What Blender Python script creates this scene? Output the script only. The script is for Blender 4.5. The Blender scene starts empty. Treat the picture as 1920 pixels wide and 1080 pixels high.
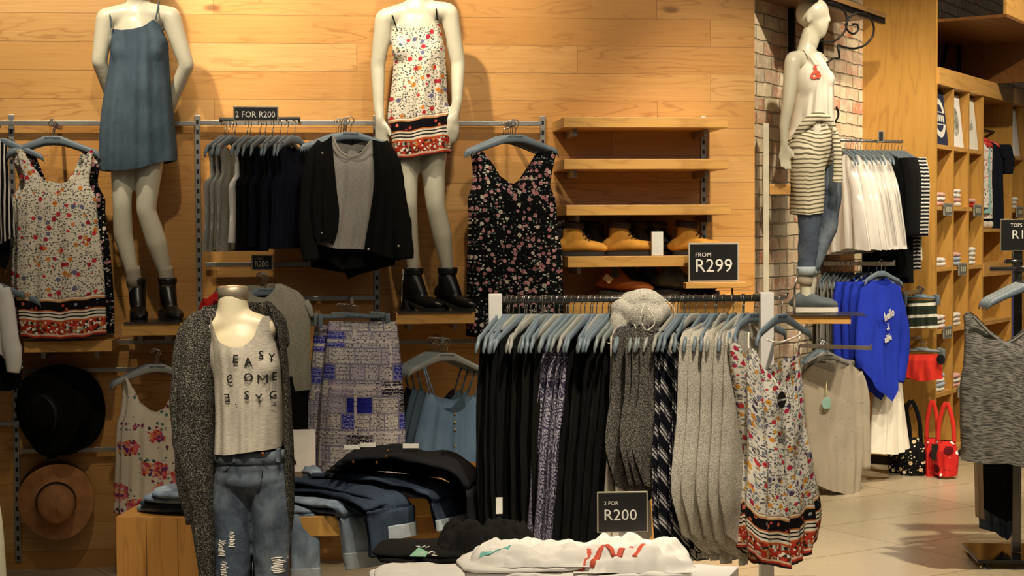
import bpy, bmesh, math, random
from mathutils import Vector, Matrix, noise
S = bpy.context.scene
COL = S.collection
PI = math.pi
sin, cos = math.sin, math.cos
R = math.radians
# ------------------------------------------------------------------ camera
FPX = 3000.0
CAMZ = 1.58
PITCH = math.atan(100 / FPX)
ROLL = -0.006
cd = bpy.data.cameras.new('camera')
cd.sensor_width = 36.0
cd.lens = 36.0 * FPX / 1920
cd.clip_end = 60
cam = bpy.data.objects.new('camera', cd)
COL.objects.link(cam)
CM = Matrix.Rotation(PI / 2 - PITCH, 3, 'X') @ Matrix.Rotation(ROLL, 3, 'Z')
cam.matrix_world = Matrix.Translation((0, 0, CAMZ)) @ CM.to_4x4()
cd.dof.use_dof = False
S.camera = cam
CP = Vector((0, 0, CAMZ))
# ------------------------------------------------------------------ world, lights, exposure
S.view_settings.view_transform = 'Standard'
S.view_settings.look = 'None'
S.view_settings.gamma = 1.0
S.view_settings.exposure = 0.0
S.view_settings.use_curve_mapping = False
w = bpy.data.worlds.new('world')
S.world = w
w.use_nodes = True
w.node_tree.nodes['Background'].inputs[0].default_value = (1.0, 0.90, 0.76, 1)
w.node_tree.nodes['Background'].inputs[1].default_value = 0.048

def spot(name, loc, tgt, power, size=50, blend=0.5, rad=0.05, colr=(1.0, 0.87, 0.66)):
    l = bpy.data.lights.new(name, 'SPOT')
    l.energy = power; l.spot_size = R(size); l.spot_blend = blend
    l.shadow_soft_size = rad; l.color = colr
    o = bpy.data.objects.new(name, l); COL.objects.link(o)
    o.location = loc
    o.rotation_euler = (Vector(tgt) - Vector(loc)).to_track_quat('-Z', 'Y').to_euler()
    return o
def area(name, loc, tgt, power, sx, sy, colr=(1.0, 0.90, 0.76)):
    l = bpy.data.lights.new(name, 'AREA')
    l.shape = 'RECTANGLE'; l.size = sx; l.size_y = sy; l.energy = power; l.color = colr
    o = bpy.data.objects.new(name, l); COL.objects.link(o)
    o.location = loc
    o.rotation_euler = (Vector(tgt) - Vector(loc)).to_track_quat('-Z', 'Y').to_euler()
    return o
# ceiling spots over the wooden wall, steep
spot('wall_spot', (-2.05, 6.15, 4.0), (-1.95, 7.45, 3.0), 290, 60, .6)
spot('wall_spot', (-0.95, 6.3, 4.0), (-0.80, 7.65, 3.0), 350, 60, .6)
spot('wall_spot', (0.1, 6.45, 4.0), (0.10, 7.8, 2.9), 115, 60, .6)
spot('wall_spot', (1.25, 6.1, 4.0), (1.2, 7.95, 1.45), 330, 46, .8)
# front spots on mannequins and hanging groups
spot('front_spot', (-1.2, 4.9, 4.0), (-1.6, 7.2, 1.9), 120, 34, .7)
spot('front_spot', (0.1, 5.0, 4.0), (-0.3, 7.3, 1.8), 130, 34, .7)
spot('front_spot', (1.3, 5.2, 4.0), (0.85, 7.6, 1.85), 200, 24, .7)
# spots on the racks and tables
spot('rack_spot', (0.75, 4.5, 3.9), (0.60, 6.0, 1.0), 520, 46, .7)
spot('table_spot', (0.1, 4.1, 3.8), (0.12, 5.2, 0.5), 310, 34, .7)
spot('plinth_spot', (-1.3, 3.5, 3.9), (-1.35, 5.9, 0.25), 400, 22, .6)
spot('bust_spot', (-0.55, 4.5, 3.9), (-0.93, 5.7, 1.1), 240, 36, .6)
# spots for the brick bay and cubbies
spot('brick_spot', (1.9, 7.2, 4.1), (1.9, 9.7, 2.3), 340, 50, .6)
spot('brick_spot', (2.6, 8.2, 4.1), (2.4, 10.3, 1.5), 240, 54, .6)
spot('cubby_spot', (4.6, 8.6, 4.1), (3.1, 10.9, 1.5), 480, 62, .6)
spot('aisle_spot', (2.7, 6.0, 4.1), (2.35, 7.8, 0.3), 760, 60, .7)
area('fill_light', (1.6, 2.5, 4.2), (1.4, 7.0, 0.0), 42, 5.0, 3.0)  # unseen area light, added as a soft overall fill

# ------------------------------------------------------------------ helpers
def lin(c):
    c = c / 255.0
    return c / 12.92 if c <= 0.04045 else ((c + 0.055) / 1.055) ** 2.4
def hx(s):
    return (lin(int(s[0:2], 16)), lin(int(s[2:4], 16)), lin(int(s[4:6], 16)), 1.0)
def ray(px, py):
    return CM @ Vector(((px - 960) / FPX, (540 - py) / FPX, -1.0))
def PY(px, py, Y):
    d = ray(px, py); return CP + d * (Y / d.y)
def PZ(px, py, z):
    d = ray(px, py); return CP + d * ((z - CAMZ) / d.z)
WR = R(7.0)
WO = Vector((0, 7.86, 0))
class Fr:
    """upright plane through O, x axis along rz, facing -y local"""
    def __init__(s, O, rz):
        s.O = Vector(O); s.rz = rz
        s.X = Vector((cos(rz), sin(rz), 0)); s.N = Vector((sin(rz), -cos(rz), 0))
    def xz(s, px, py, off=0.0):
        d = ray(px, py)
        t = ((s.O + s.N * off - CP).dot(s.N)) / d.dot(s.N)
        rel = CP + d * t - s.O
        return rel.dot(s.X), rel.z
    def w(s, x, y, z):
        return s.O + s.X * x - s.N * y + Vector((0, 0, z))
def wallpt(px, py, off=0.0):
    n = Vector((sin(WR), -cos(WR), 0)); d = ray(px, py)
    t = ((WO + n * off - CP).dot(n)) / d.dot(n)
    return CP + d * t
def WF(px, py, off=0.0, rz=0.0):
    return Fr(wallpt(px, py, off), WR + rz)
def YF(px, py, Y, rz=0.0):
    return Fr(PY(px, py, Y), rz)

def tag(o, label=None, cat=None, group=None, kind=None):
    if label: o['label'] = label
    if cat: o['category'] = cat
    if group: o['group'] = group
    if kind: o['kind'] = kind
    return o
def empty(name, fr_or_loc, rz=0.0):
    o = bpy.data.objects.new(name, None)
    o.empty_display_size = 0.05
    if isinstance(fr_or_loc, Fr):
        o.location = fr_or_loc.O; o.rotation_euler = (0, 0, fr_or_loc.rz)
    else:
        o.location = fr_or_loc; o.rotation_euler = (0, 0, rz)
    COL.objects.link(o)
    return o
def put(name, bm, mat, parent=None, fr=None, smooth=True, label=None, cat=None, group=None, kind=None):
    me = bpy.data.meshes.new(name)
    bmesh.ops.recalc_face_normals(bm, faces=bm.faces)
    bm.to_mesh(me); bm.free()
    if smooth:
        for p in me.polygons: p.use_smooth = True
    for m in (mat if isinstance(mat, (list, tuple)) else [mat]): me.materials.append(m)
    o = bpy.data.objects.new(name, me)
    COL.objects.link(o)
    if parent: o.parent = parent
    if fr is not None:
        if isinstance(fr, Fr): o.location = fr.O; o.rotation_euler = (0, 0, fr.rz)
        else: o.location = fr
    tag(o, label, cat, group, kind)
    return o
def copy_tree(o, parent=None):
    c = o.copy(); COL.objects.link(c)
    if parent: c.parent = parent
    for ch in list(o.children): copy_tree(ch, c)
    return c
# ---- bmesh shapes
def BM(): return bmesh.new()
def box(bm, x0, x1, y0, y1, z0, z1, mi=0, bev=0.0):
    v = [bm.verts.new(p) for p in ((x0,y0,z0),(x1,y0,z0),(x1,y1,z0),(x0,y1,z0),(x0,y0,z1),(x1,y0,z1),(x1,y1,z1),(x0,y1,z1))]
    fs = [bm.faces.new([v[i] for i in q]) for q in ((0,3,2,1),(4,5,6,7),(0,1,5,4),(1,2,6,5),(2,3,7,6),(3,0,4,7))]
    for f in fs: f.material_index = mi
    if bev > 0:
        es = set(e for f in fs for e in f.edges)
        bmesh.ops.bevel(bm, geom=list(es), offset=bev, segments=2, affect='EDGES', profile=0.5)
    return bm
def ring_loft(bm, rings, cap=True, closed=True):
    vs = [[bm.verts.new(p) for p in r] for r in rings]
    n = len(vs[0])
    for a, b in zip(vs, vs[1:]):
        for i in range(n if closed else n - 1):
            j = (i + 1) % n
            bm.faces.new((a[i], a[j], b[j], b[i]))
    if cap and closed:
        bm.faces.new(vs[0][::-1]); bm.faces.new(vs[-1])
    return vs
def frame_of(t, up=Vector((0, 0, 1))):
    t = t.normalized()
    if abs(t.dot(up)) > 0.97: up = Vector((0, 1, 0))
    a = t.cross(up).normalized(); b = a.cross(t).normalized()
    return a, b
def sweep(bm, pts, rad, n=8, cap=True, up=Vector((0, 0, 1))):
    """rad: number, or list of numbers / (ra, rb)"""
    pts = [Vector(p) for p in pts]
    rings = []
    for i, p in enumerate(pts):
        t = (pts[min(i + 1, len(pts) - 1)] - pts[max(i - 1, 0)])
        a, b = frame_of(t, up)
        r = rad[i] if isinstance(rad, (list, tuple)) and not (len(rad) == 2 and len(pts) != 2) else rad
        ra, rb = (r if isinstance(r, (list, tuple)) else (r, r))
        rings.append([p + a * (ra * cos(2*PI*k/n)) + b * (rb * sin(2*PI*k/n)) for k in range(n)])
    return ring_loft(bm, rings, cap)
def smooth_pts(pts, k=6):
    """Catmull-Rom through points (tuples of any length)"""
    out = []
    n = len(pts)
    for i in range(n - 1):
        p0 = pts[max(i-1, 0)]; p1 = pts[i]; p2 = pts[i+1]; p3 = pts[min(i+2, n-1)]
        for j in range(k):
            t = j / k
            out.append(tuple(0.5*((2*b) + (-a + c)*t + (2*a - 5*b + 4*c - d)*t*t + (-a + 3*b - 3*c + d)*t**3) for a, b, c, d in zip(p0, p1, p2, p3)))
    out.append(tuple(pts[-1]))
    return out
def capsule(bm, p1, r1, p2, r2, n=16):
    p1 = Vector(p1); p2 = Vector(p2); t = (p2 - p1)
    L = t.length
    if L < 1e-6: t = Vector((0, 0, 1))
    else: t = t / L
    a, b = frame_of(t)
    rings = []
    for k in range(1, 5):
        th = PI/2 * k / 4
        rings.append([p1 - t*(r1*cos(th)) + (a*cos(2*PI*i/n) + b*sin(2*PI*i/n))*(r1*sin(th)) for i in range(n)])
    for k in range(4, 0, -1):
        th = PI/2 * k / 4
        rings.append([p2 + t*(r2*cos(th)) + (a*cos(2*PI*i/n) + b*sin(2*PI*i/n))*(r2*sin(th)) for i in range(n)])
    ring_loft(bm, rings)
def ellipsoid(bm, c, r, rot=None, n=20, m=12):
    c = Vector(c); rot = rot or Matrix.Identity(3)
    rings = []
    for k in range(1, m):
        th = PI * k / m
        rings.append([c + rot @ Vector((r[0]*sin(th)*cos(2*PI*i/n), r[1]*sin(th)*sin(2*PI*i/n), r[2]*cos(th))) for i in range(n)])
    ring_loft(bm, rings)
def prism(bm, outline, y0, y1):
    """outline (x,z) list -> extruded in y"""
    a = [bm.verts.new((x, y0, z)) for x, z in outline]
    b = [bm.verts.new((x, y1, z)) for x, z in outline]
    bm.faces.new(a); bm.faces.new(b[::-1])
    n = len(a)
    for i in range(n):
        j = (i+1) % n
        bm.faces.new((a[i], b[i], b[j], a[j]))
def vprism(bm, outline, z0, z1):
    a = [bm.verts.new((x, y, z0)) for x, y in outline]
    b = [bm.verts.new((x, y, z1)) for x, y in outline]
    bm.faces.new(a[::-1]); bm.faces.new(b)
    n = len(a)
    for i in range(n):
        j = (i+1) % n
        bm.faces.new((a[i], a[j], b[j], b[i]))
def add_mod_remesh(o, vox=0.008, it=10):
    m = o.modifiers.new('remesh', 'REMESH'); m.mode = 'VOXEL'; m.voxel_size = vox; m.use_smooth_shade = True
    s = o.modifiers.new('smooth', 'SMOOTH'); s.factor = 0.5; s.iterations = it
    return o
def wrap(o, target, off=0.008):
    m = o.modifiers.new('fit', 'SHRINKWRAP'); m.target = target; m.wrap_method = 'NEAREST_SURFACEPOINT'; m.wrap_mode = 'OUTSIDE'; m.offset = off
    s = o.modifiers.new('relax', 'SMOOTH'); s.factor = .5; s.iterations = 2
    return o
def hit_y(o, x, z, y_from=-1.0):
    """front-most surface of the evaluated mesh at local (x, z)"""
    from mathutils.bvhtree import BVHTree
    bpy.context.view_layer.update()
    dg = bpy.context.evaluated_depsgraph_get()
    t = BVHTree.FromObject(o, dg)
    h = t.ray_cast(Vector((x, y_from, z)), Vector((0, 1, 0)))
    if not h[0]: return (0.0, Vector((0, -1, 0)))
    return (h[0].y, h[1] if h[1].y < 0 else -h[1])
def hit_px(o, fr, px, py):
    """seen point (px, py) on the evaluated mesh, in the frame's own coordinates"""
    from mathutils.bvhtree import BVHTree
    bpy.context.view_layer.update()
    t = BVHTree.FromObject(o, bpy.context.evaluated_depsgraph_get())
    Mi = (Matrix.Translation(fr.O) @ Matrix.Rotation(fr.rz, 4, 'Z')).inverted()
    a = Mi @ CP; d = (Mi.to_3x3() @ ray(px, py)).normalized()
    h = t.ray_cast(a, d)
    if h[0] is None:
        x, z = fr.xz(px, py, .05); return Vector((x, -.05, z)), Vector((0, -1, 0))
    return h[0], (h[1] if h[1].y < 0 else -h[1])
def lay_text_px(o, fr, ch, px, py, sz, rot=0.0, mirror=False, mat=None, name='printed_letter', lift=.007, sx=1.0, bold=.0004):
    h, n = hit_px(o, fr, px, py)
    bm = text_bm(ch, sz, .0012, (-1.0 if mirror else 1.0) * sx, rot=rot, bold=bold)
    yaw = max(-1.0, min(1.0, math.atan2(n.x, -n.y) * .85))
    M = Matrix.Translation(h + n * lift) @ Matrix.Rotation(yaw, 4, 'Z')
    bmesh.ops.transform(bm, matrix=M, verts=bm.verts)
    return put(name, bm, mat, o, smooth=False)
def lay_text(o, ch, x, z, sz, rot=0.0, mirror=False, mat=None, name='printed_letter', lift=.004, sx=1.0, bold=.0012):
    y, n = hit_y(o, x, z)
    bm = text_bm(ch, sz, .0012, (-1.0 if mirror else 1.0) * sx, rot=rot, bold=bold)
    yaw = math.atan2(n.x, -n.y) if n.y < 0 else 0.0
    M = Matrix.Translation((x, y - lift, z)) @ Matrix.Rotation(max(-.4, min(.4, yaw * .6)), 4, 'Z')
    bmesh.ops.transform(bm, matrix=M, verts=bm.verts)
    return put(name, bm, mat, o, smooth=False)
def soft(o, vox=.007, it=4, fold=.012, scale=.07, bias=.5):
    """one skin over the built volumes, with cloth folds"""
    add_mod_remesh(o, vox, it)
    if fold:
        key = 'folds_%d' % int(scale * 1000)
        tx = bpy.data.textures.get(key) or bpy.data.textures.new(key, 'CLOUDS')
        tx.noise_scale = scale; tx.noise_depth = 2
        d = o.modifiers.new('folds', 'DISPLACE'); d.texture = tx; d.strength = fold; d.mid_level = bias
    return o
def text_bm(txt, size, thick=0.002, sx=1.0, bm=None, loc=(0, 0, 0), align='CENTER', rot=0.0, bold=0.0):
    """text standing in the xz plane facing -y, appended to bm"""
    cu = bpy.data.curves.new('lettering', 'FONT')
    cu.body = txt; cu.size = size; cu.extrude = thick / 2; cu.align_x = align; cu.align_y = 'CENTER'
    cu.resolution_u = 2; cu.offset = bold
    o = bpy.data.objects.new('lettering', cu); COL.objects.link(o)
    bpy.context.view_layer.update()
    dg = bpy.context.evaluated_depsgraph_get()
    me = bpy.data.meshes.new_from_object(o.evaluated_get(dg))
    bm = bm or BM()
    n0 = len(bm.verts)
    bm.from_mesh(me)
    bm.verts.ensure_lookup_table()
    cr, sr = cos(rot), sin(rot)
    for v in bm.verts[n0:]:
        x, y, z = v.co.x * sx, v.co.y, v.co.z
        v.co = (x*cr - y*sr + loc[0], -z + loc[1], x*sr + y*cr + loc[2])
    bpy.data.objects.remove(o); bpy.data.curves.remove(cu); bpy.data.meshes.remove(me)
    return bm
def interp(tab, x):
    """tab sorted list of (x, y...)"""
    if x <= tab[0][0]: return tab[0][1:]
    if x >= tab[-1][0]: return tab[-1][1:]
    for a, b in zip(tab, tab[1:]):
        if x <= b[0]:
            t = (x - a[0]) / max(b[0] - a[0], 1e-9)
            return tuple(p + (q - p) * t for p, q in zip(a[1:], b[1:]))

# ---- draped garment
def cloth_bm(rows, top, hem, T=0.05, amp=0.012, nf=5, seed=0, nu=36, nv=34, back=True, backtop=None, bm=None, y0=0.0, crump=0.006, prof=0.6, wob=0.0, edge=0.0, bamp=1.0, tf=0.35):
    """rows: [(z, xl, xr)] descending; top/hem: z value or [(u, z)] polylines.
       A hollow shell: front panel bulging to -y, back panel to +y, joined at the sides."""
    rows = sorted(rows)
    rs = smooth_pts(rows, 5) if len(rows) > 2 else rows
    rs = sorted(rs)
    def g(t, u): return t if isinstance(t, (int, float)) else interp(t, u)[0]
    rnd = random.Random(seed)
    ph = [rnd.uniform(0, 6.28) for _ in range(6)]
    sd = rnd.uniform(0, 100)
    bm = bm or BM()
    uvl = bm.loops.layers.uv.verify()
    hmean = g(hem, 0.5)
    zmin = rs[0][0]; zmax = rs[-1][0]
    def build(sign, topf):
        grid = []
        for i in range(nu + 1):
            u = i / nu
            zt = g(topf, u); zb = g(hem, u)
            colv = []
            for j in range(nv + 1):
                v = j / nv
                z = zt + (zb - zt) * v
                xl, xr = interp(rs, z)
                hgt = (zmax - z) / max(zmax - zmin, 1e-6)
                k = 0.18 + 0.82 * min(1.0, hgt * 1.15)
                e = max(0.0, sin(PI * u))
                f = sin(2*PI*nf*u + ph[0] + 1.3*sin(2.2*hgt + ph[1])) * .6 + sin(2*PI*nf*1.63*u + ph[2] + 1.1*hgt) * .4
                f *= amp * k * (min(1.0, e * 3 + edge)) * (1 if sign < 0 else bamp)
                x = xl + (xr - xl) * u + wob * k * sin(2*PI*nf*u + ph[3])
                cr = noise.noise(Vector((x*9 + sd, z*7, sign * 3.1))) * crump
                y = y0 + sign * (T * (tf + (1 - tf) * min(1, hgt * 3 + .2)) * e ** prof) + f + cr * min(1, e*4 + edge)
                zz = z + (cr * 0.6 if v > 0.97 else 0)
                colv.append((bm.verts.new((x, y, zz)), x, z - zb))
            grid.append(colv)
        for i in range(nu):
            for j in range(nv):
                q = [grid[i][j], grid[i][j+1], grid[i+1][j+1], grid[i+1][j]]
                f_ = bm.faces.new([a[0] for a in q])
                for lp, a in zip(f_.loops, q): lp[uvl].uv = (a[1] + (3.3 if sign > 0 else 0), a[2])
    build(-1, top)
    if back: build(1, backtop if backtop is not None else top)
    bmesh.ops.remove_doubles(bm, verts=bm.verts, dist=2e-4)
    return bm
def pxcloth(fr, rows, top, hem, off=0.0, **kw):
    """same, with outline given as the seen points on the garment's own plane"""
    R3 = []
    for py, xl, xr in rows:
        a = fr.xz(xl, py, off); b = fr.xz(xr, py, off)
        R3.append(((a[1] + b[1]) / 2, a[0], b[0]))
    def conv(t):
        out = []
        rs = sorted(smooth_pts(sorted(R3), 5)) if len(R3) > 2 else sorted(R3)
        for px, py in t:
            x, z = fr.xz(px, py, off)
            l, r = interp(rs, z)
            out.append((min(1, max(0, (x - l) / (r - l))), z))
        out.sort()
        return out
    kw['top'] = conv(top); kw['hem'] = conv(hem)
    if 'backtop' in kw and kw['backtop'] is not None: kw['backtop'] = conv(kw['backtop'])
    return cloth_bm(R3, y0=kw.pop('y0', 0.0) - off, **kw)
def pxtube(fr, pts, bm=None, n=12, k=5, flat=0.6, seed=0, crump=0.0):
    """pts: (px, py, off, rpx) -> flattened sleeve-like tube; rpx half width in pixels"""
    P = []
    for px, py, off, r in pts:
        x, z = fr.xz(px, py, off); x2, _ = fr.xz(px + r, py, off)
        P.append((x, -off, z, abs(x2 - x)))
    P = smooth_pts(P, k)
    bm = bm or BM()
    uvl = bm.loops.layers.uv.verify()
    n0 = len(bm.verts)
    vec = [Vector(p[:3]) for p in P]
    rings = []
    for i, p in enumerate(vec):
        t = vec[min(i+1, len(vec)-1)] - vec[max(i-1, 0)]
        a = t.cross(Vector((0, 1, 0)))
        a = a.normalized() if a.length > 1e-6 else Vector((1, 0, 0))
        b = a.cross(t).normalized(); r = P[i][3]
        ring = []
        for q in range(n):
            th = 2*PI*q/n
            rr = 1 + crump * noise.noise(Vector((p.x*20 + seed, p.z*20, th)))
            ring.append(p + (a*cos(th)*r + b*sin(th)*r*flat) * rr)
        rings.append(ring)
    ring_loft(bm, rings)
    for f in bm.faces:
        for lp in f.loops:
            if lp[uvl].uv.length == 0: lp[uvl].uv = (lp.vert.co.x + lp.vert.co.y, lp.vert.co.z - P[-1][2])
    return bm
# ------------------------------------------------------------------ materials
def newmat(name):
    m = bpy.data.materials.new(name); m.use_nodes = True
    nt = m.node_tree; b = nt.nodes['Principled BSDF']
    return m, nt, b
def nd(nt, t, ins=None, **props):
    n = nt.nodes.new('ShaderNode' + t)
    for k, v in props.items(): setattr(n, k, v)
    for k, v in (ins or {}).items():
        s = n.inputs[k]
        if isinstance(v, bpy.types.NodeSocket): nt.links.new(v, s)
        else: s.default_value = v
    return n
def ma(nt, op, a, b=0.0, c=None):
    ins = {0: a, 1: b}
    if c is not None: ins[2] = c
    return nd(nt, 'Math', ins, operation=op).outputs[0]
def mixc(nt, f, a, b, mode='MIX'):
    n = nd(nt, 'Mix', {0: f, 6: a, 7: b}, data_type='RGBA', blend_type=mode)
    return n.outputs[2]
def ramp(nt, f, stops, interp='LINEAR'):
    n = nd(nt, 'ValToRGB', {0: f})
    cr = n.color_ramp; cr.interpolation = interp
    while len(cr.elements) < len(stops): cr.elements.new(0.5)
    for e, (p, c) in zip(cr.elements, stops): e.position = p; e.color = c
    return n.outputs[0]
def lt(nt, a, b): return ma(nt, 'LESS_THAN', a, b)
def uvnode(nt): return nd(nt, 'TexCoord').outputs['UV']
def objnode(nt): return nd(nt, 'TexCoord').outputs['Object']
def mapping(nt, v, scale=(1, 1, 1), loc=(0, 0, 0), rot=(0, 0, 0)):
    return nd(nt, 'Mapping', {0: v, 1: loc, 2: rot, 3: scale}).outputs[0]
def noi(nt, v, scale, detail=3, rough=.5, out=0):
    return nd(nt, 'TexNoise', {'Vector': v, 'Scale': scale, 'Detail': detail, 'Roughness': rough}).outputs[out]
def vor(nt, v, scale, **p):
    return nd(nt, 'TexVoronoi', {'Vector': v, 'Scale': scale}, **p)
def bump(nt, b, h, strength=.3, dist=.01):
    n = nd(nt, 'Bump', {'Strength': strength, 'Distance': dist, 'Height': h})
    nt.links.new(n.outputs[0], b.inputs['Normal'])
def setb(b, nt, col=None, rough=None, metal=None, **kw):
    def st(k, v):
        if v is None: return
        if isinstance(v, bpy.types.NodeSocket): nt.links.new(v, b.inputs[k])
        else: b.inputs[k].default_value = v
    st('Base Color', col); st('Roughness', rough); st('Metallic', metal)
    for k, v in kw.items(): st(k, v)
    if isinstance(rough, float) and rough >= .78: b.inputs['Specular IOR Level'].default_value = .12
MATS = {}
def plain(name, c, rough=.5, metal=0, var=.06, scale=8, **kw):
    if name in MATS: return MATS[name]
    m, nt, b = newmat(name)
    f = noi(nt, objnode(nt), scale, 3)
    base = hx(c) if isinstance(c, str) else c
    dark = tuple(x * (1 - var * 3) for x in base[:3]) + (1,)
    lite = tuple(min(1, x * (1 + var)) for x in base[:3]) + (1,)
    setb(b, nt, ramp(nt, f, [(.3, dark), (.65, lite)]), rough, metal, **kw)
    MATS[name] = m
    return m
def fabric(name, c, c2=None, rough=.92, weave=900, slub=0.25, bmp=.25, heather=0.0, hscale=(60, 500), sheen=.0):
    """c base, c2 second yarn colour mixed by stretched noise (heather 0..1)"""
    if name in MATS: return MATS[name]
    m, nt, b = newmat(name)
    uv = uvnode(nt)
    base = hx(c); second = hx(c2) if c2 else tuple(x * .72 for x in base[:3]) + (1,)
    f = noi(nt, mapping(nt, uv, (hscale[0], hscale[1], 1)), 1.0, 2)
    lo = .5 - .22 * (1 - heather); hi = .5 + .22 * (1 - heather)
    col = mixc(nt, ramp(nt, f, [(lo, (0, 0, 0, 1)), (hi, (1, 1, 1, 1))]) if heather > 0 else ma(nt, 'MULTIPLY', f, slub), base, second)
    setb(b, nt, col, rough, 0)
    b.inputs['Sheen Weight'].default_value = sheen
    big = noi(nt, mapping(nt, uv, (14, 5, 1)), 1.0, 4, .55)
    bump(nt, b, big, bmp, .02)
    MATS[name] = m
    return m
def knit(name, c, c2, scale=160, thr=(.42, .58)):
    if name in MATS: return MATS[name]
    m, nt, b = newmat(name)
    uv = objnode(nt)
    f = noi(nt, mapping(nt, uv, (1, 1, 1.5)), scale, 3, .7)
    col = mixc(nt, ramp(nt, f, [(thr[0], (0, 0, 0, 1)), (thr[1], (1, 1, 1, 1))]), hx(c), hx(c2))
    setb(b, nt, col, .95, 0)
    bump(nt, b, f, .7, .006)
    MATS[name] = m
    return m
def denim(name, c, c2, fade=.5, fs=3.5, rips=False, thr=(.4, .7)):
    m, nt, b = newmat(name)
    ob = objnode(nt); uv = ob
    tw = noi(nt, mapping(nt, ob, (260, 260, 90)), 1.0, 2)
    fa = noi(nt, mapping(nt, ob, (1.6, 1.6, 1)), fs, 4, .6)
    f = ramp(nt, fa, [(thr[0], (0, 0, 0, 1)), (thr[1], (1, 1, 1, 1))])
    col = mixc(nt, ma(nt, 'MULTIPLY', f, fade), hx(c), hx(c2))
    col = mixc(nt, ma(nt, 'MULTIPLY', tw, .35), col, hx(c2))
    if rips:
        rp = ramp(nt, noi(nt, mapping(nt, ob, (6, 6, 11), loc=(3, 1, 0)), 1.0, 5, .7), [(.68, (0, 0, 0, 1)), (.72, (1, 1, 1, 1))])
        col = mixc(nt, rp, col, hx('c9cdd2'))
    setb(b, nt, col, .9, 0)
    bump(nt, b, noi(nt, mapping(nt, ob, (14, 14, 9)), 1.0, 5, .6), .5, .012)
    return m
def C3(f): return (f, f, f, 1)

def m_planks():
    m, nt, b = newmat('oak_plank_wall')
    o = objnode(nt)
    sp = nd(nt, 'SeparateXYZ', {0: o})
    v = nd(nt, 'CombineXYZ', {0: sp.outputs[0], 1: sp.outputs[2], 2: 0.0}).outputs[0]
    br = nd(nt, 'TexBrick', {'Vector': mapping(nt, v, loc=(0.35, 0.05, 0)), 'Color1': (0, 0, 0, 1), 'Color2': (1, 1, 1, 1), 'Mortar': (0, 0, 0, 1), 'Scale': 1.0, 'Mortar Size': .0011, 'Mortar Smooth': .3, 'Bias': 0.0, 'Brick Width': 1.35, 'Row Height': .1345}, offset=.37, offset_frequency=3, squash=.8, squash_frequency=2)
    rnd = br.outputs[0]; mort = br.outputs[1]
    sh = nd(nt, 'VectorMath', {0: v, 1: nd(nt, 'CombineXYZ', {0: ma(nt, 'MULTIPLY', rnd, 17.0), 1: ma(nt, 'MULTIPLY', rnd, 5.0), 2: rnd}).outputs[0]}, operation='ADD').outputs[0]
    fine = noi(nt, mapping(nt, sh, (3, 90, 1)), 1.0, 4, .6)
    wrp = noi(nt, mapping(nt, sh, (1.1, 7.0, 1)), 1.0, 3, .5)
    rings = ma(nt, 'SINE', ma(nt, 'MULTIPLY', wrp, 75.0))
    rings = ramp(nt, rings, [(.0, C3(0)), (.75, C3(.15)), (1, C3(1))])
    mask = ramp(nt, noi(nt, mapping(nt, sh, (.9, 5, 1), loc=(4, 4, 4)), 1.0, 2), [(.42, C3(0)), (.6, C3(1))])
    a = ramp(nt, rnd, [(0, hx('bd8a48')), (.35, hx('cfa161')), (.65, hx('c89753')), (1, hx('d9b072'))])
    c = mixc(nt, ma(nt, 'MULTIPLY', fine, .75), a, hx('a96f2e'))
    c = mixc(nt, ma(nt, 'MULTIPLY', ma(nt, 'MULTIPLY', rings, mask), .5), c, hx('8e5a22'))
    kn = vor(nt, mapping(nt, v, (1.3, 3.2, 1), loc=(.3, .7, 0)), 1.0)
    kf = ramp(nt, kn.outputs['Distance'], [(.03, C3(.75)), (.07, C3(0))])
    c = mixc(nt, kf, c, hx('6b4018'))
    c = mixc(nt, ma(nt, 'MULTIPLY', mort, .75), c, hx('5a3816'))
    setb(b, nt, c, .42, 0)
    bump(nt, b, ma(nt, 'SUBTRACT', ma(nt, 'MULTIPLY', fine, .2), mort), .35, .003)
    return m
def m_wood(name, c1, c2, c3, axis=0, s=1.0, rough=.4):
    """board timber, grain along axis"""
    m, nt, b = newmat(name)
    o = objnode(nt)
    sc = [28.0, 28.0, 28.0]; sc[axis] = 1.6
    sc2 = [5.0, 5.0, 5.0]; sc2[axis] = .7
    fine = noi(nt, mapping(nt, o, tuple(x*s for x in sc)), 1.0, 4, .6)
    wrp = noi(nt, mapping(nt, o, tuple(x*s for x in sc2), loc=(3, 2, 1)), 1.0, 3, .5)
    rg = ramp(nt, ma(nt, 'SINE', ma(nt, 'MULTIPLY', wrp, 60.0)), [(0, C3(0)), (.8, C3(.2)), (1, C3(1))])
    c = mixc(nt, fine, hx(c1), hx(c2))
    c = mixc(nt, ma(nt, 'MULTIPLY', rg, .35), c, hx(c3))
    setb(b, nt, c, rough, 0)
    bump(nt, b, fine, .12, .002)
    return m
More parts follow.
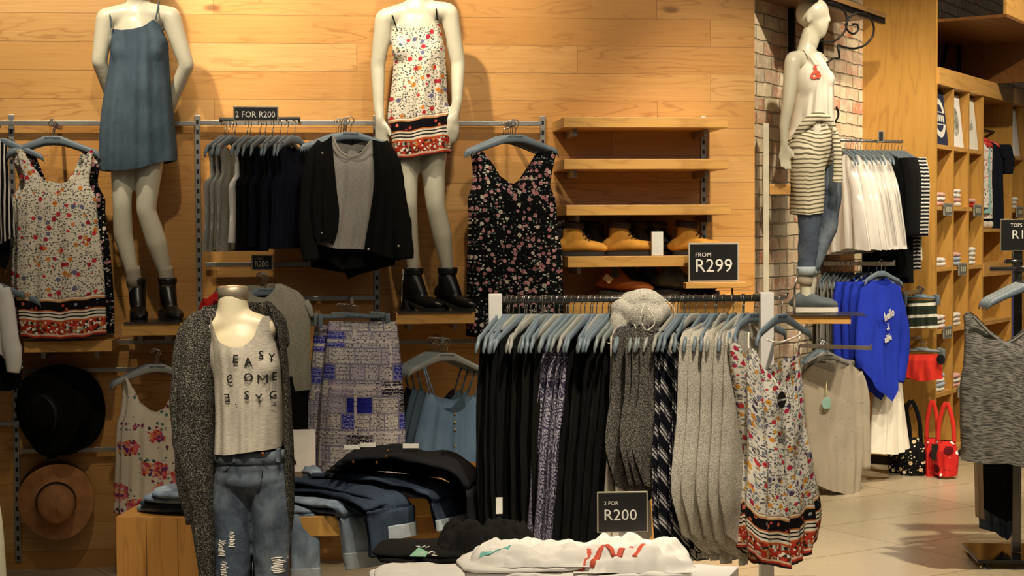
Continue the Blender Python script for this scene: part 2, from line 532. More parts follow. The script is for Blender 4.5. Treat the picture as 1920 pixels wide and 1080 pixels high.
def m_brick():
    m, nt, b = newmat('whitewashed_brick')
    o = objnode(nt)
    sp = nd(nt, 'SeparateXYZ', {0: o})
    v = nd(nt, 'CombineXYZ', {0: sp.outputs[0], 1: sp.outputs[2], 2: 0.0}).outputs[0]
    dv = nd(nt, 'VectorMath', {0: v, 1: nd(nt, 'VectorMath', {0: noi(nt, v, 6.0, 2, out=1), 1: (.5, .5, .5)}, operation='SUBTRACT').outputs[0], 2: (.014, .014, 0)}, operation='MULTIPLY_ADD').outputs[0]
    # multiply-add: v*? -> use explicit scale instead
    nz = nd(nt, 'VectorMath', {0: nd(nt, 'VectorMath', {0: noi(nt, v, 7.0, 2, out=1), 1: (.5, .5, .5)}, operation='SUBTRACT').outputs[0], 'Scale': .028}, operation='SCALE').outputs[0]
    dv = nd(nt, 'VectorMath', {0: v, 1: nz}, operation='ADD').outputs[0]
    br = nd(nt, 'TexBrick', {'Vector': dv, 'Color1': (0, 0, 0, 1), 'Color2': (1, 1, 1, 1), 'Mortar': (0, 0, 0, 1), 'Scale': 1.0, 'Mortar Size': .008, 'Mortar Smooth': .8, 'Bias': 0.0, 'Brick Width': .23, 'Row Height': .082})
    rnd = br.outputs[0]
    c = ramp(nt, rnd, [(0, hx('c8b498')), (.2, hx('dccba8')), (.4, hx('cda184')), (.5, hx('e0d0b0')), (.68, hx('cfab90')), (.78, hx('bdb098')), (.95, hx('c88060')), (1, hx('d0bb98'))])
    bl = noi(nt, v, 14, 5, .7)
    c = mixc(nt, ramp(nt, bl, [(.45, C3(0)), (.62, C3(.7))]), c, hx('e4d8bc'))
    c = mixc(nt, ramp(nt, noi(nt, v, 22, 4, .7), [(.55, C3(0)), (.78, C3(.6))]), c, hx('a5866a'))
    c = mixc(nt, ma(nt, 'MULTIPLY', br.outputs[1], .8), c, hx('b0a288'))
    setb(b, nt, c, .9, 0)
    bump(nt, b, ma(nt, 'SUBTRACT', ma(nt, 'MULTIPLY', bl, .5), br.outputs[1]), .8, .02)
    return m
def m_floor():
    m, nt, b = newmat('beige_floor_tile')
    o = objnode(nt)
    br = nd(nt, 'TexBrick', {'Vector': mapping(nt, o, loc=(.1, .2, 0), rot=(0, 0, R(-31.8))), 'Color1': hx('b6a78a'), 'Color2': hx('bdae92'), 'Mortar': hx('75684e'), 'Scale': 1.0, 'Mortar Size': .004, 'Mortar Smooth': .2, 'Brick Width': 1.2, 'Row Height': .6}, offset=.0)
    f = noi(nt, o, 3, 4)
    c = mixc(nt, ma(nt, 'MULTIPLY', f, .25), br.outputs[0], hx('a39275'))
    setb(b, nt, c, ma(nt, 'MULTIPLY_ADD', f, .15, .2), 0)
    bump(nt, b, ma(nt, 'MULTIPLY', br.outputs[1], -1.0), .3, .003)
    return m
def floral(name, base, leaf, flowers, fs=21.0, ls=58.0, fthr=.2, lthr=.33, border=False, dens=.62):
    m, nt, b = newmat(name)
    uv = uvnode(nt)
    nz = nd(nt, 'VectorMath', {0: noi(nt, uv, 60, 2, out=1), 'Scale': .006}, operation='SCALE').outputs[0]
    v = nd(nt, 'VectorMath', {0: uv, 1: nz}, operation='ADD').outputs[0]
    lf = vor(nt, mapping(nt, v, (1, 1.3, 1)), ls)
    lmask = ma(nt, 'MULTIPLY', lt(nt, lf.outputs['Distance'], lthr), lt(nt, nd(nt, 'SeparateColor', {0: lf.outputs['Color']}).outputs[0], dens))
    lcol = ramp(nt, nd(nt, 'SeparateColor', {0: lf.outputs['Color']}).outputs[1], [(i / len(leaf), hx(c)) for i, c in enumerate(leaf)], 'CONSTANT')
    c = mixc(nt, lmask, hx(base), lcol)
    fl = vor(nt, v, fs)
    fr_ = nd(nt, 'SeparateColor', {0: fl.outputs['Color']})
    fcol = ramp(nt, fr_.outputs[0], [(i / len(flowers), hx(k)) for i, k in enumerate(flowers)], 'CONSTANT')
    c = mixc(nt, lt(nt, fl.outputs['Distance'], fthr), c, fcol)
    c = mixc(nt, lt(nt, fl.outputs['Distance'], fthr * .35), c, mixc(nt, .6, fcol, hx('3a1a10')))
    if border:
        sp = nd(nt, 'SeparateXYZ', {0: uv})
        h = sp.outputs[1]
        hw = ma(nt, 'ADD', h, ma(nt, 'MULTIPLY', ma(nt, 'SINE', ma(nt, 'MULTIPLY', sp.outputs[0], 60.0)), .0025))
        hn = ma(nt, 'DIVIDE', hw, .2)
        band = ramp(nt, hn, [(0, hx('30201c')), (.04, hx('b23a28')), (.08, hx('d8b49a')), (.12, hx('8a2418')), (.2, hx('a83020')), (.4, hx('c05a30')), (.44, hx('e8dcc8')), (.49, hx('1c1616')), (.52, hx('e8dcc8')), (.57, hx('1c1616')), (.595, hx('e8dcc8')), (.63, hx('c06a38')), (.66, hx('141014')), (.86, hx('d09860')), (.9, hx('f0e6d4')), (.93, hx('a87040'))], 'CONSTANT')
        # motifs in the red and the black band
        mo = vor(nt, mapping(nt, uv, (1, 1, 1)), 85.0)
        mcol = ramp(nt, nd(nt, 'SeparateColor', {0: mo.outputs['Color']}).outputs[0], [(0, hx('e8e0cc')), (.25, hx('b0382a')), (.42, hx('2c2a24')), (.62, hx('c8803c')), (.74, hx('9aa08c')), (.88, hx('c04434'))], 'CONSTANT')
        inred = ma(nt, 'MULTIPLY', lt(nt, hn, .40), lt(nt, .12, hn))
        band = mixc(nt, ma(nt, 'MULTIPLY', inred, lt(nt, mo.outputs['Distance'], .6)), band, mcol)
        mb = vor(nt, mapping(nt, uv, (1, .9, 1), loc=(.2, .006, 0)), 42.0)
        mbc = ramp(nt, nd(nt, 'SeparateColor', {0: mb.outputs['Color']}).outputs[0], [(0, hx('c24a44')), (.45, hx('8f9aa0')), (.65, hx('d87050'))], 'CONSTANT')
        inblk = ma(nt, 'MULTIPLY', lt(nt, hn, .84), lt(nt, .68, hn))
        band = mixc(nt, ma(nt, 'MULTIPLY', inblk, lt(nt, mb.outputs['Distance'], .3)), band, mbc)
        c = mixc(nt, lt(nt, hn, .95), c, band)
    setb(b, nt, c, .88, 0)
    bump(nt, b, noi(nt, mapping(nt, uv, (16, 6, 1)), 1.0, 4, .55), .3, .02)
    return m
def roses(name):
    m, nt, b = newmat(name)
    uv = uvnode(nt)
    nz = nd(nt, 'VectorMath', {0: noi(nt, uv, 45, 2, out=1), 'Scale': .05}, operation='SCALE').outputs[0]
    v = nd(nt, 'VectorMath', {0: uv, 1: nz}, operation='ADD').outputs[0]
    big = vor(nt, v, 9.5)
    clus = lt(nt, big.outputs['Distance'], .40)
    pet = vor(nt, uv, 75.0)
    pc = ramp(nt, nd(nt, 'SeparateColor', {0: pet.outputs['Color']}).outputs[0], [(0, hx('d86a72')), (.3, hx('e88a50')), (.45, hx('c23a4a')), (.62, hx('f0b8b0')), (.75, hx('6a3a6a')), (.88, hx('e8a060'))], 'CONSTANT')
    ring = ma(nt, 'MULTIPLY', lt(nt, big.outputs['Distance'], .55), lt(nt, .38, big.outputs['Distance']))
    lf = vor(nt, uv, 48.0)
    lc = ramp(nt, nd(nt, 'SeparateColor', {0: lf.outputs['Color']}).outputs[1], [(0, hx('38484a')), (.4, hx('5a8078')), (.7, hx('7a3a50'))], 'CONSTANT')
    c = mixc(nt, ma(nt, 'MULTIPLY', ma(nt, 'MULTIPLY', ring, lt(nt, lf.outputs['Distance'], .4)), lt(nt, nd(nt, 'SeparateColor', {0: lf.outputs['Color']}).outputs[0], .5)), hx('e6dac4'), lc)
    c = mixc(nt, clus, c, pc)
    setb(b, nt, c, .85, 0)
    bump(nt, b, noi(nt, mapping(nt, uv, (14, 7, 1)), 1.0, 4, .55), .4, .02)
    return m
def patchwork(name):
    m, nt, b = newmat(name)
    uv = uvnode(nt)
    br = nd(nt, 'TexBrick', {'Vector': uv, 'Color1': (0, 0, 0, 1), 'Color2': (1, 1, 1, 1), 'Mortar': (.5, .5, .5, 1), 'Scale': 1.0, 'Mortar Size': .0035, 'Brick Width': .12, 'Row Height': .075}, offset=.35, offset_frequency=2, squash=.55, squash_frequency=3)
    r_ = br.outputs[0]
    base = ramp(nt, r_, [(0, hx('dcd4ce')), (.22, hx('3438a0')), (.29, hx('d2c9ca')), (.5, hx('e2dad2')), (.68, hx('1e1a28')), (.74, hx('c8bcc8')), (.90, hx('2c30a0')), (.95, hx('d8cfd0'))], 'CONSTANT')
    ink = ramp(nt, r_, [(0, hx('3a3748')), (.22, hx('b8b4d8')), (.29, hx('2e2b3c')), (.5, hx('5a525a')), (.68, hx('d0c4c4')), (.74, hx('5a566e')), (.90, hx('14142c')), (.95, hx('6a6078'))], 'CONSTANT')
    w1 = ramp(nt, noi(nt, uv, 120, 2, .6), [(.54, C3(0)), (.58, C3(1))])
    w2 = vor(nt, mapping(nt, uv, (1, 1.4, 1)), 62.0).outputs['Distance']
    sp = nd(nt, 'SeparateXYZ', {0: uv})
    ln = lt(nt, ma(nt, 'FRACT', ma(nt, 'MULTIPLY', sp.outputs[1], 55.0)), .16)
    k = ma(nt, 'ADD', ma(nt, 'MULTIPLY', w1, .8), ma(nt, 'ADD', lt(nt, w2, .15), ma(nt, 'MULTIPLY', ln, .5)))
    c = mixc(nt, ma(nt, 'MINIMUM', k, 1.0), base, ink)
    c = mixc(nt, br.outputs[1], c, hx('8f889c'))
    b2 = nd(nt, 'TexBrick', {'Vector': uv, 'Color1': (0, 0, 0, 1), 'Color2': (0, 0, 0, 1), 'Mortar': (1, 1, 1, 1), 'Scale': 1.0, 'Mortar Size': .0065, 'Brick Width': .33, 'Row Height': .21}, offset=.5)
    c = mixc(nt, b2.outputs[1], c, mixc(nt, lt(nt, w2, .3), hx('ddd3cf'), hx('50485e')))
    setb(b, nt, c, .8, 0)
    bump(nt, b, noi(nt, mapping(nt, uv, (12, 4, 1)), 1.0, 4, .55), .35, .02)
    return m
def paisley(name):
    m, nt, b = newmat(name)
    uv = uvnode(nt)
    v1 = vor(nt, uv, 16.0).outputs['Distance']
    rings = ma(nt, 'SINE', ma(nt, 'MULTIPLY', v1, 38.0))
    v2 = vor(nt, uv, 110.0, feature='DISTANCE_TO_EDGE').outputs['Distance']
    k = ma(nt, 'MINIMUM', ma(nt, 'ADD', ramp(nt, rings, [(.35, C3(0)), (.5, C3(1))]), lt(nt, v2, .09)), 1.0)
    c = mixc(nt, k, hx('b9b2bd'), hx('3b3850'))
    setb(b, nt, c, .85, 0)
    bump(nt, b, noi(nt, mapping(nt, uv, (14, 5, 1)), 1.0, 4, .55), .35, .02)
    return m
def stripes(name, c1, c2, period=.02, duty=.5, axis=1, wob=.002, rough=.9, var=0.0):
    m, nt, b = newmat(name)
    uv = uvnode(nt)
    sp = nd(nt, 'SeparateXYZ', {0: uv})
    x = ma(nt, 'ADD', sp.outputs[axis], ma(nt, 'MULTIPLY', noi(nt, uv, 8, 2), wob * 6))
    fr_ = ma(nt, 'FRACT', ma(nt, 'DIVIDE', x, period))
    k = lt(nt, fr_, duty)
    if var:
        fr2 = ma(nt, 'FRACT', ma(nt, 'DIVIDE', x, period * 3.7))
        k = ma(nt, 'MULTIPLY', k, lt(nt, fr2, var))
    c = mixc(nt, k, hx(c2), hx(c1))
    setb(b, nt, c, rough, 0)
    bump(nt, b, noi(nt, mapping(nt, uv, (14, 6, 1)), 1.0, 4, .55), .35, .02)
    return m
def plaidish(name):
    m, nt, b = newmat(name)
    uv = uvnode(nt)
    sp = nd(nt, 'SeparateXYZ', {0: uv})
    y = ma(nt, 'ADD', sp.outputs[1], ma(nt, 'MULTIPLY', sp.outputs[0], .5))
    big = lt(nt, ma(nt, 'FRACT', ma(nt, 'DIVIDE', y, .085)), .42)
    thin = lt(nt, ma(nt, 'FRACT', ma(nt, 'DIVIDE', y, .017)), .62)
    cells = nd(nt, 'TexBrick', {'Vector': uv, 'Color1': (0, 0, 0, 1), 'Color2': (1, 1, 1, 1), 'Mortar': (0, 0, 0, 1), 'Scale': 1.0, 'Mortar Size': .002, 'Brick Width': .05, 'Row Height': .5}, offset=.5)
    c = mixc(nt, ma(nt, 'MULTIPLY', big, thin), hx('12131c'), hx('bdb8b8'))
    c = mixc(nt, cells.outputs[1], c, hx('12131c'))
    setb(b, nt, c, .88, 0)
    return m
def specks(name, base, dot, scale=60, thr=.12, dens=.5):
    m, nt, b = newmat(name)
    uv = uvnode(nt)
    v = vor(nt, mapping(nt, uv, (1.2, .8, 1)), scale)
    k = ma(nt, 'MULTIPLY', lt(nt, v.outputs['Distance'], thr), lt(nt, nd(nt, 'SeparateColor', {0: v.outputs['Color']}).outputs[0], dens))
    f = noi(nt, mapping(nt, uv, (200, 300, 1)), 1.0, 2)
    c = mixc(nt, ma(nt, 'MULTIPLY', f, .3), hx(base), tuple(x*.7 for x in hx(base)[:3]) + (1,))
    c = mixc(nt, k, c, hx(dot))
    setb(b, nt, c, .92, 0)
    bump(nt, b, noi(nt, mapping(nt, uv, (12, 5, 1)), 1.0, 4, .55), .35, .02)
    return m

PLANKS = m_planks()
OAK = m_wood('pale_oak_board', 'd9a95e', 'b98540', '8f602a', 0)
OAKV = m_wood('honey_oak_panel', 'c99a4c', 'b5823a', '94632a', 2)
OAKD = m_wood('warm_oak_plinth', 'b98645', '9c6c33', '7a4f22', 2)
DARKW = m_wood('dark_bulkhead_wood', '8a5b30', '6d4521', '4f3015', 0)  # darker wood tone for the canopy underside and cheek
BRICK = m_brick()
FLOOR = m_floor()
SILVER = plain('satin_aluminium', 'a5a29c', .38, .85, .05)
CHROME = plain('polished_chrome', 'c8c6c0', .15, 1.0, .02)
STEEL = plain('dark_steel_tube', '6e6c68', .3, .9, .04)
def m_slotted(name, base, metal):
    m, nt, b = newmat(name)
    sp = nd(nt, 'SeparateXYZ', {0: objnode(nt)})
    k = lt(nt, ma(nt, 'FRACT', ma(nt, 'DIVIDE', sp.outputs[2], .047)), .46)
    k = ma(nt, 'MULTIPLY', k, lt(nt, ma(nt, 'ABSOLUTE', sp.outputs[0]), .0058))
    setb(b, nt, mixc(nt, k, hx(base), hx('0e0c0a')), .4, ma(nt, 'MULTIPLY', ma(nt, 'SUBTRACT', 1.0, k), metal))
    return m
SLOTTED = m_slotted('slotted_aluminium', 'a5a29c', .8)
SLOT = plain('black_slot', '0e0c0a', .9)
HANG = plain('blue_grey_plastic', '65727b', .45, 0, .04, 5)
HANGW = plain('warm_grey_plastic', '8e8d86', .42, 0, .04, 5)
HANGL = plain('grey_green_plastic', '737b79', .45, 0, .04, 5)
HTXT = plain('hanger_print', '39434a', .6)
SKINM = plain('cream_gloss_mannequin', 'c4bea8', .3, 0, .02, 3)
SKINC = plain('ivory_bust', 'e3d6b4', .4, 0, .02, 3)
BLKLEA = plain('black_leather', '14120f', .35, 0, .1, 14)
BLACK = plain('black_print', '0c0b0b', .55)
IRON = plain('black_iron', '1a1612', .5, .6)
NUBUCK = plain('wheat_nubuck', 'c98f3d', .85, 0, .06, 20)
BROWN = plain('dark_brown_leather', '2a1a12', .6, 0, .08, 12)
TANB = plain('russet_suede', '7a3f18', .8, 0, .08, 12)
OLIVE = plain('dark_olive_leather', '34362a', .5, 0, .08, 12)
RUBBER = plain('dark_rubber_sole', '1c1815', .75)
RUBW = plain('white_rubber_sole', 'cfc8b8', .6)
GREYLEA = plain('grey_canvas', '5b6266', .8)
SIGNB = plain('black_sign_card', '1b1a19', .35, 0, .03)
SIGNF = plain('silver_sign_frame', 'a79a84', .35, .6)
WHITEP = plain('white_card', 'e6e2d8', .6)
LETTER = plain('white_lettering', 'dedad0', .5)
WHITEL = plain('white_lacquer', 'e4e1dc', .3, 0, .02)
CREAMP = plain('cream_powder_coat', 'ddd5bd', .4)
FELTB = plain('black_felt', '0d0d0c', .95, 0, .1, 20)
FELTT = plain('camel_felt', 'b07c50', .95, 0, .08, 20)
FELTD = plain('brown_felt', '5d3c20', .95, 0, .08, 20)
RIBB = plain('black_ribbon', '12100e', .6)
SOCK = fabric('oatmeal_sock', 'a69b84', '80766a', heather=.6, hscale=(90, 400))
BLK = fabric('black_jersey', '101011', '060607')
BLK2 = fabric('black_crepe', '171615', '0a0a0a')
NAVY = fabric('navy_jersey', '11131f', '0a0b14')
WHT = fabric('white_cotton', 'e9e4dc', 'd2ccc4', slub=.15)
WHT2 = fabric('warm_white_cotton', 'e4dccb', 'c9c0ae', slub=.2)
LGREY = fabric('light_grey_marl', 'aba69c', '8e8a82', heather=.4, hscale=(70, 350))
TGREY = fabric('stone_grey_jersey', 'a19c8c', '88826f', heather=.3, hscale=(60, 350))
TANKG = fabric('oatmeal_marl_jersey', 'cdc5b6', 'b2a899', heather=.3, hscale=(60, 300))
SPACE = fabric('space_dyed_grey', '8c8880', '4a4844', heather=.85, hscale=(22, 260))
KCHAR = knit('charcoal_boucle_knit', '1e1d1b', '9a9488', 210, (.5, .64))
KGREY = knit('light_grey_melange_knit', '968f82', 'dcd6c8', 200, (.38, .6))
KDARK = knit('dark_marl_knit', '2b2926', '9a938a', 210, (.46, .62))
ROYAL = fabric('royal_blue_jersey', '2438ae', '182880', slub=.3)
REDF = fabric('coral_red_cotton', 'd8382c', 'b02820')
CHAM = denim('washed_blue_chambray', '3c4a56', '556572', .8, 2.2)
CHAM2 = denim('light_chambray', '59718a', '7990a6', .8, 3)
DENM = denim('mid_blue_denim', '313d50', '8a949c', .9, 2.6, rips=False, thr=(.45, .68))
DENL = denim('light_blue_denim', '5c6c80', '98a5b2', 1.0, 7)
DEND = denim('dark_blue_denim', '222a38', '3a4656', .8, 5)
DENF = denim('pale_cuff_denim', '8f9aa0', 'b2babb', .6, 6)
DENB = denim('black_denim', '0e0e10', '1c1d22', .6, 5)
DITSY = floral('ditsy_floral_border', 'ddd3bf', ['4c5450', '66664c', '403e44', '8a7f5c', '5a6070'], ['c43a3c', 'd07a34', 'a22a38', 'd6823a', '6a6a86', 'b8343a', 'c98a50'], fs=27, ls=98, lthr=.40, dens=.9, fthr=.30, border=True)
DITSY2 = floral('ditsy_floral', 'e6dfd0', ['6a7078', '8a8466', '5c5868', '8f96a2'], ['b83050', 'd6913c', '4c3c58', 'c43a3c', 'd8a048', '7a7a90'], fs=34, fthr=.34, ls=95, lthr=.46, dens=.8, border=True)
BFLOR = floral('black_rosebud_print', '0f0f10', ['c8c0b0', '7c9488', '2c403c', 'd8d0c0', '6a5a5c'], ['c89494', 'b87c80', 'd4c8b4', 'c08a8c', 'a87074'], fs=34, fthr=.33, ls=75, lthr=.36, dens=.6)
BFLOR2 = floral('black_blossom_print', '100f0f', ['e8dcc0', '3c3c38', 'd8cca8'], ['ecd8b8', 'e0c8a0', 'd8b890'], fs=26, fthr=.33, ls=60, dens=.4)
RFLOR = floral('red_blossom_print', 'c82c28', ['8a1c1c', 'f0e8e0', 'a02020'], ['f2ece6', '5a1216', 'f0e8e0', 'c83030'], fs=14, fthr=.42, ls=40, dens=.5)
ROSES = roses('painted_rose_print')
PATCH = patchwork('bandana_patchwork_print')
PAIS = paisley('grey_paisley_print')
STRK = stripes('khaki_white_stripe', 'dcd3b8', '6a6450', .0235, .62)
STRB = stripes('black_white_stripe', 'd6d2ca', '111114', .024, .4)
STRW = stripes('white_black_stripe', '18181a', 'dad4c8', .03, .2)
STRG = stripes('olive_white_stripe', 'd9d6c6', '2c3427', .075, .25)
STRV = stripes('black_white_pinstripe', 'd2cdc4', '101012', .018, .35, axis=0)
PLAID = plaidish('black_white_dashed_print')
SPECK = specks('speckled_grey_sweat', 'a59a88', '2e2a28', 55, .13, .4)
# ------------------------------------------------------------------ room shell
def struct(name, bm, mat, fr=None, smooth=False):
    return put(name, bm, mat, fr=fr, smooth=smooth, kind='structure')
wfr = Fr(WO, WR)
xe, _ = wfr.xz(1415, 300)
bm = BM(); box(bm, -4.5, xe, 0, .12, 0, 4.2); struct('wall_back', bm, PLANKS, wfr)
bm = BM(); box(bm, -7, 12, 1.0, 20, -.1, 0); struct('floor', bm, FLOOR)
KR = math.atan2(.85, .527)
KF = Fr((2.83, 10.65, 0), KR)                    # front plane of the cubbies
bdist = .504
# brick wall: parallel to the cubby fronts, behind them
BF = Fr(KF.w(0, bdist, 0), KR)
bm = BM(); box(bm, -3.2, 9.0, 0, .12, 0, 4.2); struct('wall_right', bm, BRICK, BF)

# cubby unit: local x along the fronts, y into depth
cub = empty('cubby_shelving_unit', KF)
tag(cub, 'tall oak cubby shelving unit against the brick wall, full of folded shirts', 'shelving unit')
SX = [0.0, .365, .735, 1.10, 1.90, 2.27, 2.64, 3.01]
DZ = [2.56, 2.165, 1.755, 1.345, .925, .50, .09]
T_ = .028
bm = BM(); box(bm, -.03, .0, 0, bdist, .07, 4.1); put('side_panel', bm, OAKV, cub, smooth=False)
bm = BM(); box(bm, 0, 3.4, bdist-.05, bdist-.03, .07, 2.62); put('back_panel', bm, OAKV, cub, smooth=False)
bm = BM(); box(bm, 0, 3.4, -.012, bdist-.03, 2.56, 2.675); put('top_board', bm, OAK, cub, smooth=False)
bm = BM(); box(bm, .02, 3.4, .04, bdist-.04, 0, .07); put('plinth', bm, BLACK, cub, smooth=False)
for i, sx in enumerate(SX[1:]):
    bm = BM(); box(bm, sx-T_/2, sx+T_/2, 0, bdist-.05, .09, 2.56); put('divider', bm, OAKV, cub, smooth=False)
for k, z in enumerate(DZ[1:]):
    for a, b in zip(SX, SX[1:]):
        wide = b - a > .5
        if wide and z in (2.165, 1.755): continue
        bm = BM()
        if wide and z == 1.345: box(bm, a+.014, b-.014, -.004, bdist-.05, z-.09, z+.01)
        else: box(bm, a+T_/2*(a > 0), b-T_/2, .002, bdist-.05, z-T_, z)
        put('shelf', bm, OAK, cub, smooth=False)
# left end panel of the bay, facing the aisle (the tall honey oak face)
bm = BM(); box(bm, -.03, .0, 0, .001, 0, 0.001); bm.free()
# wooden bulkhead above the cubbies
bh = empty('bulkhead_canopy', KF)
tag(bh, 'oak bulkhead canopy jutting out above the brick over the cubbies', 'canopy')
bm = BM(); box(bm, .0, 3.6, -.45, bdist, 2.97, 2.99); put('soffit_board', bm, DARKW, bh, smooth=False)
bm = BM(); box(bm, .0, 3.6, -.45, -.43, 2.99, 3.13); put('fascia', bm, OAK, bh, smooth=False)
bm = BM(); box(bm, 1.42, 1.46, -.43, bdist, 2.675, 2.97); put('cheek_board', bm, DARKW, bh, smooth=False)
# props between cubby top and canopy
bm = BM(); sweep(bm, [(1.22, .30, 2.965), (1.02, .30, 2.68)], .014, 8)
put('diagonal_brace', bm, IRON, fr=KF, label='black diagonal iron brace between cubby top and canopy', cat='brace')
bm = BM(); box(bm, 1.385, 1.41, .25, .27, 2.676, 2.97)
put('upright_rod', bm, IRON, fr=KF, label='slim black upright rod beside the dark canopy cheek', cat='rod')  # plain black upright rod, not a lamp

# ------------------------------------------------------------------ wall uprights (slotted) and rails
def upright(fr, z0, z1, label, mat=None, group=None):
    mat = mat or SLOTTED
    e = empty('slotted_upright', fr); tag(e, label, 'shelf upright', group)
    bm = BM(); box(bm, -.0135, .0135, -.014, 0, z0, z1, bev=.002); put('channel', bm, mat, e, smooth=False)
    return e
def wall_fr0(px, py=300):
    p = wallpt(px, py); return Fr((p.x, p.y, 0), WR)
ux = [(23, 300), (371, 300), (707, 545), (1017, 250), (1318, 300)]
ulab = ['silver slotted upright behind the ditsy floral dress', 'silver slotted upright just right of the denim slip dress mannequin',
        'silver slotted upright below the black jacket', 'silver slotted upright beside the black floral dresses', 'silver slotted upright behind the empty shelves']
ups = []
for (px, py), lb in zip(ux, ulab):
    f = wall_fr0(px, py); ups.append(f); upright(f, .04, 2.16, lb)
def wx(px, py, off=0): return wfr.xz(px, py, off)
def rail(px0, px1, py, label, off=.045, h=.022, mat=SILVER):
    a = wx(px0, py, off); b = wx(px1, py, off)
    zc = (a[1] + b[1]) / 2
    bm = BM(); box(bm, a[0], b[0], -off-.006, -off+.006, zc-h/2, zc+h/2, bev=.002)
    f = Fr(WO, WR)
    o = put('wall_rail', bm, mat, fr=f, smooth=False, label=label, cat='rail')
    return zc
rail(-260, 366, 231, 'long silver rail behind the ditsy floral dress and denim mannequin')
rail(375, 1013, 231, 'long silver rail behind the jacket and floral mannequin')
rail(385, 705, 495, 'silver rail behind the small R200 sign')
rail(45, 378, 693, 'silver rail holding the black hats')
rail(215, 378, 640, 'short silver rail under the denim mannequin platform', off=.03)
rail(40, 300, 843, 'silver rail above the camel hats')
rail(-60, 36, 795, 'pale rail stub at the picture edge beside the black hats')
rail(470, 704, 560, 'silver rail behind the patchwork skirt')
rail(712, 1010, 640, 'silver rail behind the chambray camisoles')
# ------------------------------------------------------------------ oak box shelves at right and platforms
def board(name, px0, px1, py0, py1, depth, label, cat, group=None, mat=OAK, off0=0.0, front=True, tray=None):
    a = wx(px0, (py0+py1)/2, depth); b = wx(px1, (py0+py1)/2, depth)
    z1 = wx((px0+px1)/2, py0, depth)[1]; z0 = wx((px0+px1)/2, py1, depth)[1]
    O = wfr.w(a[0], -depth, z0); f = Fr(O, WR)
    e = empty(name, f); tag(e, label, cat, group)
    L = b[0] - a[0]
    bm = BM(); box(bm, 0, L, 0, depth - .005, 0, z1 - z0, bev=.0015); put('board', bm, mat, e, smooth=False)
    for x in (.06, L - .09):
        bm = BM(); box(bm, x, x + .02, depth*.3, depth-.006, -.035, -.0005)
        put('bracket', bm, SILVER, e, smooth=False)
    if tray:
        bm = BM(); box(bm, .01, L-.01, -.01, depth - .03, z1 - z0 + .0005, z1 - z0 + .006); put('metal_plate', bm, STEEL, e, smooth=False)
    return e, f, L, z1 - z0
sh = []
for px0, px1, y0, y1, lb in ((1057, 1365, 220, 239, 'topmost empty oak shelf over the work boots'), (1058, 1366, 298, 317, 'second empty oak shelf from the top'),
                         (1062, 1371, 384, 403, 'third oak shelf, empty, directly above the wheat boots'), (1065, 1372, 480, 500, 'oak shelf carrying the wheat work boots'),
                         (1067, 1400, 556, 592, 'lowest oak shelf carrying the russet and olive boots')):
    sh.append(board('wall_shelf', px0, px1, y0, y1, .36, lb, 'shelf'))
board('display_platform', 45, 210, 639, 660, .30, 'oak ledge under the ditsy floral dress', 'ledge')
plA = board('display_platform', 228, 342, 607, 629, .42, 'oak platform under the denim dress mannequin', 'platform', tray=True)
plB = board('display_platform', 742, 890, 587, 607, .42, 'oak platform under the floral dress mannequin', 'platform', tray=True)

# ------------------------------------------------------------------ benches and tables
def wbox(px, py, z, w, d, rz, name, label, cat, mat, thick=None):
    p = PZ(px, py, z); f = Fr((p.x, p.y, 0), rz)
    return p, f
# wooden plinth under the folded jeans; its top corner seen at (217, 968)
p = PZ(217, 969, .53)
plf = Fr((p.x, p.y, 0), R(-4))
e = empty('display_plinth', plf); tag(e, 'square oak plinth holding the folded pale jeans', 'plinth')
bm = BM(); box(bm, 0, .44, 0, .50, 0, .53, bev=.002); put('body', bm, OAKD, e, smooth=False)
bm = BM()
for x in (.115, .235, .355): box(bm, x, x+.002, -.0012, .0, .0, .525)
put('board_joints', bm, BROWN, e, smooth=False)
def bench(px, py, z, L, d, rz, label, th=.075):
    p = PZ(px, py, z); f = Fr((p.x, p.y, 0), rz)
    e = empty('display_bench', f); tag(e, label, 'bench')
    bm = BM(); box(bm, -L, 0, 0, d, z-th, z, bev=.003); put('bench_top', bm, OAK, e, smooth=False)
    bm = BM(); box(bm, -L+.04, -.06, .04, d-.04, z-th-.07, z-th-.001); put('apron', bm, OAKD, e, smooth=False)
    for x in (-L+.03, -.30):
        bm = BM(); box(bm, x, x+.07, .05, d-.05, 0, z-th-.0705); put('leg', bm, OAKD, e, smooth=False)
    return e, f
bA = bench(648, 968, .53, .40, .42, R(2), 'low oak bench with light blue jeans hanging over its front edge')
bB = bench(866, 932, .56, .72, .5, R(2), 'oak bench behind, with dark jeans draped over its edge')
# white lacquer table in the foreground
p = PZ(1385, 1062, .50)
tf = Fr((p.x, p.y, 0), R(-19))
e = empty('white_table', tf); tag(e, 'glossy white table in front holding the piles of tees', 'table')
bm = BM(); box(bm, -1.08, 0, -.75, 0, .46, .50, bev=.003); put('tabletop', bm, WHITEL, e, smooth=False)
bm = BM(); box(bm, -1.04, -.04, -.70, -.04, 0, .459); put('body', bm, WHITEL, e, smooth=False)
TABLEZ = .50
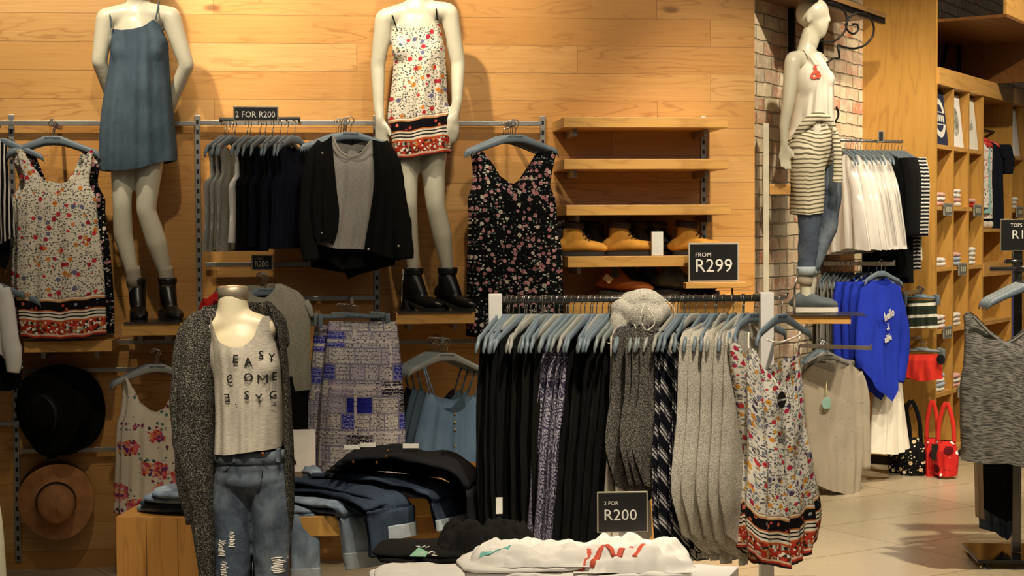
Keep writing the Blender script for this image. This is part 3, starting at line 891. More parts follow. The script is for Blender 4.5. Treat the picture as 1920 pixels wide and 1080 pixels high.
# ------------------------------------------------------------------ hangers
def hook_pts(r=.017, drop=.07, side=1):
    pts = [(-r*side*.98, 0, -r-.004)]
    for k in range(0, 9):
        th = PI - k * PI / 8 * 1.25
        pts.append((r*side*cos(th), 0, r*sin(th) - r))
    pts.append((0.004*side, 0, -r*2.1)); pts.append((0, 0, -drop))
    return pts
def hanger(fr_or_loc, rz=0.0, mat=HANG, label=None, group=None, w=.21, logo=True, cat='hanger', clip=False, name='clothes_hanger', drop=.07, slope=.075):
    e = empty(name, fr_or_loc, rz)
    tag(e, label, cat, group)
    bm = BM(); sweep(bm, hook_pts(drop=drop), .0021, 6, up=Vector((0, 1, 0))); put('hook', bm, CHROME, e)
    bm = BM()
    zt = -drop
    if not clip:
        prof = []
        for fx, h, t in ((1.0, .005, .008), (.985, .011, .012), (.93, .0155, .015), (.80, .0165, .014), (.60, .0165, .012), (.40, .018, .011), (.24, .020, .010), (.17, .0215, .009), (.10, .021, .008), (0, .020, .008)):
            q = max(0.0, (fx*w - .032) / (w - .032))
            z = zt - .018 - slope * q ** 1.08 - (.022 if fx == 1.0 else (.008 if fx > .95 else 0)) - (.006 if fx < .2 else 0)*0
            prof.append((-fx*w, z, h, t))
        full = prof + [(-x, z, h, t) for x, z, h, t in prof[-2::-1]]
        rings = []
        for x, z, h, t in full:
            rings.append([(x, t*.55*cos(2*PI*k/10) - (.012 if abs(x) > w*.9 else 0), z + h*.92*sin(2*PI*k/10)) for k in range(10)])
        ring_loft(bm, rings)
        put('shoulder_bar', bm, mat, e)
    else:
        sweep(bm, [(-w, 0, zt-.012), (0, 0, zt-.010), (w, 0, zt-.012)], .0065, 8)
        prism(bm, [(-.05, zt-.016), (.05, zt-.016), (.036, zt+.006), (-.036, zt+.006)], -.006, .006)
        put('bar', bm, mat, e)
        for sx in (-1, 1):
            bm = BM(); box(bm, sx*w*.93-.011, sx*w*.93+.011, -.012, .012, zt-.055, zt+.006, bev=.003); put('clip', bm, mat, e)
    if logo:
        bm = text_bm('COTTON:ON', .0115, .0008, 1.0, loc=(0, -.0072 if clip else -.0062, zt-.009), bold=.0003)
        put('hanger_print', bm, HTXT, e, smooth=False)
    return e
def clone_hanger(proto, loc, rz, label, group):
    c = copy_tree(proto); c.location = loc; c.rotation_euler = (0, 0, rz)
    tag(c, label, 'hanger', group); return c

# ------------------------------------------------------------------ signs
def sign(fr, w, h, lines, label, frame=.006, mat=SIGNB, thick=.008, name='price_sign', tilt=0.0, fmat=None):
    """fr at the centre bottom. lines: (text, x_left_frac, z_frac, size)"""
    e = empty(name, fr); tag(e, label, 'sign')
    bm = BM(); box(bm, -w/2, w/2, -thick/2, thick/2, 0, h, bev=.001); put('frame', bm, fmat or SIGNF, e, smooth=False)
    bm = BM(); box(bm, -w/2+frame, w/2-frame, -thick/2-.0012, -thick/2, frame, h-frame); put('card', bm, mat, e, smooth=False)
    for k, (t, xf, zf, sz, sx) in enumerate(lines):
        bm = text_bm(t, sz, .0006, sx, loc=(-w/2 + xf*w, -thick/2-.0018, zf*h), align='LEFT', bold=.0)
        put('lettering', bm, LETTER, e, smooth=False)
    return e
# ------------------------------------------------------------------ shoes
def footprint(L, W, toe=.5, n=28, heelw=.72):
    pts = []
    for i in range(n):
        t = 2*PI*i/n
        x = L/2*cos(t); k = (x/L + .5)
        ww = W/2 * (heelw + (1-heelw)*min(1, k*1.6)) * (1 if k < .75 else 1)
        s = sin(t)
        pts.append((x, math.copysign(abs(s)**.75, s)*ww))
    return pts
def shoe(kind, parent_fr, rz, mats, label=None, group=None, parent=None, name='boot', L=.27, loc=None, scale=1.0):
    """toe towards local +x; origin under the ankle"""
    if parent is None:
        e = empty(name, parent_fr, rz) if not isinstance(parent_fr, Fr) else empty(name, parent_fr)
        if isinstance(parent_fr, Fr): e.rotation_euler = (0, 0, rz)
        tag(e, label, 'boot', group)
    else:
        e = bpy.data.objects.new(name, None); COL.objects.link(e); e.parent = parent
        e.location = loc; e.rotation_euler = (0, 0, rz)
    e.scale = (scale,)*3
    um, sm, cm = mats
    heel = {'work': .0, 'ankle': .045, 'chelsea': .018, 'slip': .0}[kind]
    sh_ = {'work': .15, 'ankle': .165, 'chelsea': .13, 'slip': .05}[kind]
    sol = {'work': .017, 'ankle': .012, 'chelsea': .016, 'slip': .024}[kind]
    bm = BM()
    # foot and shaft as one skin
    cx = L*.5 - .075
    z0 = sol
    def zz(x):     # sole height above ground along the foot, raised at the heel
        return z0 + heel * max(0, min(1, (.06 - x) / .10))
    prof_ = [(-.058, .024, .024, .028), (-.045, .033, .036, .036), (-.025, .036, .045, .044), (0, .037, .050, .050), (.022, .037, .048, .048), (.044, .038, .041, .041), (.066, .040, .035, .035), (.088, .042, .031, .031), (.110, .043, .029, .029), (.130, .041, .027, .027), (.148, .036, .024, .024), (.160, .028, .019, .020)]
    for x, ry, rz_, h in prof_:
        ellipsoid(bm, (x * L/.27, 0, zz(x) + h), (.034, ry, rz_), n=16, m=10)
    if kind != 'slip':
        capsule(bm, (.012, 0, zz(0)+.06), .040, (.002, 0, zz(0)+sh_-.045), .041)
        capsule(bm, (-.014, 0, zz(0)+.05), .037, (-.008, 0, zz(0)+sh_-.045), .040)
        capsule(bm, (.045, 0, zz(0)+.045), .032, (.014, 0, zz(0)+sh_-.06), .036)
    u = put('upper', bm, um, e); add_mod_remesh(u, .005, 14)
    # sole
    fp = [(x + cx, y) for x, y in footprint(L*.98, .088 if kind != 'slip' else .088)]
    bm = BM()
    if heel == 0 or kind == 'chelsea':
        vprism(bm, fp, 0, sol + .004)
        if kind == 'work':
            pass
    else:
        n = len(fp)
        a = [bm.verts.new((x, y*.9, zz(x) - .006 if x < .06 else 0)) for x, y in fp]
        b = [bm.verts.new((x, y*.9, zz(x) + .006)) for x, y in fp]
        bm.faces.new(a[::-1]); bm.faces.new(b)
        for i in range(n): bm.faces.new((a[i], a[(i+1) % n], b[(i+1) % n], b[i]))
        for f in list(bm.faces):
            if len(f.verts) > 4: pass
    put('sole', bm, sm, e, smooth=False)
    if heel > 0:
        bm = BM(); vprism(bm, [(x*.32 + cx - L*.36, y*.8) for x, y in [(px-cx, py) for px, py in fp]], 0, heel + .008); put('heel', bm, sm, e, smooth=False)
    if kind == 'work':
        bm = BM(); rings = []
        for z, r in ((zz(0)+sh_-.036, .041), (zz(0)+sh_-.030, .050), (zz(0)+sh_-.012, .051), (zz(0)+sh_+.000, .046), (zz(0)+sh_-.006, .036), (zz(0)+sh_-.03, .034)):
            rings.append([(r*1.12*cos(2*PI*k/18)+.0, r*.88*sin(2*PI*k/18), z + .006*cos(2*PI*k/18)*-1) for k in range(18)])
        ring_loft(bm, rings, cap=False); put('padded_collar', bm, cm, e)
        bm = BM()
        for k in range(5):
            x = .048 + .013*k; z = zz(0) + sh_ - .06 - .013*k - .002*k
            sweep(bm, [(x, -.028, z-.01), (x+.012, -.012, z+.008), (x+.012, .012, z+.008), (x, .028, z-.01)], .0028, 6)
        put('laces', bm, BROWN, e)
    if kind in ('ankle',):
        bm = BM(); rings = []
        for z, r in ((zz(0)+sh_-.03, .046), (zz(0)+sh_-.006, .050), (zz(0)+sh_+.002, .048), (zz(0)+sh_-.02, .040)):
            rings.append([(r*1.05*cos(2*PI*k/18), r*.9*sin(2*PI*k/18), z) for k in range(18)])
        ring_loft(bm, rings, cap=False); put('cuff_rim', bm, um, e)
    if kind == 'chelsea':
        for s in (-1, 1):
            bm = BM()
            prism(bm, [(-.014, .07+heel), (.028, .07+heel), (.022, .13+heel), (-.012, .13+heel)], s*.040, s*.0435); put('elastic_gusset', bm, cm, e, smooth=False)
    return e
# ------------------------------------------------------------------ folded / draped goods
def folded_bm(w, d, t, seed=0, nx=18, ny=14, wav=.3, bm=None, loc=(0, 0, 0), rot=0.0, sag=0.0):
    """soft rounded slab with waves, lying at loc"""
    bm = bm or BM()
    uvl = bm.loops.layers.uv.verify()
    rings = []
    n = 44; prof = [(.0, .0), (.90, .0), (.985, .25), (1.0, .5), (.985, .78), (.90, 1.0), (.6, 1.03), (.3, 1.05), (.03, 1.05)]
    vs = []
    for s, h in prof:
        r_ = []
        for k in range(n):
            th = 2*PI*k/n
            c_, s_ = cos(th), sin(th)
            q = (abs(c_)**5 + abs(s_)**5) ** (-1/5)
            x = c_*q*w/2*s; y = s_*q*d/2*s
            nz = noise.noise(Vector((x*14+seed*3.7, y*14, seed))) 
            nz2 = noise.noise(Vector((x*30+seed*1.7, y*30, seed+5))) 
            z = h*t*(1 + wav*nz*(1 if h > 0 else 0)) + (t*wav*.6*nz2 if h > .2 else 0)
            x *= 1 + .05*nz; y *= 1 + .05*nz
            X = x*cos(rot) - y*sin(rot); Y = x*sin(rot) + y*cos(rot)
            r_.append(bm.verts.new((X+loc[0], Y+loc[1], z+loc[2]+.0005)))
        vs.append(r_)
    for a, b in zip(vs[1:], vs[2:]):
        for i in range(n):
            j = (i+1) % n
            bm.faces.new((a[i], a[j], b[j], b[i]))
    for v in vs[0]: bm.verts.remove(v)
    bm.faces.new(vs[1][::-1]); bm.faces.new(vs[-1])
    for f in bm.faces:
        for lp in f.loops:
            if lp[uvl].uv.length == 0: lp[uvl].uv = (lp.vert.co.x, lp.vert.co.y + lp.vert.co.z)
    return bm
def strip_bm(path, wv, t, seed=0, wav=.004, k=6, bm=None, taper=None, nw=10):
    """flattened trouser leg: path (world or local points), wv width vector"""
    P = [Vector(p) for p in smooth_pts([tuple(p) for p in path], k)]
    wv = Vector(wv)
    bm = bm or BM(); uvl = bm.loops.layers.uv.verify()
    rings = []; L = 0; Ls = []
    for i, p in enumerate(P):
        if i: L += (P[i]-P[i-1]).length
        Ls.append(L)
    rv = []
    for i, p in enumerate(P):
        tg = (P[min(i+1, len(P)-1)] - P[max(i-1, 0)]).normalized()
        nrm = wv.normalized().cross(tg).normalized()
        if nrm.z < -.3: nrm = -nrm
        ww = wv * (1 if not taper else (taper[0] + (taper[1]-taper[0]) * Ls[i]/L))
        ring = []
        for q in range(nw + 1):
            a = -.5 + q/nw
            hh = t/2 * (max(0, 1-(2*abs(a))**4))**.5
            nz = noise.noise(Vector((a*4+seed, Ls[i]*9, seed))) * wav
            ring.append((p + ww*a + nrm*(hh+nz), a, 1))
        for q in range(nw-1, 0, -1):
            a = -.5 + q/nw
            hh = t/2 * (max(0, 1-(2*abs(a))**4))**.5
            nz = noise.noise(Vector((a*4+seed, Ls[i]*9, seed))) * wav
            ring.append((p + ww*a - nrm*(hh-nz), a, -1))
        rings.append([r[0] for r in ring]); rv.append([(r[1]*wv.length, Ls[i]) for r in ring])
    vs = ring_loft(bm, rings)
    m = {}
    for a, b in zip(vs, rv):
        for v, uv in zip(a, b): m[v] = uv
    for f in bm.faces:
        for lp in f.loops:
            if lp.vert in m: lp[uvl].uv = m[lp.vert]
    return bm
def loc3(fr, px, py, off=0.0):
    x, z = fr.xz(px, py, off); return Vector((x, -off, z))
def rebase(o):
    """move a mesh object's origin to the bottom centre of its mesh"""
    me = o.data
    xs = [v.co.x for v in me.vertices]; ys = [v.co.y for v in me.vertices]; zs = [v.co.z for v in me.vertices]
    c = Vector(((min(xs)+max(xs))/2, (min(ys)+max(ys))/2, min(zs)))
    me.transform(Matrix.Translation(-c))
    o.location = o.matrix_basis @ c if o.rotation_euler.z else Vector(o.location) + c
    return o
def garment(name, fr, bm, mat, label, cat, group=None, extra=()):
    """single-mesh garment; extra: (part name, bm, mat)"""
    o = put(name, bm, mat, fr=fr, label=label, cat=cat, group=group)
    for n, b, m in extra: put(n, b, m, parent=o)
    return o
# ------------------------------------------------------------------ mannequins
def limb(bm, pts, rads):
    for (a, ra), (b, rb) in zip(zip(pts, rads), zip(pts[1:], rads[1:])):
        capsule(bm, a, ra, b, rb)
def hand_bm(bm, wrist, dirv, side, palm=Vector((0, -1, 0)), curl=.35, s=1.0):
    """wrist point, direction of the fingers; thumb leaves on 'side' (local vector)"""
    d = Vector(dirv).normalized(); sd = Vector(side); sd = (sd - d*sd.dot(d)).normalized(); nm = d.cross(sd).normalized()
    W = Vector(wrist)
    limb(bm, [W, W + d*.035*s], [.024*s, .022*s])
    for k, (o_, L) in enumerate(((.028, .068), (.0095, .077), (-.0095, .072), (-.028, .056))):
        b0 = W + d*.03*s + sd*o_*.55*s; b1 = W + d*.085*s + sd*o_*s
        limb(bm, [b0, b1], [.014*s, .0115*s])
        p = b1; dd = d.copy()
        for q, (fl, r0, r1) in enumerate(((.45, .0095, .0088), (.32, .0088, .0078), (.25, .0078, .0062))):
            dd = (dd + nm*curl*.6).normalized()
            p2 = p + dd*L*fl*s; limb(bm, [p, p2], [r0*s, r1*s]); p = p2
    t0 = W + d*.03*s + sd*.022*s; t1 = t0 + (d*.7 + sd*.55 + nm*.25).normalized()*.042*s; t2 = t1 + (d*.95 + sd*.1 + nm*.3).normalized()*.034*s
    limb(bm, [t0, t1], [.014*s, .011*s]); limb(bm, [t1, t2], [.011*s, .008*s])
def torso_bm(bm, fr, neck, shl, shr, waist, hip, off, depth=.095):
    """points (px, py); builds chest, waist, pelvis as ellipsoids in metres"""
    N = loc3(fr, *neck, off); SL = loc3(fr, *shl, off); SRr = loc3(fr, *shr, off); Wt = loc3(fr, *waist, off); H = loc3(fr, *hip, off)
    mid = (SL + SRr) / 2
    sw = (SRr - SL).length
    limb(bm, [SL, mid + Vector((0, 0, .015)), SRr], [.045, .06, .045])
    ellipsoid(bm, mid + Vector((0, .0, -.11)), (sw*.38, depth*.9, .17))
    for s in (-1, 1): ellipsoid(bm, mid + Vector((s*sw*.2, -depth*.55, -.17)), (.055, .05, .055))
    limb(bm, [mid + Vector((0, 0, -.14)), Wt, H], [.095, .078, .10])
    ellipsoid(bm, Wt, (.105, .08, .12)); ellipsoid(bm, H, (.145, .095, .12))
    limb(bm, [mid + Vector((0, .005, .02)), N + Vector((0, 0, -.01)), N + Vector((0, -.008, .09))], [.075, .052, .05])
def head_bm(bm, c, yaw=0.0, tilt=0.0, face=True):
    """egg head with brow, nose, lips, ears; faces -y at yaw 0"""
    rot = Matrix.Rotation(yaw, 3, 'Z') @ Matrix.Rotation(tilt, 3, 'X')
    c = Vector(c)
    def e(p, r, n=16): ellipsoid(bm, c + rot @ Vector(p), r, rot, n=n, m=10)
    e((0, .012, .035), (.073, .092, .085)); e((0, -.022, -.035), (.056, .062, .085)); e((0, -.035, -.085), (.034, .035, .035))
    if face:
        capsule(bm, c + rot @ Vector((0, -.085, .02)), .009, c + rot @ Vector((0, -.098, -.02)), .013)
        e((0, -.082, -.055), (.022, .014, .008)); e((0, -.08, -.068), (.018, .013, .008))
        for s in (-1, 1):
            e((s*.032, -.077, .022), (.016, .012, .010)); e((s*.074, .01, -.005), (.008, .02, .03)); e((s*.032, -.078, .042), (.024, .012, .008))
    return rot

# ================= mannequin in the denim slip dress
OFA = .24
fA = WF(262, 607, OFA)
A = empty('mannequin', fA); tag(A, 'cream mannequin in blue denim slip dress and black ankle boots, arms behind back', 'mannequin')
g = lambda px, py, off=0.0: loc3(fA, px, py, off)
bm = BM()
torso_bm(bm, fA, (258, 6), (199, 33), (318, 30), (262, 150), (263, 225), 0.0)
limb(bm, [g(199, 35), g(186, 115), g(212, 190, -.10), g(240, 205, -.13)], [.048, .036, .030, .024])
limb(bm, [g(320, 32), g(350, 122), g(318, 200, -.09), g(290, 208, -.13)], [.048, .036, .030, .024])
hand_bm(bm, g(240, 205, -.13), (1, 0, -.1), (0, 0, 1)); hand_bm(bm, g(290, 208, -.14), (-1, 0, -.1), (0, 0, 1))
limb(bm, [g(238, 240), g(229, 325), g(229, 385, .02), g(231, 440, 0), g(248, 512, -.01), g(252, 545, -.02)], [.080, .052, .044, .046, .031, .029])
limb(bm, [g(284, 240), g(279, 325, .02), g(274, 395, .04), g(294, 455, .02), g(310, 512, -.01), g(312, 545, -.02)], [.084, .060, .045, .049, .031, .029])
head_bm(bm, g(256, -50, .01))
put('body', bm, SKINM, A); add_mod_remesh(A.children[-1], .009, 8)
# dark bob of hair
bm = BM(); hc = g(256, -50, .01)
ellipsoid(bm, hc + Vector((0, .02, .04)), (.092, .105, .088)); ellipsoid(bm, hc + Vector((-.068, .0, -.04)), (.030, .065, .085)); ellipsoid(bm, hc + Vector((.07, .02, -.02)), (.026, .065, .07)); ellipsoid(bm, hc + Vector((0, .07, -.03)), (.08, .045, .085))
put('wig', bm, BLKLEA, A); add_mod_remesh(A.children[-1], .008, 4)
rows = [(33, 208, 292), (52, 208, 303), (75, 205, 316), (105, 204, 317), (160, 197, 321), (220, 188, 327), (270, 185, 332), (322, 184, 334)]
bm = pxcloth(fA, rows, [(208, 50), (214, 56), (232, 60), (250, 60), (272, 54), (290, 36), (294, 34), (303, 52), (316, 68)], [(184, 322), (240, 322), (270, 316), (300, 308), (334, 302)], T=.125, amp=.014, nf=4, seed=3, prof=.55, crump=.012, tf=.85,
             backtop=[(208, 60), (260, 66), (316, 70)])
dr = put('slip_dress', bm, CHAM, A); wrap(dr, A.children[0])
for a, b, c in (((209, 52, .075), (206, 30, .055), (207, 20, 0.0)), ((292, 36, .085), (296, 14, .05), (298, 3, 0.0))):
    bm = BM(); sweep(bm, [g(*a), g(*b), g(*c), g(c[0], c[1]+50, -.09)], .0035, 6); put('strap', bm, CHAM, dr)
# hem stitching
shoe('ankle', None, R(-80), (BLKLEA, RUBBER, BLKLEA), parent=A, loc=(g(257, 600).x, .03, .006), L=.245, name='ankle_boot')
shoe('ankle', None, R(-68), (BLKLEA, RUBBER, BLKLEA), parent=A, loc=(g(314, 600).x, .02, .006), L=.245, name='ankle_boot')
for px, py in ((248, 508), (310, 508)):
    bm = BM(); P = [g(px, py-8, -.01), g(px+1, py, -.01), g(px+2, py+6, -.01), g(px+3, py+14, -.01), g(px+4, py+30, -.012)]
    sweep(bm, P, [.033, .037, .034, .037, .034], 14); put('sock', bm, SOCK, A)

# ================= mannequin in the floral slip dress
fB = WF(800, 586, .22)
B = empty('mannequin', fB); tag(B, 'cream mannequin in white ditsy floral slip dress with black heeled boots', 'mannequin')
g = lambda px, py, off=0.0: loc3(fB, px, py, off)
bm = BM()
torso_bm(bm, fB, (788, -2), (722, 34), (838, 22), (785, 150), (790, 222), 0.0)
limb(bm, [g(720, 38), g(708, 125, -.01), g(710, 200, .02), g(712, 222, .04)], [.046, .035, .027, .023])
limb(bm, [g(842, 26), g(859, 120, -.01), g(857, 190, .03), g(853, 212, .04)], [.046, .036, .027, .023])
hand_bm(bm, g(712, 222, .04), (.12, -.05, -1), (1, -.5, 0), curl=.12)
hand_bm(bm, g(853, 212, .04), (-.15, -.1, -1), (-1, -.4, 0), curl=.3)
limb(bm, [g(766, 245), g(763, 325), g(765, 385, .03), g(766, 430, .01), g(774, 500, -.01), g(775, 540, -.01)], [.078, .054, .045, .046, .031, .030])
limb(bm, [g(812, 245), g(812, 325, .01), g(817, 388, .04), g(829, 440, .02), g(838, 500, -.01), g(838, 540, -.01)], [.080, .056, .046, .048, .031, .030])
head_bm(bm, g(778, -62, .02))
put('body', bm, SKINM, B); add_mod_remesh(B.children[-1], .009, 8)
bm = BM(); hc = g(778, -62, .02)
ellipsoid(bm, hc + Vector((0, .02, .04)), (.088, .102, .085)); ellipsoid(bm, hc + Vector((-.068, .0, -.045)), (.028, .06, .085)); ellipsoid(bm, hc + Vector((.07, .02, -.01)), (.024, .06, .06)); ellipsoid(bm, hc + Vector((0, .07, -.02)), (.08, .04, .075))
put('wig', bm, BROWN, B); add_mod_remesh(B.children[-1], .008, 4)
rows = [(40, 738, 820), (60, 736, 827), (90, 735, 834), (120, 737, 836), (160, 734, 838), (220, 726, 841), (262, 735, 845), (298, 742, 848)]
bm = pxcloth(fB, rows, [(736, 50), (744, 46), (758, 54), (780, 58), (804, 52), (818, 36), (824, 42), (834, 62)], [(742, 301), (780, 299), (815, 292), (848, 288)], T=.12, amp=.010, nf=4, seed=8, prof=.55, crump=.010, tf=.85,
             backtop=[(736, 62), (785, 66), (834, 66)])
dr = put('slip_dress', bm, DITSY, B); wrap(dr, B.children[0])
for a, b, c in (((742, 48, .075), (736, 30, .05), (731, 20, 0.0)), ((820, 38, .08), (818, 18, .05), (817, 2, 0.0))):
    bm = BM(); sweep(bm, [g(*a), g(*b), g(*c), g(c[0], c[1]+50, -.09)], .0038, 6); put('strap', bm, BFLOR, dr)
shoe('ankle', None, R(-42), (BLKLEA, RUBBER, BLKLEA), parent=B, loc=(g(776, 580).x, .01, .0075), L=.25, name='ankle_boot')
shoe('ankle', None, R(-45), (BLKLEA, RUBBER, BLKLEA), parent=B, loc=(g(840, 580).x, .01, .0075), L=.25, name='ankle_boot')
bm = BM(); sweep(bm, [g(752, 584), g(754, 530), g(757, 505, 0)], .006, 8); sweep(bm, [g(746, 585.5), g(760, 585.5)], .010, 8)
put('support_rod', bm, CHROME, B)

# ================= hanging groups on the wooden wall
def arm(px, py, off, L=None, label='', mat=SILVER, name='faceout_hook'):
    f = WF(px, py, off); bm = BM()
    box(bm, -.008, .008, -.0, off - .03, -.010, .010, bev=.002)
    box(bm, -.006, .006, -.006, .004, -.008, .022)
    o = put(name, bm, mat, fr=f, smooth=False, label=label, cat='display arm')
    return f
# --- ditsy floral dresses
OD = .30
arm(97, 232, OD, label='display arm holding the ditsy floral dresses')
fD = WF(98, 226, OD)
hanger(fD, label='blue-grey hanger at the front of the ditsy floral dresses', w=.205, slope=.065)
for k, (dy, rot, dz) in enumerate(((.045, -.07, 0), (.085, .06, .002), (.13, -.12, 0))):
    f2 = Fr(fD.w(-.008*k, dy, dz), WR + rot)
    hanger(f2, label='one of the hangers close behind the front ditsy floral dress', group='hangers behind the front floral dress', w=.21, logo=False, slope=.065)
rows = [(285, 30, 176), (310, 36, 172), (345, 46, 168), (375, 30, 182), (400, 32, 182), (480, 30, 192), (560, 30, 198), (637, 40, 200)]
tp = [(30, 282), (38, 279), (46, 283), (70, 345), (88, 359), (112, 362), (134, 354), (152, 320), (164, 287), (172, 280), (176, 284)]
bm = pxcloth(fD, rows, tp, [(40, 634), (120, 637), (200, 628)], T=.035, amp=.012, nf=4, seed=12, off=.02,
             backtop=[(30, 282), (42, 283), (78, 336), (112, 344), (138, 336), (170, 284), (176, 284)])
garment('strappy_dress', fD, bm, DITSY, 'white ditsy floral dress with red border hanging in front of its copies', 'dress')
for k, (dy, dx, m_, lb) in enumerate(((.075, -.035, DITSY, 'second ditsy floral dress, peeking out along the side of the front one'), (.125, .02, BFLOR, 'dark floral dress hanging at the back of the ditsy floral dresses'))):
    bm = pxcloth(fD, rows, tp, [(40, 632), (120, 634), (200, 630)], T=.035, amp=.012, nf=5, seed=20+k, off=.02)
    garment('strappy_dress', Fr(fD.w(dx, dy, .004), WR + (-.05 if k == 0 else .03)), bm, m_, lb, 'dress')
# --- striped and black garments at the picture's left edge
fE = WF(-6, 250, .30, .0)
rows = [(268, -60, 14), (300, -62, 14), (380, -66, 22), (440, -70, 30), (470, -70, 12)]
bm = pxcloth(fE, rows, [(-60, 275), (-40, 262), (-22, 300), (0, 262), (14, 276)], [(-70, 430), (-20, 470), (30, 440)], T=.03, amp=.014, nf=4, seed=4)
garment('striped_shirt', fE, bm, STRV, 'black and white striped top cut off by the picture edge, above the white blouse', 'top')
rows = [(280, -60, 8), (380, -66, 16), (470, -70, 20), (500, -70, 12)]
bm = pxcloth(Fr(fE.w(0, .06, 0), WR), rows, [(-60, 275), (-40, 262), (-22, 300), (0, 262), (8, 276)], [(-70, 470), (20, 505)], T=.03, amp=.014, nf=4, seed=5)
garment('black_shirt', Fr(fE.w(0, .06, 0), WR), bm, BLK, 'black top behind the striped one at the picture edge', 'top')
hanger(Fr(fE.w(0, 0, .05), WR), label='hanger of the striped top at the picture edge', logo=False)
# white blouse
fW = WF(-20, 560, .34)
rows = [(530, -70, 6), (570, -75, 16), (640, -78, 26), (680, -80, 28), (696, -80, 30)]
bm = pxcloth(fW, rows, [(-70, 540), (-50, 528), (-30, 545), (-8, 526), (6, 535)], [(-80, 680), (0, 660), (30, 690)], T=.04, amp=.014, nf=5, seed=7)
b2 = pxtube(fW, [(6, 540, .02, 14), (14, 590, .03, 16), (20, 640, .04, 17), (26, 672, .05, 16), (24, 698, .05, 13)], seed=2, crump=.15)
garment('white_blouse', fW, bm, WHT, 'white blouse cut off by the picture edge beside the oak ledge', 'blouse', extra=[('sleeve', b2, WHT)])
hanger(Fr(fW.w(.02, 0, .14), WR), label='hanger of the white blouse at the picture edge', logo=False)
fW2 = WF(-20, 560, .24)
rows = [(560, -70, 26), (640, -78, 38), (690, -80, 43)]
bm = pxcloth(fW2, rows, [(-70, 560), (26, 560)], [(-80, 690), (43, 690)], T=.03, amp=.01, nf=5, seed=9)
garment('striped_skirt', fW2, bm, stripes('mint_black_stripe', 'b9c8b4', '10120f', .03, .45), 'mint and black striped garment behind the white blouse', 'garment')
rows = [(650, -70, 40), (732, -78, 42)]
fW3 = WF(-20, 640, .28)
bm = pxcloth(fW3, rows, [(-70, 650), (40, 650)], [(-78, 732), (20, 732), (42, 724)], T=.03, amp=.008, nf=4, seed=10)
garment('black_skirt', fW3, bm, BLK, 'black garment hanging under the white blouse at the picture edge', 'garment')
# cream cloth in the lower corner
fC = YF(-30, 930, 5.2)
rows = [(915, -60, -8), (960, -70, 2), (1020, -74, 8), (1100, -80, 13), (1180, -80, 15)]
bm = pxcloth(fC, rows, [(-60, 912), (-8, 915)], [(-80, 1200), (15, 1200)], T=.06, amp=.008, nf=3, seed=11)
garment('cream_skirt', fC, bm, fabric('cream_linen', 'ddd8b8', 'c8c29c'), 'cream garment edge in the bottom corner of the picture under the camel hats', 'garment')

# --- tanks hung sideways
fr0 = wx(411, 224, .32); fr1 = wx(563, 222, .32)
bm = BM(); sweep(bm, [(fr0[0], -.32, fr0[1]), (fr1[0], -.32, fr1[1])], .009, 10)
for x in (fr0[0]+.005, fr1[0]-.005): box(bm, x-.006, x+.006, -.32, -.05, fr0[1]-.008, fr0[1]+.008)
put('hanging_rail', bm, SILVER, fr=Fr(WO, WR), label='short projecting silver rail from which the sleeveless tops hang', cat='rail')
def tank_rows(L, w1=.145, w2=.20):
    return [(-.115, -w1*1.0, w1*1.0), (-.14, -w1*.98, w1*.98), (-.25, -w1*.86, w1*.86), (-.30, -w2*.92, w2*.92), (-.42, -w2*.9, w2*.9), (-L, -w2, w2)]
def tank_bm(L=.62, seed=0, T=.012, amp=.006):
    return cloth_bm(tank_rows(L), [(0, -.118), (.14, -.10), (.22, -.13), (.35, -.20), (.5, -.215), (.65, -.20), (.78, -.13), (.86, -.10), (1, -.118)], -L, T=T, amp=amp, nf=3, seed=seed, nu=20, nv=20, edge=.6,
                    backtop=[(0, -.118), (.14, -.10), (.24, -.12), (.5, -.15), (.76, -.12), (.86, -.10), (1, -.118)])
TK = {}
spec = [(421, LGREY, .60, 'light grey tank hung edge-on at the start of the short rail', 'light grey tanks'), (428, LGREY, .60, 'light grey tank hung edge-on at the start of the short rail', 'light grey tanks'),
        (435, LGREY, .60, 'light grey tank hung edge-on at the start of the short rail', 'light grey tanks'), (440, TGREY, .59, 'wide stone grey tank hung edge-on before the white one', None),
        (463, WHT, .56, 'white tank hung edge-on between the grey and black tanks', None), (469, BLK2, .60, 'black tank with a grey swing tag beside the white tank', None),
        (487, BLK, .58, 'black tank hung edge-on on the short rail', 'black tanks'), (497, NAVY, .58, 'navy tank hung edge-on on the short rail', 'navy tanks'),
        (511, BLK, .58, 'black tank hung edge-on on the short rail', 'black tanks'), (525, NAVY, .59, 'navy tank hung edge-on on the short rail', 'navy tanks'),
        (538, NAVY, .59, 'navy tank hung edge-on on the short rail', 'navy tanks'), (552, NAVY, .59, 'last navy tank on the short rail, next to the black jacket', None)]
hproto = None
for k, (px, m_, L, lb, gp) in enumerate(spec):
    x, z = wx(px, 226, .32)
    rz = WR + R(66 + (k*37 % 11) - 5)
    O = wfr.w(x, -.32, z)
    if hproto is None:
        hproto = hanger(O, rz, logo=False, w=.185, slope=.06); h = hproto
    else: h = clone_hanger(hproto, O, rz, None, None)
    tag(h, 'hanger of one of the sleeveless tops under the 2 FOR R200 sign', 'hanger', 'hangers on the short rail')
    key = (m_.name, L)
    if key not in TK:
        o = put('tank_shirt', tank_bm(L, seed=k), m_, fr=Fr(O, rz)); TK[key] = o
    else:
        o = TK[key].copy(); COL.objects.link(o); o.location = O; o.rotation_euler = (0, 0, rz)
        for q in ('group', 'label'):
            if q in o: del o[q]
    tag(o, lb, 'tank top', gp)
    if 'swing tag' in lb:
        bm = BM(); box(bm, -.155, -.125, -.022, -.020, -.36, -.30); put('swing_tag', bm, LGREY, o, smooth=False)
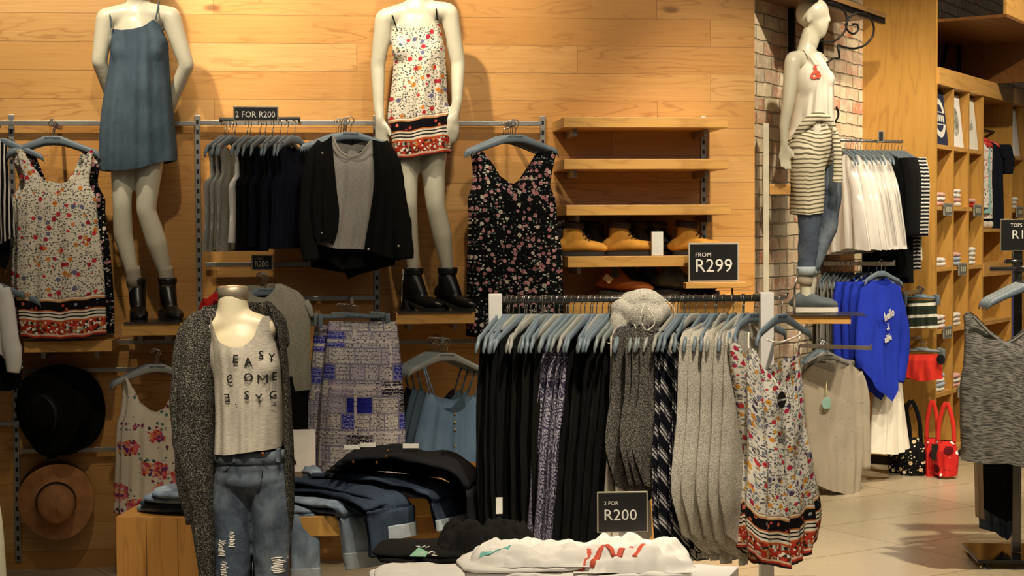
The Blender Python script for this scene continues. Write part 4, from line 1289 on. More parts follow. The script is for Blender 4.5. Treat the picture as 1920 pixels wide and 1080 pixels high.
# sign 2 FOR R200
sign(WF(480, 227, .34), .205, .068, [('2 FOR R200', .04, .42, .040, .90)], 'black sign in silver frame reading 2 FOR R200 above the sleeveless tops')
# sign R200 small
sign(WF(492, 507, .34), .098, .072, [('2 FOR', .14, .74, .016, .8), ('R200', .14, .40, .038, .80)], 'small black sign reading R200 above the grey cap-sleeve tee')
# --- black jacket over grey tee
fJ = WF(657, 222, .40)
arm(648, 231, .40, label='silver arm holding the black jacket and its hangers')
hanger(Fr(fJ.w(0, 0, .008), WR), label='front hanger under the black jacket collar', w=.175, slope=.045)
for k in range(4): hanger(Fr(fJ.w(-.02-.012*k, .04+.035*k, .008), WR + .06*k), label='hanger on the jacket arm, behind the front one', group='hangers behind the jacket', logo=False, w=.18, slope=.05)
rows = [(252, 618, 704), (270, 614, 706), (310, 612, 706), (380, 606, 702), (440, 592, 696), (470, 588, 690)]
bm = pxcloth(fJ, rows, [(618, 258), (626, 252), (638, 282), (658, 293), (678, 285), (694, 262), (704, 264)], [(588, 456), (630, 466), (690, 468)], T=.035, amp=.010, nf=3, seed=31, off=.0,
             backtop=[(618, 256), (626, 254), (640, 268), (660, 272), (690, 262), (704, 262)])
nb = BM(); P = [loc3(fJ, px, py, .045) for px, py in ((622, 254), (628, 270), (640, 287), (658, 294), (676, 288), (690, 272), (697, 262))]
sweep(nb, smooth_pts([tuple(p) for p in P], 4), .0035, 6)
garment('grey_tee', fJ, bm, fabric('dusty_grey_marl', 'aca69f', '979189', heather=.4, hscale=(70, 350)), 'light grey round-neck tee worn under the hanging black jacket', 't-shirt', extra=[('neck_rib', nb, TGREY)])
jk = empty('black_jacket', fJ); tag(jk, 'black waterfall jacket with snap buttons hanging over the grey tee', 'jacket')
rowsL = [(262, 602, 622), (280, 586, 624), (340, 580, 630), (390, 574, 636), (430, 580, 634), (458, 582, 626)]
bm = pxcloth(fJ, rowsL, [(602, 268), (622, 254)], [(582, 440), (600, 452), (626, 458)], T=.05, amp=.012, nf=2, seed=33, off=.03, edge=.5); put('front_panel', bm, BLK2, jk)
rowsR = [(262, 698, 722), (290, 700, 738), (340, 702, 744), (400, 694, 750), (460, 684, 752), (478, 684, 750)]
bm = pxcloth(fJ, rowsR, [(698, 262), (722, 268)], [(684, 468), (750, 490)], T=.05, amp=.012, nf=2, seed=34, off=.03, edge=.5); put('front_panel', bm, BLK2, jk)
bm = pxcloth(fJ, [(258, 612, 712), (300, 590, 738), (400, 584, 748), (500, 588, 740)], [(612, 262), (712, 262)], [(588, 470), (640, 505), (740, 495)], T=.02, amp=.012, nf=4, seed=35, off=-.04); put('back_panel', bm, BLK, jk)
put('sleeve', pxtube(fJ, [(604, 268, .02, 10), (586, 300, .03, 14), (578, 370, .03, 16), (578, 450, .04, 17), (584, 488, .05, 15)], seed=4, crump=.15), BLK2, jk)
put('sleeve', pxtube(fJ, [(716, 268, .02, 12), (734, 310, .03, 17), (744, 380, .04, 20), (752, 440, .06, 22), (757, 486, .07, 18)], seed=6, crump=.15), BLK2, jk)
for px, py in ((604, 287), (603, 437), (691, 467), (747, 461)):
    bm = BM(); ellipsoid(bm, loc3(fJ, px, py, .115), (.007, .005, .007), n=10, m=6); put('snap_button', bm, CHROME, jk)
fJ2 = Fr(fJ.w(0, .14, 0), WR)
bm = pxcloth(fJ2, [(262, 590, 712), (320, 580, 738), (420, 580, 745), (530, 584, 736)], [(590, 264), (712, 264)], [(584, 500), (650, 512), (652, 524), (672, 514), (736, 498)], T=.06, amp=.016, nf=5, seed=36)
garment('black_jacket', fJ2, bm, BLK, 'second black jacket hanging behind, its hem below the grey tee', 'jacket')
# --- black rosebud dresses
fK = WF(966, 226, .30)
arm(962, 232, .30, label='silver arm holding the black rosebud dresses')
hanger(Fr(fK.w(0, 0, .004), WR + .02), label='front hanger of the black rosebud dresses', w=.205, slope=.065)
for k in range(6): hanger(Fr(fK.w(-.012-.006*k, .03+.022*k, .004), WR + (.04 + .05*k) * (1 if k % 2 else .6)), label='hanger in the bunch behind the front black rosebud dress', group='hangers of the rosebud dresses', logo=False, w=.205, slope=.065)
rows = [(282, 893, 1044), (320, 898, 1036), (350, 896, 1032), (372, 888, 1041), (420, 890, 1046), (480, 887, 1054), (560, 886, 1056), (640, 884, 1056)]
tp = [(893, 288), (905, 284), (918, 300), (936, 330), (956, 344), (972, 348), (988, 336), (1004, 312), (1020, 285), (1034, 282), (1044, 288)]
for k, (dy, dx, dr_, lb) in enumerate(((0, 0, 0, 'black rosebud-print dress in front of its copies, left of the oak shelves'), (.07, -.012, -.05, 'second black rosebud-print dress just behind the front one'), (.12, -.02, .06, 'rearmost black rosebud-print dress'))):
    f2 = Fr(fK.w(dx, dy, 0), WR + dr_)
    bm = pxcloth(fK, rows, tp, [(884, 632), (1056, 640)], T=.04, amp=.015, nf=5, seed=40+k, off=.02)
    garment('strappy_dress', f2, bm, BFLOR, lb, 'dress')

# --- work boots on the fourth shelf
e4, f4, L4, h4 = sh[3]
def on_shelf(f, h, px, dy):
    x = f.xz(px, 470, 0)[0]; p = f.w(x, dy, h); return p
for k, (px, lb) in enumerate(((1088, 'wheat nubuck work boot at the hanging dress end of its shelf'), (1176, 'wheat nubuck work boot in the middle of its shelf'), (1305, 'wheat nubuck work boot behind the FROM R299 sign'))):
    shoe('work', on_shelf(f4, h4, px-6, .12), WR + R(-12 - 3*k), (NUBUCK, RUBBER, BROWN), lb, L=(.23, .285, .30)[k], name='work_boot', scale=1.0)
for k, (px, lb, m_) in enumerate(((1128, 'dark boot in the shadow between the first two wheat boots', BROWN), (1215, 'dark boot behind the white card on the boot shelf', BROWN), (1252, 'black boot standing right next to the white card', BLKLEA), (1072, 'dark boot behind the first wheat boot', BROWN))):
    shoe('work', on_shelf(f4, h4, px, .245), WR + R(-10), (m_, RUBBER, BROWN), lb, L=.27, name='work_boot')
bm = BM(); box(bm, -.028, .028, 0, .02, 0, .115, bev=.003)
x = f4.xz(1232, 470, 0)[0]
put('price_card_holder', bm, WHITEP, fr=Fr(f4.w(x+.005, .012, h4), WR), smooth=False, label='white card block standing between the wheat boots', cat='card')
# --- lower shelf: russet and olive boots
e5, f5, L5, h5 = sh[4]
b = shoe('chelsea', on_shelf(f5, h5, 1160, .12), WR + R(-14), (TANB, RUBBER, BROWN), 'russet suede ankle boot with a paper tag on the lowest shelf', L=.27, name='ankle_boot')
bm = BM(); v = [(-.052, -.055, .085), (-.02, -.058, .060), (.0, -.058, .085), (-.032, -.055, .11)]
a_ = [bm.verts.new(p) for p in v]; b_ = [bm.verts.new((p[0], p[1]-.0015, p[2])) for p in v]
bm.faces.new(a_); bm.faces.new(b_[::-1])
for i in range(4): bm.faces.new((a_[i], b_[i], b_[(i+1) % 4], a_[(i+1) % 4]))
put('paper_tag', bm, plain('kraft_paper', 'b99a6c', .8), b, smooth=False)
shoe('chelsea', on_shelf(f5, h5, 1196, .25), WR + R(-12), (BROWN, RUBBER, BROWN), 'dark brown boot behind the russet ankle boot', L=.27, name='ankle_boot')
shoe('chelsea', on_shelf(f5, h5, 1270, .12), WR + R(-14), (OLIVE, RUBBER, BLKLEA), 'dark olive chelsea boot under the FROM R299 sign', L=.29, name='ankle_boot', scale=1.08)
shoe('chelsea', on_shelf(f5, h5, 1236, .25), WR + R(-12), (BLKLEA, RUBBER, BLKLEA), 'black boot behind the olive chelsea boot', L=.27, name='ankle_boot')
# --- R299 sign on oak block
fS = WF(1340, 540, .42)
st = empty('sign_stand', fS); tag(st, 'oak block on two black rods carrying the FROM R299 sign', 'sign stand')
bm = BM(); box(bm, -.145, .145, -.03, .03, 0, .028, bev=.002); put('block', bm, OAK, st, smooth=False)
for x in (-.075, .085):
    bm = BM(); zb = f5.O.z + h5 - fS.O.z; sweep(bm, [(x, 0, 0), (x, 0, zb)], .004, 8); put('rod', bm, IRON, st)
s = sign(Fr(fS.w(-.005, 0, .029), WR), .245, .185, [('FROM', .13, .69, .028, 1.05), ('R299', .12, .40, .088, 1.0)], 'black sign in a clear frame reading FROM R299 above the boots', frame=.008, fmat=plain('clear_acrylic_edge', 'b4aa98', .2))

# --- hats
def hat(fr, mat, band, label, brim=.17, crown=.085, rot=(0, 0, 0), wave=.02, name='felt_hat'):
    e = empty(name, fr); e.rotation_euler = (rot[0], rot[1], fr.rz + rot[2]); tag(e, label, 'hat')
    bm = BM(); n = 40; rings = []
    # crown points to -y (towards the room), brim in the xz plane
    for r, y in ((.004, -.115), (.035, -.114), (.062, -.106), (crown*.88, -.092), (crown*.97, -.06), (crown, -.03), (crown*1.03, -.008), (crown*1.15, 0), (brim*.75, .004), (brim*.97, .0), (brim, .0), (brim, .005), (brim*.95, .008), (crown*1.1, .008)):
        ring = []
        for k in range(n):
            th = 2*PI*k/n; wv_ = wave*max(0, (r-crown)/(brim-crown))*sin(2*th + .8)
            dent = .012*math.exp(-((cos(th))**2)*6) if (y < -.1) else 0
            ring.append((r*cos(th), y + wv_ + dent, r*1.05*sin(th)))
        rings.append(ring)
    ring_loft(bm, rings); put('felt', bm, mat, e)
    bm = BM(); rings = []
    for r, y in ((crown*1.01, -.036), (crown*1.035, -.034), (crown*1.055, -.006), (crown*1.02, -.004)):
        rings.append([(r*cos(2*PI*k/n), y, r*1.05*sin(2*PI*k/n)) for k in range(n)])
    ring_loft(bm, rings, cap=False); put('hat_band', bm, band, e)
    return e
fh = WF(105, 940, .13)
hat(fh, FELTT, RIBB, 'camel felt hat with a black band on the dark wall below the black hats', brim=.175, crown=.088, wave=.03, rot=(.12, .0, .15))
hat(WF(104, 936, .035), FELTD, RIBB, 'brown felt hat mostly hidden behind the camel one', brim=.178, crown=.088, wave=.02, rot=(.0, .0, -.05))
for k, (px, py, of, ro, br) in enumerate(((112, 768, .06, (0, 0, 0), .205), (128, 768, .12, (.05, 0, .5), .19), (86, 776, .19, (.1, .1, -.55), .185))):
    hat(WF(px, py, of), FELTB, RIBB, ['black felt hat nearest the wall in the black hat bunch', 'black felt hat in the middle of the black bunch', 'outermost black felt hat of the bunch, above the camel hat'][k], brim=br, crown=.085, wave=.03, rot=ro)
bm = BM(); f = WF(113, 692, .0)
sweep(bm, [(0, -.05, 0), (0, -.16, 0), (0, -.18, .018)], .005, 8); put('peg_hook', bm, IRON, fr=f, label='black peg hook on the rail above the black hats', cat='hook')
for k in range(2):
    bm = BM(); o_ = .06 + .05*k
    bm2 = bm; f = WF(140-45*k, 830, .10+.03*k)
    bm = pxcloth(f, [(800, 75 + 35*k, 110+35*k), (858, 88+30*k, 108+38*k)], [(75+35*k, 800), (110+35*k, 800)], [(88+30*k, 862 - 8*k), (108+38*k, 858 - 10*k)], T=.02, amp=.004, nf=2, seed=3, nu=14, nv=10)
    garment('scarf_end', f, bm, BLK, ['black cloth strap dangling below the black hats', 'wider black cloth end dangling below the black hats'][k], 'strap')

# --- rose print tank
fR_ = WF(294, 655, .38)
arm(294, 690, .36, label='silver arm behind the rose-print tank')
hanger(fR_, mat=HANGW, label='grey hanger of the white rose-print tank', w=.20, slope=.07)
for k in range(2): hanger(Fr(fR_.w(-.01-.008*k, .035+.03*k, 0), WR + .08*(k+1)), mat=HANG, label='blue-grey hanger behind the rose-print tank hanger', group='hangers behind the rose print', logo=False, w=.205, slope=.075)
rows = [(708, 233, 358), (730, 238, 352), (770, 236, 346), (800, 228, 340), (850, 226, 346), (900, 224, 350), (968, 222, 352)]
tp = [(233, 710), (237, 706), (246, 722), (262, 756), (280, 770), (300, 778), (318, 768), (335, 735), (350, 708), (358, 712)]
bm = pxcloth(fR_, rows, tp, [(222, 962), (352, 972)], T=.04, amp=.012, nf=4, seed=51, off=.02)
garment('rose_print_tank', fR_, bm, ROSES, 'white tank with pink painted roses hanging behind the oak plinth', 'tank top')
bm = pxcloth(fR_, rows, tp, [(222, 964), (352, 966)], T=.04, amp=.012, nf=4, seed=52, off=.02)
garment('rose_print_tank', Fr(fR_.w(-.03, .06, .0), WR + .06), bm, ROSES, 'second rose-print tank, its edge showing behind the front one', 'tank top')

# --- grey cap-sleeve tee beside the bust
fT = WF(497, 512, .36)
hanger(fT, label='front hanger of the stone grey cap-sleeve tee', w=.18, slope=.05)
for k in range(3): hanger(Fr(fT.w(-.01-.008*k, .03+.025*k, 0), WR + .04*k), label='hanger behind the stone grey tee hanger', group='hangers of the stone grey tees', logo=False, w=.18, slope=.05)
rows = [(530, 432, 530), (548, 416, 560), (575, 414, 578), (600, 420, 582), (625, 424, 582), (650, 424, 582), (730, 424, 584)]
tp = [(432, 540), (446, 536), (464, 540), (480, 556), (498, 558), (510, 548), (516, 532), (530, 532), (560, 545), (578, 560)]
bm = pxcloth(fT, rows, tp, [(424, 738), (500, 744), (530, 752), (548, 732), (584, 730)], T=.05, amp=.012, nf=3, seed=61, off=.02,
             backtop=[(432, 540), (470, 534), (495, 538), (516, 532), (578, 560)])
b2 = pxtube(fT, [(572, 566, .02, 8), (580, 578, .03, 6), (585, 594, .03, 4)], crump=.2)
garment('cap_sleeve_tee', fT, bm, TGREY, 'stone grey cap-sleeve tee hanging just behind the bust mannequin', 't-shirt', extra=[('rolled_cuff', b2, LGREY)])
bm = pxcloth(fT, rows, tp, [(424, 752), (584, 756)], T=.04, amp=.012, nf=3, seed=62, off=.02)
garment('cap_sleeve_tee', Fr(fT.w(-.04, .08, .0), WR), bm, TGREY, 'second stone grey tee behind the front one, its hem hanging lower', 't-shirt')
# red and white patterned garment peeking behind the neck of the bust
fX = WF(400, 560, .30)
bm = pxcloth(fX, [(545, 388, 420), (580, 372, 424), (640, 370, 424)], [(388, 560), (402, 548), (420, 545)], [(370, 640), (424, 640)], T=.04, amp=.008, nf=3, seed=64)
garment('red_print_shirt', fX, bm, RFLOR, 'red and white print garment peeking out behind the bust neck', 'top')
# --- black garments in the dark gap
for k, (px, lb) in enumerate(((556, 'black garment hanging low behind the bust, beside the patchwork trousers'), (580, 'black garment in the dark gap beside the patchwork trousers'))):
    f = WF(px, 700, .26 + .03*k, R(58))
    bm = cloth_bm([(0, -.2, .2), (-.3, -.2, .2), (-.62, -.2, .2)], 0.0, -.62, T=.03, amp=.012, nf=4, seed=70+k, nu=20, nv=18)
    garment('black_garment', f, bm, BLK, lb, 'garment')
# --- patchwork trousers on clip hangers
fP = WF(664, 572, .42)
arm(660, 566, .42, label='silver arm holding the patchwork trousers')
hanger(fP, clip=True, mat=HANG, w=.165, label='front clip hanger of the patchwork-print trousers', drop=.045)
for k in range(4): hanger(Fr(fP.w(-.02-.015*k, .035+.03*k, .003), WR + .03*k), clip=True, mat=HANGL, w=.165, logo=False, label='clip hanger behind the patchwork trousers', group='clip hangers of the patchwork trousers', drop=.045)
rows = [(600, 616, 742), (618, 614, 746), (680, 608, 752), (760, 600, 758), (850, 596, 762), (895, 596, 764)]
tp = [(616, 602), (630, 610), (664, 618), (700, 614), (725, 606), (742, 602)]
bm = pxcloth(fP, rows, tp, [(596, 895), (764, 895)], T=.055, amp=.016, nf=3, seed=75, off=.01, backtop=[(616, 602), (664, 604), (742, 602)])
garment('patchwork_trousers', fP, bm, PATCH, 'lilac and blue bandana patchwork trousers on a clip hanger', 'trousers')
bm = pxcloth(fP, rows, tp, [(596, 905), (764, 905)], T=.055, amp=.016, nf=3, seed=76, off=.01)
garment('patchwork_trousers', Fr(fP.w(-.06, .09, .0), WR + .03), bm, PATCH, 'second patchwork trousers showing along the side of the front pair', 'trousers')
# --- chambray camisoles
fM = WF(838, 634, .42)
arm(830, 640, .42, label='silver arm holding the chambray camisoles')
hanger(fM, mat=HANGW, label='front grey hanger of the chambray camisoles', w=.185, slope=.075)
for k in range(7): hanger(Fr(fM.w(-.012-.009*k, .02+.018*k, 0), WR + .035*k), mat=HANGL, label='hanger in the bunch behind the front camisole', group='hangers of the camisoles', logo=False, w=.185, slope=.075)
rows = [(715, 805, 896), (735, 800, 894), (770, 790, 896), (820, 778, 900), (865, 770, 904)]
tp = [(805, 734), (812, 740), (824, 762), (845, 772), (862, 770), (880, 750), (888, 740), (896, 738)]
bm = pxcloth(fM, rows, tp, [(770, 852), (904, 866)], T=.05, amp=.012, nf=4, seed=81, off=.02, backtop=[(805, 736), (824, 746), (850, 752), (880, 744), (896, 738)])
sts = []
for a, b in (((806, 738), (794, 688)), ((814, 742), (797, 688)), ((890, 742), (909, 690)), ((896, 742), (912, 692))):
    st_ = BM(); sweep(st_, [loc3(fM, a[0], a[1], .04), loc3(fM, (a[0]+b[0])/2, (a[1]+b[1])/2, .03), loc3(fM, b[0], b[1], .01)], .0032, 6); sts.append(('strap', st_, CHAM2))
bts = []
for py in (776, 792, 806, 836):
    bt = BM(); ellipsoid(bt, loc3(fM, 853, py, .078), (.0065, .004, .0065), n=10, m=6); bts.append(('button', bt, plain('brass_button', 'b09a6c', .4, .5)))
garment('camisole', fM, bm, CHAM2, 'light blue chambray button-front camisole above the black jeans', 'camisole', extra=sts + bts)
for k in range(3):
    bm = pxcloth(fM, rows, tp, [(770, 852), (904, 860)], T=.03, amp=.012, nf=4, seed=82+k, off=.02)
    sts = []
    for a, b in (((806, 738), (794, 688)), ((894, 742), (910, 690))):
        st_ = BM(); sweep(st_, [loc3(fM, a[0], a[1], .03), loc3(fM, b[0], b[1], .01)], .004, 6); sts.append(('strap', st_, CHAM))
    garment('camisole', Fr(fM.w(-.035-.03*k, .05+.03*k, .012), WR + .05*k), bm, [CHAM, CHAM, DENB][k], ['second camisole, darker blue, showing behind the front one', 'third camisole, its straps bunched behind the others', 'black camisole at the back of the camisole bunch'][k], 'camisole', extra=sts)
# ------------------------------------------------------------------ the white rack in front
RY = 6.0
pl = PY(928, 563, RY); pr = PY(1436, 560, RY)
RZ = (pl.z + pr.z) / 2 + .002
rk = empty('clothes_rack', (pl.x, RY, 0)); tag(rk, 'white clothes rack with a grey steel rail, crowded with hanging clothes', 'clothes rack')
RL = pr.x - pl.x
for x, lb in ((0, None), (RL, None)):
    bm = BM(); box(bm, x-.024, x+.026, -.03, .03, .0, RZ+.022, bev=.003); put('post', bm, WHITEL, rk, smooth=False)
bm = BM(); sweep(bm, [(.02, 0, RZ), (RL-.02, 0, RZ)], .0125, 12); put('rail', bm, STEEL, rk)
bm = BM(); box(bm, -.03, RL+.03, -.25, .25, .0005, .03, bev=.004); put('base', bm, WHITEL, rk, smooth=False)
bm = BM(); sweep(bm, [(RL+.02, 0, RZ), (RL+.075, -.0, RZ), (RL+.08, 0, RZ+.02)], .008, 8); put('end_peg', bm, CHROME, rk)
RROT = R(58)
def rx(px): return PY(px, 563, RY).x
def rows_long(L, w0=.15, w1=.22, w2=.24):
    return [(-.125, -w0, w0), (-.16, -w0*1.03, w0*1.03), (-.30, -w1*.85, w1*.85), (-.5, -w1, w1), (-L, -w2, w2)]
HM = [HANG, HANGL, HANG, HANGW]
def rack_garment(kind, seed):
    if kind == 'trousers':
        return cloth_bm([(-.12, -.15, .15), (-.3, -.17, .16), (-.6, -.19, .17), (-.98, -.16, .15)], [(0, -.125), (1, -.125)], [(0, -.97), (1, -.98)], T=.010, amp=.010, nf=3, seed=seed, nu=22, nv=22, edge=1.0)
    if kind == 'skirt':
        return cloth_bm([(-.14, -.10, .12), (-.3, -.13, .13), (-.6, -.19, .17), (-1.0, -.24, .2)], -.14, [(0, -.96), (.5, -1.0), (1, -.97)], T=.012, amp=.012, nf=4, seed=seed, nu=24, nv=24, edge=1.0)
    if kind == 'white':
        return cloth_bm([(-.16, -.12, .12), (-.4, -.13, .13), (-.8, -.18, .16), (-1.02, -.20, .18)], -.15, [(0, -1.0), (.3, -1.04), (1, -.95)], T=.013, amp=.010, nf=3, seed=seed, nu=20, nv=20, edge=1.0)
    if kind == 'knit':
        return cloth_bm([(-.085, -.06, .06), (-.12, -.17, .17), (-.16, -.205, .205), (-.35, -.215, .21), (-.55, -.26, .22), (-.76, -.14, .16)], [(0, -.12), (.2, -.10), (.5, -.085), (.8, -.10), (1, -.12)], [(0, -.70), (.5, -.79), (1, -.72)], T=.026, amp=.012, nf=3, seed=seed, nu=26, nv=24, edge=.9)
    if kind == 'dash':
        return cloth_bm([(-.13, -.16, .16), (-.4, -.17, .17), (-.7, -.19, .2), (-1.03, -.15, .22)], -.13, [(0, -.93), (.5, -1.0), (1, -1.03)], T=.012, amp=.010, nf=3, seed=seed, nu=20, nv=22, edge=1.0)
    if kind == 'cocoon':
        return cloth_bm([(-.09, -.07, .07), (-.13, -.17, .17), (-.19, -.205, .205), (-.45, -.22, .21), (-.68, -.27, .24), (-.85, -.20, .2), (-1.0, -.11, .14)], [(0, -.13), (.2, -.105), (.5, -.09), (.8, -.105), (1, -.13)], [(0, -.88), (.35, -1.0), (.7, -1.01), (1, -.92)], T=.036, amp=.016, nf=3, seed=seed, nu=30, nv=28, edge=.9)
groups = [
 ('black trousers', 'black_trousers', 'trousers', [BLK, BLK2], 'trousers', 940, 1038, 10, 'black trousers hung edge-on at the post end of the rack', 'hanger of the black trousers nearest the far post of the rack'),
 ('paisley skirts', 'paisley_skirt', 'skirt', [PAIS], 'skirt', 1048, 1088, 4, 'grey paisley-print skirt hung edge-on between the black clothes', 'hanger above the grey paisley skirts'),
 ('black dresses', 'black_dress', 'skirt', [BLK, BLK2], 'dress', 1096, 1162, 7, 'black garment hung edge-on between the paisley and the white ones', 'hanger of the black garments beside the paisley skirts'),
 ('white dresses', 'white_dress', 'white', [WHT2], 'dress', 1172, 1186, 2, 'cream white long garment between the black and the charcoal ones', 'hanger of the cream white garments'),
 ('charcoal cardigans', 'charcoal_cardigan', 'knit', [KDARK], 'cardigan', 1196, 1258, 5, 'charcoal marl knit cardigan hung edge-on on the rack', 'hanger of the charcoal knit cardigans'),
 ('dashed print dresses', 'dashed_print_dress', 'dash', [PLAID], 'dress', 1270, 1304, 4, 'black dress with white dashed stripes hung on the rack', 'hanger of the black and white dashed dresses'),
 ('light grey cocoon cardigans', 'grey_cocoon_cardigan', 'cocoon', [KGREY], 'cardigan', 1322, 1392, 5, 'light grey melange cocoon cardigan hung on the rack', 'hanger of the light grey cocoon cardigans'),
]
hp = None
rnd = random.Random(5)
for gi, (gname, oname, kind, mats, cat, p0, p1, n, lb, hlb) in enumerate(groups):
    protos = [None] * len(mats)
    for k in range(n):
        px = p0 + (p1 - p0) * k / max(n-1, 1)
        rz = RROT + R(rnd.uniform(-7, 7))
        loc = Vector((rx(px), RY, RZ + .0155))
        if hp is None: hp = [hanger(loc, rz, mat=m_, logo=False, w=.205, slope=.092) for m_ in (HANG, HANGL, HANGW)]; h = hp[0]; used = {0}
        else:
            hk = rnd.choice((0, 0, 1, 2)); h = hp[hk]
            if hk in used: h = clone_hanger(h, loc, rz, None, None)
            else: used.add(hk); h.location = loc; h.rotation_euler = (0, 0, rz)
        tag(h, hlb, 'hanger', 'hangers of the ' + gname)
        if k % 3 == 1:   # a spare hanger between
            clone_hanger(hp[0], loc + Vector((.007, 0, 0)), rz + R(rnd.uniform(-6, 6)), hlb, 'hangers of the ' + gname)
        mi = k % len(mats)
        vv = k % 2
        if protos[mi] is None:
            o = put(oname, rack_garment(kind, 100 + gi*10 + k), mats[mi], fr=Fr(loc, rz)); protos[mi] = o
        else:
            o = protos[mi].copy(); COL.objects.link(o); o.location = loc; o.rotation_euler = (0, 0, rz)
            o.scale = (1 + rnd.uniform(-.04, .04), 1, 1 + rnd.uniform(-.02, .02))
        tag(o, lb, cat, gname)
# loose white tag on the black trousers
bm = BM(); box(bm, -.012, .012, -.001, .001, -.03, .03)
f = YF(936, 948, 5.80, .2); put('care_label', bm, WHITEP, fr=f, smooth=False, label='small white label dangling from the black trousers on the rack', cat='label')
# --- floral playsuits hanging off the end peg, facing out
fF = Fr((pr.x + .052, RY - .035, RZ + .013), R(52))
hanger(fF, label='blue-grey hanger of the front floral playsuit, hooked outside the white post', w=.212, slope=.07)
hanger(Fr((pr.x - .045, RY, RZ + .0155), R(50)), label='hanger of the playsuit tucked behind the white post', w=.21, slope=.07)
hanger(Fr((pr.x - .085, RY, RZ + .0155), R(52)), mat=HANGW, label='grey hanger next to the last cocoon cardigan, beside the post', w=.21, slope=.07)
def playsuit(fr, rows, tp, hem, seed, lb, straps, btp):
    bm = pxcloth(fr, rows, tp, hem, T=.055, amp=.018, nf=5, seed=seed, off=.015, backtop=btp, crump=.012, nv=44)
    ex_ = []
    for pts in straps:
        st_ = BM(); sweep(st_, smooth_pts([tuple(loc3(fr, *p)) for p in pts], 4), .0035, 6); ex_.append(('strap', st_, WHT2))
    o = garment('floral_playsuit', fr, bm, DITSY2, lb, 'playsuit', extra=ex_)
    return o
rows = [(650, 1402, 1500), (690, 1400, 1500), (740, 1402, 1502), (800, 1404, 1508), (838, 1404, 1512), (880, 1402, 1520), (930, 1400, 1530), (985, 1402, 1536), (1060, 1412, 1520)]
tp = [(1402, 658), (1408, 652), (1422, 690), (1440, 712), (1452, 722), (1466, 708), (1484, 680), (1497, 645), (1500, 655)]
ps = playsuit(fF, rows, tp, [(1404, 1036), (1420, 1058), (1455, 1062), (1500, 1032), (1536, 1002)], 91, 'ditsy floral playsuit with a round black tag at the end of the rack',
         [((1404, 655, .03), (1403, 636, .02), (1404, 624, .01)), ((1497, 648, .03), (1499, 634, .02), (1500, 622, .01)), ((1500, 628, .03), (1462, 642, .05), (1436, 636, .02))], [(1402, 668), (1440, 700), (1500, 662)])
e_ = bpy.data.objects.new('swing_tag', None)
bm = BM(); c = loc3(fF, 1466, 750, .095)
ring = [(.030*cos(2*PI*k/28), .030*1.05*sin(2*PI*k/28)) for k in range(28)]
a_ = [bm.verts.new((c.x + x, c.y, c.z + z)) for x, z in ring]; b_ = [bm.verts.new((c.x + x, c.y + .002, c.z + z)) for x, z in ring]
bm.faces.new(a_); bm.faces.new(b_[::-1])
for i in range(28): bm.faces.new((a_[i], b_[i], b_[(i+1) % 28], a_[(i+1) % 28]))
tg = put('swing_tag', bm, SIGNB, ps, smooth=False)
bm = text_bm('COTTON:ON', .010, .0006, .95, loc=(c.x, c.y - .0012, c.z)); put('tag_print', bm, LETTER, tg, smooth=False)
bm = BM(); sweep(bm, [(c.x, c.y, c.z + .028), (c.x+.006, c.y+.02, c.z + .05), (c.x+.012, c.y+.04, c.z+.075)], .0012, 5); put('tag_string', bm, WHT2, tg)
rows = [(640, 1368, 1412), (690, 1374, 1420), (740, 1382, 1424), (800, 1390, 1426), (850, 1396, 1428), (900, 1392, 1436), (960, 1392, 1440), (1040, 1394, 1440)]
f2 = Fr((pr.x - .04, RY - .02, RZ + .013), R(52))
bm = pxcloth(f2, rows, [(1368, 645), (1374, 640), (1386, 668), (1398, 678), (1412, 655)], [(1392, 1030), (1415, 1040), (1440, 1030)], T=.05, amp=.02, nf=4, seed=93, off=.02)
garment('floral_playsuit', f2, bm, DITSY2, 'second ditsy floral playsuit, squeezed between the post and the grey cardigans', 'playsuit')
# --- grey knit bundle thrown over the rail
kb = empty('knit_bundle', (rx(1195), RY - .02, RZ - .04)); tag(kb, 'bundled light grey knit top lying over the rack rail, white straps dangling', 'knit top')
bm = BM(); rr = random.Random(3)
for x, y, z, a, b_, c_ in ((0, 0, .035, .085, .07, .045), (.045, -.01, .03, .055, .06, .04), (-.05, -.02, -.005, .05, .055, .05), (-.075, -.04, -.055, .035, .04, .06), (.02, -.05, -.02, .08, .035, .06), (.07, -.02, -.01, .045, .05, .055), (-.085, -.05, -.10, .022, .03, .045)):
    ellipsoid(bm, (x, y, z), (a, b_, c_), Matrix.Rotation(rr.uniform(-.5, .5), 3, 'Y'), 24, 16)
kn = put('knit', bm, KGREY, kb); add_mod_remesh(kn, .006, 3)
tx = bpy.data.textures.new('fold_noise', 'CLOUDS'); tx.noise_scale = .075; tx.noise_depth = 0
d = kn.modifiers.new('folds', 'DISPLACE'); d.texture = tx; d.strength = .03; d.mid_level = .5
for pts in (((.02, -.10, .03), (.0, -.12, -.02), (.02, -.12, -.07), (.055, -.11, -.04), (.03, -.11, .01)), ((-.02, -.09, -.05), (.0, -.11, -.09), (.045, -.10, -.085)), ((-.12, -.07, -.06), (-.135, -.08, -.10), (-.11, -.08, -.12), (-.10, -.07, -.09)), ((.1, -.02, .04), (.135, -.02, .0), (.13, -.02, -.06))):
    bm = BM(); sweep(bm, smooth_pts(pts, 5), .0022, 5); put('strap', bm, WHT2, kb)

